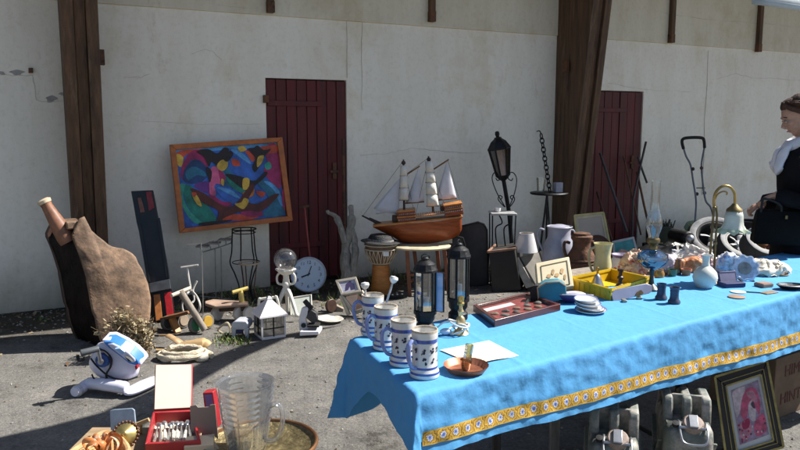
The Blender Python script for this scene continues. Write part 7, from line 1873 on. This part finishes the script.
# ================================================================== LOW TABLE WITH WARES IN FRONT
LZ = .62
def low_table():
    q = [G(92, 427, LZ), G(296, 427, LZ)]
    y0 = 1.35; 
    t = thing('low_wooden_table', 'low wooden table at the bottom edge crowded with small wares', 'table', V(((q[0].x+q[1].x)/2, 1.7, 0)))
    x0, x1, y1 = q[0].x, q[1].x, q[0].y
    b = MB(); b.box(((x0+x1)/2, (y0+y1)/2, LZ-.0125), (x1-x0, y1-y0, .025)); b.build('tabletop', mat('sandy_board', (.30, .21, .12), .7, var=.2, stretch=(1, 5, 5)), t, bevel=.003)
    for x in (x0+.04, x1-.04):
        for y in (y0+.04, y1-.04):
            b = MB(); b.bar((x, y, 0), (x, y, LZ-.025), .04); b.build('leg', m_woodgrey, t, bevel=.003)
low_table()
def front_left():
    # red cutlery case
    zt = LZ+.045
    Q = [G(153, 411.5, zt), G(192, 409.5, zt), G(201, 441, zt), G(145, 444, zt)]
    c = sum(Q, V())/4
    t = thing('red_cutlery_case', 'open red case with cream lined lid standing up, full of cutlery', 'cutlery case', V((c.x, c.y, LZ)))
    I = [p+(c-p)*.10 for p in Q]; dn = V((0, 0, -.044))
    for i in range(4):
        j = (i+1) % 4; b = MB(); b.ext([Q[i], Q[j], I[j], I[i]], dn); b.build('side', m_red, t, bevel=.0015)
    b = MB(); b.ext([p+V((0, 0, -.034)) for p in I], V((0, 0, -.006))); b.build('lining', mat('cream_satin', (.66, .60, .46), .5, var=.05), t, smooth=False)
    n = V((.12, -.70, .70)).normalized(); P0 = Q[0]+V((0, .004, .002))
    q = lambda x, y, o=0: PLN(x, y, P0+n*o, n)
    O = [(155, 364.5), (192.5, 364), (192, 408.5), (153.5, 410.5)]
    b = MB(); b.ext([q(*p) for p in O], -n*.012); ld = b.build('lid', m_red, t, bevel=.002)
    cc = V((sum(p[0] for p in O)/4, sum(p[1] for p in O)/4, 0))
    b = MB(); b.ext([q(cc.x+(x-cc.x)*.94, cc.y+(y-cc.y)*.96, .0) for x, y in O], n*.003); b.build('lid_lining', mat('cream_lid_lining', (.70, .66, .52), .6, var=.03), ld, smooth=False)
    P = lambda u_, v_, z=0: (I[0]*(1-u_)+I[1]*u_)*(1-v_)+(I[3]*(1-u_)+I[2]*u_)*v_+V((0, 0, -.032+z))
    ax = (P(.5, 1)-P(.5, 0)).normalized(); bx = (P(1, .5)-P(0, .5)).normalized()
    def spoon(label, handle, u_):
        o = thing('teaspoon', label, 'spoon', (0, 0, 0), 'spoons in the red case', local=True)
        M = Matrix((bx, -ax, V((0, 0, 1)))).transposed()
        b = MB(); b.ball(M @ V((0, .05, .014)), (.0085, .014, .004), 10, 6, M); b.build('bowl', m_steel, o)
        b = MB(); b.tube([M @ V((0, .038, .012)), M @ V((0, .0, .011))], [.002, .003], 6); b.build('neck', m_steel, o)
        b = MB(); b.tube([M @ V((0, .002, .011)), M @ V((0, -.03, .011)), M @ V((0, -.055, .011))], [.0036, .0048, .0042], 8); b.build('handle', handle, o); return o
    ivory = mat('ivory_handle', (.66, .62, .54), .4, var=.05)
    o1 = spoon('ivory handled spoon lying in the front of the red case', ivory, 0); o2 = spoon('all metal spoon lying in the red case', m_steel, 0)
    first = {0: True, 1: True}
    for i in range(9):
        k = 0 if i in (2, 4, 5, 7) else 1; o = (o1, o2)[k]; loc = P(.1+.1*i, .46+.03*(i % 2), .002*(i % 3)); rz = random.gauss(0, .07)
        if first[k]: o.location = loc; o.rotation_euler = (0, 0, rz); first[k] = False
        else: dup(o, loc, rz)
    # carton with taupe flap and pale flaps
    p = G(203, 448, LZ)
    t = thing('small_open_carton', 'small open cardboard carton with grey upright flap beside the cutlery case', 'carton', p)
    tp_ = mat('taupe_card', (.27, .225, .19), .85, var=.06); pc_ = mat('pale_card', (.58, .47, .33), .85, var=.08)
    n = V((.12, -1, .12)).normalized(); P0 = G(203, 441, LZ+.006)
    q = lambda x, y, o=0: PLN(x, y, P0+n*o, n)
    b = MB(); b.ext([q(190, 406), q(196, 405), q(198, 407.5), q(209, 407), q(210, 405), q(215, 404.5), q(219, 447), q(191.5, 447)], -n*.003); b.build('back_flap', tp_, t, smooth=False)
    a = At(203, 447, LZ)
    b = MB(); b.ext([a(184, 450, .0), a(191, 437, .03), a(201, 433, .02), a(199, 449, -.03)], V((.001, .002, -.001))); b.build('pale_flap', pc_, t, smooth=False)
    b = MB(); b.ext([a(196, 452, -.05), a(206, 441, -.03), a(213, 439.5, .0), a(220, 450, -.03), (a(214, 458, -.06))], V((.001, .002, -.001))); b.build('pale_flap', pc_, t, smooth=False)
    b = MB(); b.box((p.x, p.y-.03, LZ+.02), (.075, .07, .03), RotZ(.2)); b.build('carton_body', pc_, t, smooth=False)
    p = G(206, 428, LZ)
    t = thing('red_and_violet_box', 'narrow red and violet box standing upright behind the glass pitcher', 'box', p)
    a = At(206, 428, LZ)
    b = MB(); b.ext([a(202.5, 393), a(213, 392), a(218, 428), a(207, 430)], V((.004, .03, 0))); b.build('box', m_red, t, bevel=.002)
    b = MB(); b.ext([a(204.5, 395, -.001), a(211.5, 394, -.001), a(214.5, 414, -.001), a(207.5, 415, -.001)], V((0, .002, 0))); b.build('violet_front', mat('violet_card', (.16, .12, .34), .5), t, smooth=False)
    # brass tray
    Yc = 1.885; p = V(((254-400)/720*Yc, Yc, LZ))
    t = thing('round_brass_tray', 'round embossed brass tray with brown rim under the glass pitcher', 'tray', p)
    R_ = .152
    b = MB(); b.lathe([(1e-4, .004), (R_*.62, .004), (R_*.66, .007), (R_*.9, .009), (R_*.97, .018)], p, 56, cap=False); b.build('plate', mat('engraved_brass', (.22, .175, .085), .45, .6, var=.4, scale=30, bump=.6, bscale=70), t)
    b = MB(); b.tube([p+V((math.cos(i*PI/28)*R_, math.sin(i*PI/28)*R_, .019)) for i in range(56)], .0055, 8, True); b.build('rim', mat('brown_brass_rim', (.20, .10, .045), .4, .6, var=.3), t)
    # cut glass pitcher
    pz_ = V(((239-400)/720*1.86, 1.862, LZ+.0095))
    t = thing('cut_glass_pitcher', 'large clear cut glass pitcher with ribbed panels and side handle', 'pitcher', pz_)
    H_ = .19; prof = []; n_ = 60
    for i in range(n_+1):
        f = i/n_; rr = .050+(.077-.050)*f**.85
        prof.append((rr, .006+(H_-.006)*f))
    def fn(an, i):
        f = i/n_
        sec = math.cos(6*an)
        ring = (.030*math.sin(f*2*PI*11) if sec > 0 and .42 < f < .95 else 0)
        flute = (.020*abs(math.sin(18*an)) if f <= .42 else 0)
        ridge = .024*math.exp(-((sec+.15)/.16)**2)
        return 1+ring+flute+ridge
    b = MB(); b.lathe(prof+[(.079, H_+.002), (.075, H_+.002)]+[(r_*.93-.001, z) for r_, z in prof[::-1]][1:]+[(1e-4, .014)], pz_, 96, fn=lambda an, i: fn(an, i) if i <= n_ else 1, cap=False)
    b.build('body', m_glasscut, t, ang=60)
    b = MB(); b.lathe([(.045, 0), (.049, .003), (.049, .007), (1e-4, .010)], pz_, 48); b.build('foot', m_glasscut, t)
    b = MB(); f = lambda x, z: pz_+V((x, -.012, z)); b.tube(smooth_path([f(.066, .128), f(.086, .134), f(.099, .115), f(.097, .07), f(.08, .035), f(.057, .03)]), .0085, 12, flat=.8); b.build('handle', m_glasscut, t)
    # gold clock-like round box with card behind
    p = G(124, 449, LZ)
    a = At(124, 446, LZ)
    t = thing('blue_grey_plaque', 'blue grey rectangular plaque standing behind the gold beaded medallion', 'plaque', G(122, 438, LZ))
    n = V((-.05, -.93, .3)).normalized(); P0 = G(122, 438, LZ)
    q = lambda x, y, o=0: PLN(x, y, P0+n*o, n)
    b = MB(); b.ext([q(109.5, 410.5), q(114, 409.3), q(132, 408), q(134.5, 410), q(137, 438), q(111, 440)], -n*.006); b.build('plaque', mat('blue_grey_enamel', (.26, .32, .40), .3, var=.2, scale=16), t, bevel=.002)
    c = a(125.5, 434.5, -.03); k = c.y/FPX; n2 = V((.05, -.85, .52)).normalized(); M = align(n2)
    t = thing('gold_beaded_medallion', 'round gold dome with dark beaded rim propped against the blue plaque', 'medallion', V((c.x, c.y, LZ)))
    b = MB(); b.lathe([(11.5*k, -.012), (12*k, 0), (11*k, .004), (7*k, .012), (3*k, .018), (2*k, .023), (1e-4, .024)], c, 36, M); b.build('dome', m_gold, t)
    b = MB()
    for i in range(22):
        an = i*2*PI/22; b.ball(c+M @ V((13.2*k*math.cos(an), 13.2*k*math.sin(an), 0)), 1.7*k, 8, 6)
    b.build('beads', mat('garnet_beads', (.12, .05, .03), .3, .3, var=.4), t)
    b = MB(); b.tube([c-n2*.01, V((c.x, c.y+.02, LZ+.003))], .008, 8); b.build('foot', m_brassdull, t)
    p = G(143, 432, LZ)
    t = thing('small_wooden_ruler', 'short pale wooden stick resting between the plaque and red case', 'stick', p)
    a2 = At(143, 430, LZ+.02)
    b = MB(); b.bar(a2(134, 425.5), a2(149, 419.5), .008, .010); b.bar(a2(141, 423, .0), G(141, 433, LZ+.001), .006, .008); b.build('stick', m_woodtan, t)
    p = G(97, 452, LZ)
    t = thing('wicker_basket', 'shallow wicker basket with pale wooden rim at the corner of the low table', 'basket', p)
    b = MB(); rim = smooth_path([G(66, 456, LZ+.045), G(84, 444, LZ+.045), G(104, 433, LZ+.045), G(118, 437, LZ+.045), G(128, 452, LZ+.045), G(110, 470, LZ+.045), G(80, 472, LZ+.045), G(66, 458, LZ+.045)], 8)[:-1]
    b.tube(rim, .008, 8, True); b.build('rim', m_woodtan, t)
    cx = sum(rim, V())/len(rim); rows = []
    for j in range(7):
        f = j/6; rows.append([cx+(pnt-cx)*(.78+.20*f)+V((0, 0, -.042*(1-f)+.0)) + V((0, 0, .0015*(-1)**i_)) for i_, pnt in enumerate(rim)])
    b = MB()
    for r_ in rows: b.tube(r_, .0045, 6, True)
    b.build('weave', mat('wicker', (.42, .27, .12), .7, var=.3, scale=40), t)
    b = MB(); b.ext([cx+(pnt-cx)*.8+V((0, 0, -.043)) for pnt in rim], V((0, 0, .004))); b.build('bottom', m_woodtan, t)
    p = cx+V((.01, 0, -.03))
    t = thing('orange_ribbon_bow', 'orange and cream ribbon curled in the wicker basket', 'ribbon', p)
    b = MB()
    for k_ in range(7):
        ph = k_*.9; b.tube(smooth_path([p+V((.03*math.cos(ph), .02*math.sin(ph), .01)), p+V((.05*math.cos(ph+.5), .035*math.sin(ph+.5), .055)), p+V((.02*math.cos(ph+1), .03*math.sin(ph+1), .065)), p+V((.0, .0, .02))]), .0075, 6, flat=.35)
    b.build('ribbon', mat('orange_ribbon', (.60, .20, .05), .5, var=.4, scale=20, c2=(.66, .55, .42), thr=.55, s2=16), t)
front_left()

# ================================================================== AWNING AND ADDED SHADOW SAIL
def awnings():
    sunv = V((math.cos(rad(15))*math.cos(rad(48)), math.sin(rad(15))*math.cos(rad(48)), math.sin(rad(48))))
    h = 3.05
    def up(px, py, hh=h):
        p = G(px, py); return p+sunv*(hh/sunv.z)
    edge1 = [(345, 324.5), (310, 330), (277, 336), (240, 346), (211, 357), (180, 374), (150, 391), (100, 413), (50, 426), (0, 437), (-70, 452), (-170, 475)]
    edge2 = [(-120, 600), (20, 520), (110, 455), (160, 412), (203, 380), (240, 359), (290, 337), (330, 328)]
    P = [up(x, y) for x, y in edge1+edge2]
    t = thing('added_shade_sail', 'unseen added sail shaped to cast the diagonal shadow wedge on the asphalt', 'shade sail', V((P[0].x, P[0].y, h)))  # unseen sail added for its shadow; outline projected up from the ground wedge
    b = MB(); b.ext(P, V((0, 0, .004))); b.build('canvas', mat('sail_canvas', (.5, .6, .68), .8, var=.05), t, smooth=False)
    b = MB(); b.tube([P[0], wpt(ws(P[0]), EAVE-.05, 3.72)], .006, 6); b.build('guy_rope', m_rope, t)
    Y = 6.5
    a = [D(752, -1.5, Y+.15), D(775, 1.2, Y), D(800, 4.8, Y-.1), D(840, 10, Y-.2)]
    t = thing('market_awning', 'pale blue awning strip on grey poles high above the woman in black', 'awning', V((a[-1].x, a[-1].y, 0)))
    far = [p+V((.5, .42, .10)) for p in a]
    b = MB(); b.loft([a, far], closed=False); b.build('canvas', mat('awning_canvas', (.84, .90, .93), .7, var=.04, transl=.75), t, solid=.004)
    b = MB(); b.loft([a, [p+V((0, 0, -.05)) for p in a]], closed=False); b.build('valance', mat('awning_valance', (.80, .86, .88), .7, var=.04, transl=.4), t, solid=.003)
    for p in (a[-1], far[-1]):
        b = MB(); b.tube([p, V((p.x, p.y, 0))], .02, 8); b.build('pole', m_steel, t)
awnings()


# ================================================================== LIGHT AND CAMERA
SUN_AZ = rad(15); SUN_EL = rad(48)     # azimuth measured from +X towards +Y
sd = V((math.cos(SUN_EL)*math.cos(SUN_AZ), math.cos(SUN_EL)*math.sin(SUN_AZ), math.sin(SUN_EL)))
sl = bpy.data.lights.new('sun', 'SUN'); sl.energy = 4.9; sl.angle = rad(.5); sl.color = (1, .955, .88)
so = bpy.data.objects.new('sun', sl); col.objects.link(so)
so.rotation_euler = sd.to_track_quat('Z', 'Y').to_euler(); so.location = (6, 4, 9)
wd = bpy.data.worlds.new('World'); scene.world = wd; wd.use_nodes = True
nt = wd.node_tree; sk = nt.nodes.new('ShaderNodeTexSky'); sk.sky_type = 'NISHITA'; sk.sun_disc = False
sk.sun_elevation = SUN_EL; sk.sun_rotation = PI/2-SUN_AZ
bg = nt.nodes['Background']; bg.inputs['Strength'].default_value = .060
nt.links.new(sk.outputs[0], bg.inputs['Color'])
cd = bpy.data.cameras.new('camera'); co = bpy.data.objects.new('camera', cd); col.objects.link(co)
cd.sensor_width = 36; cd.lens = 36*FPX/800; cd.clip_start = .05; cd.clip_end = 500
co.location = (0, 0, CAMH); co.rotation_euler = (PI/2-PITCH, 0, 0)
scene.camera = co
scene.view_settings.view_transform = 'Standard'; scene.view_settings.look = 'None'
scene.view_settings.exposure = .96; scene.view_settings.gamma = 1; scene.view_settings.use_curve_mapping = False
scene.cycles.use_denoising = True
scene.cycles.max_bounces = 10; scene.cycles.transparent_max_bounces = 24
scene.cycles.caustics_reflective = False; scene.cycles.caustics_refractive = False
scene.cycles.sample_clamp_indirect = 6
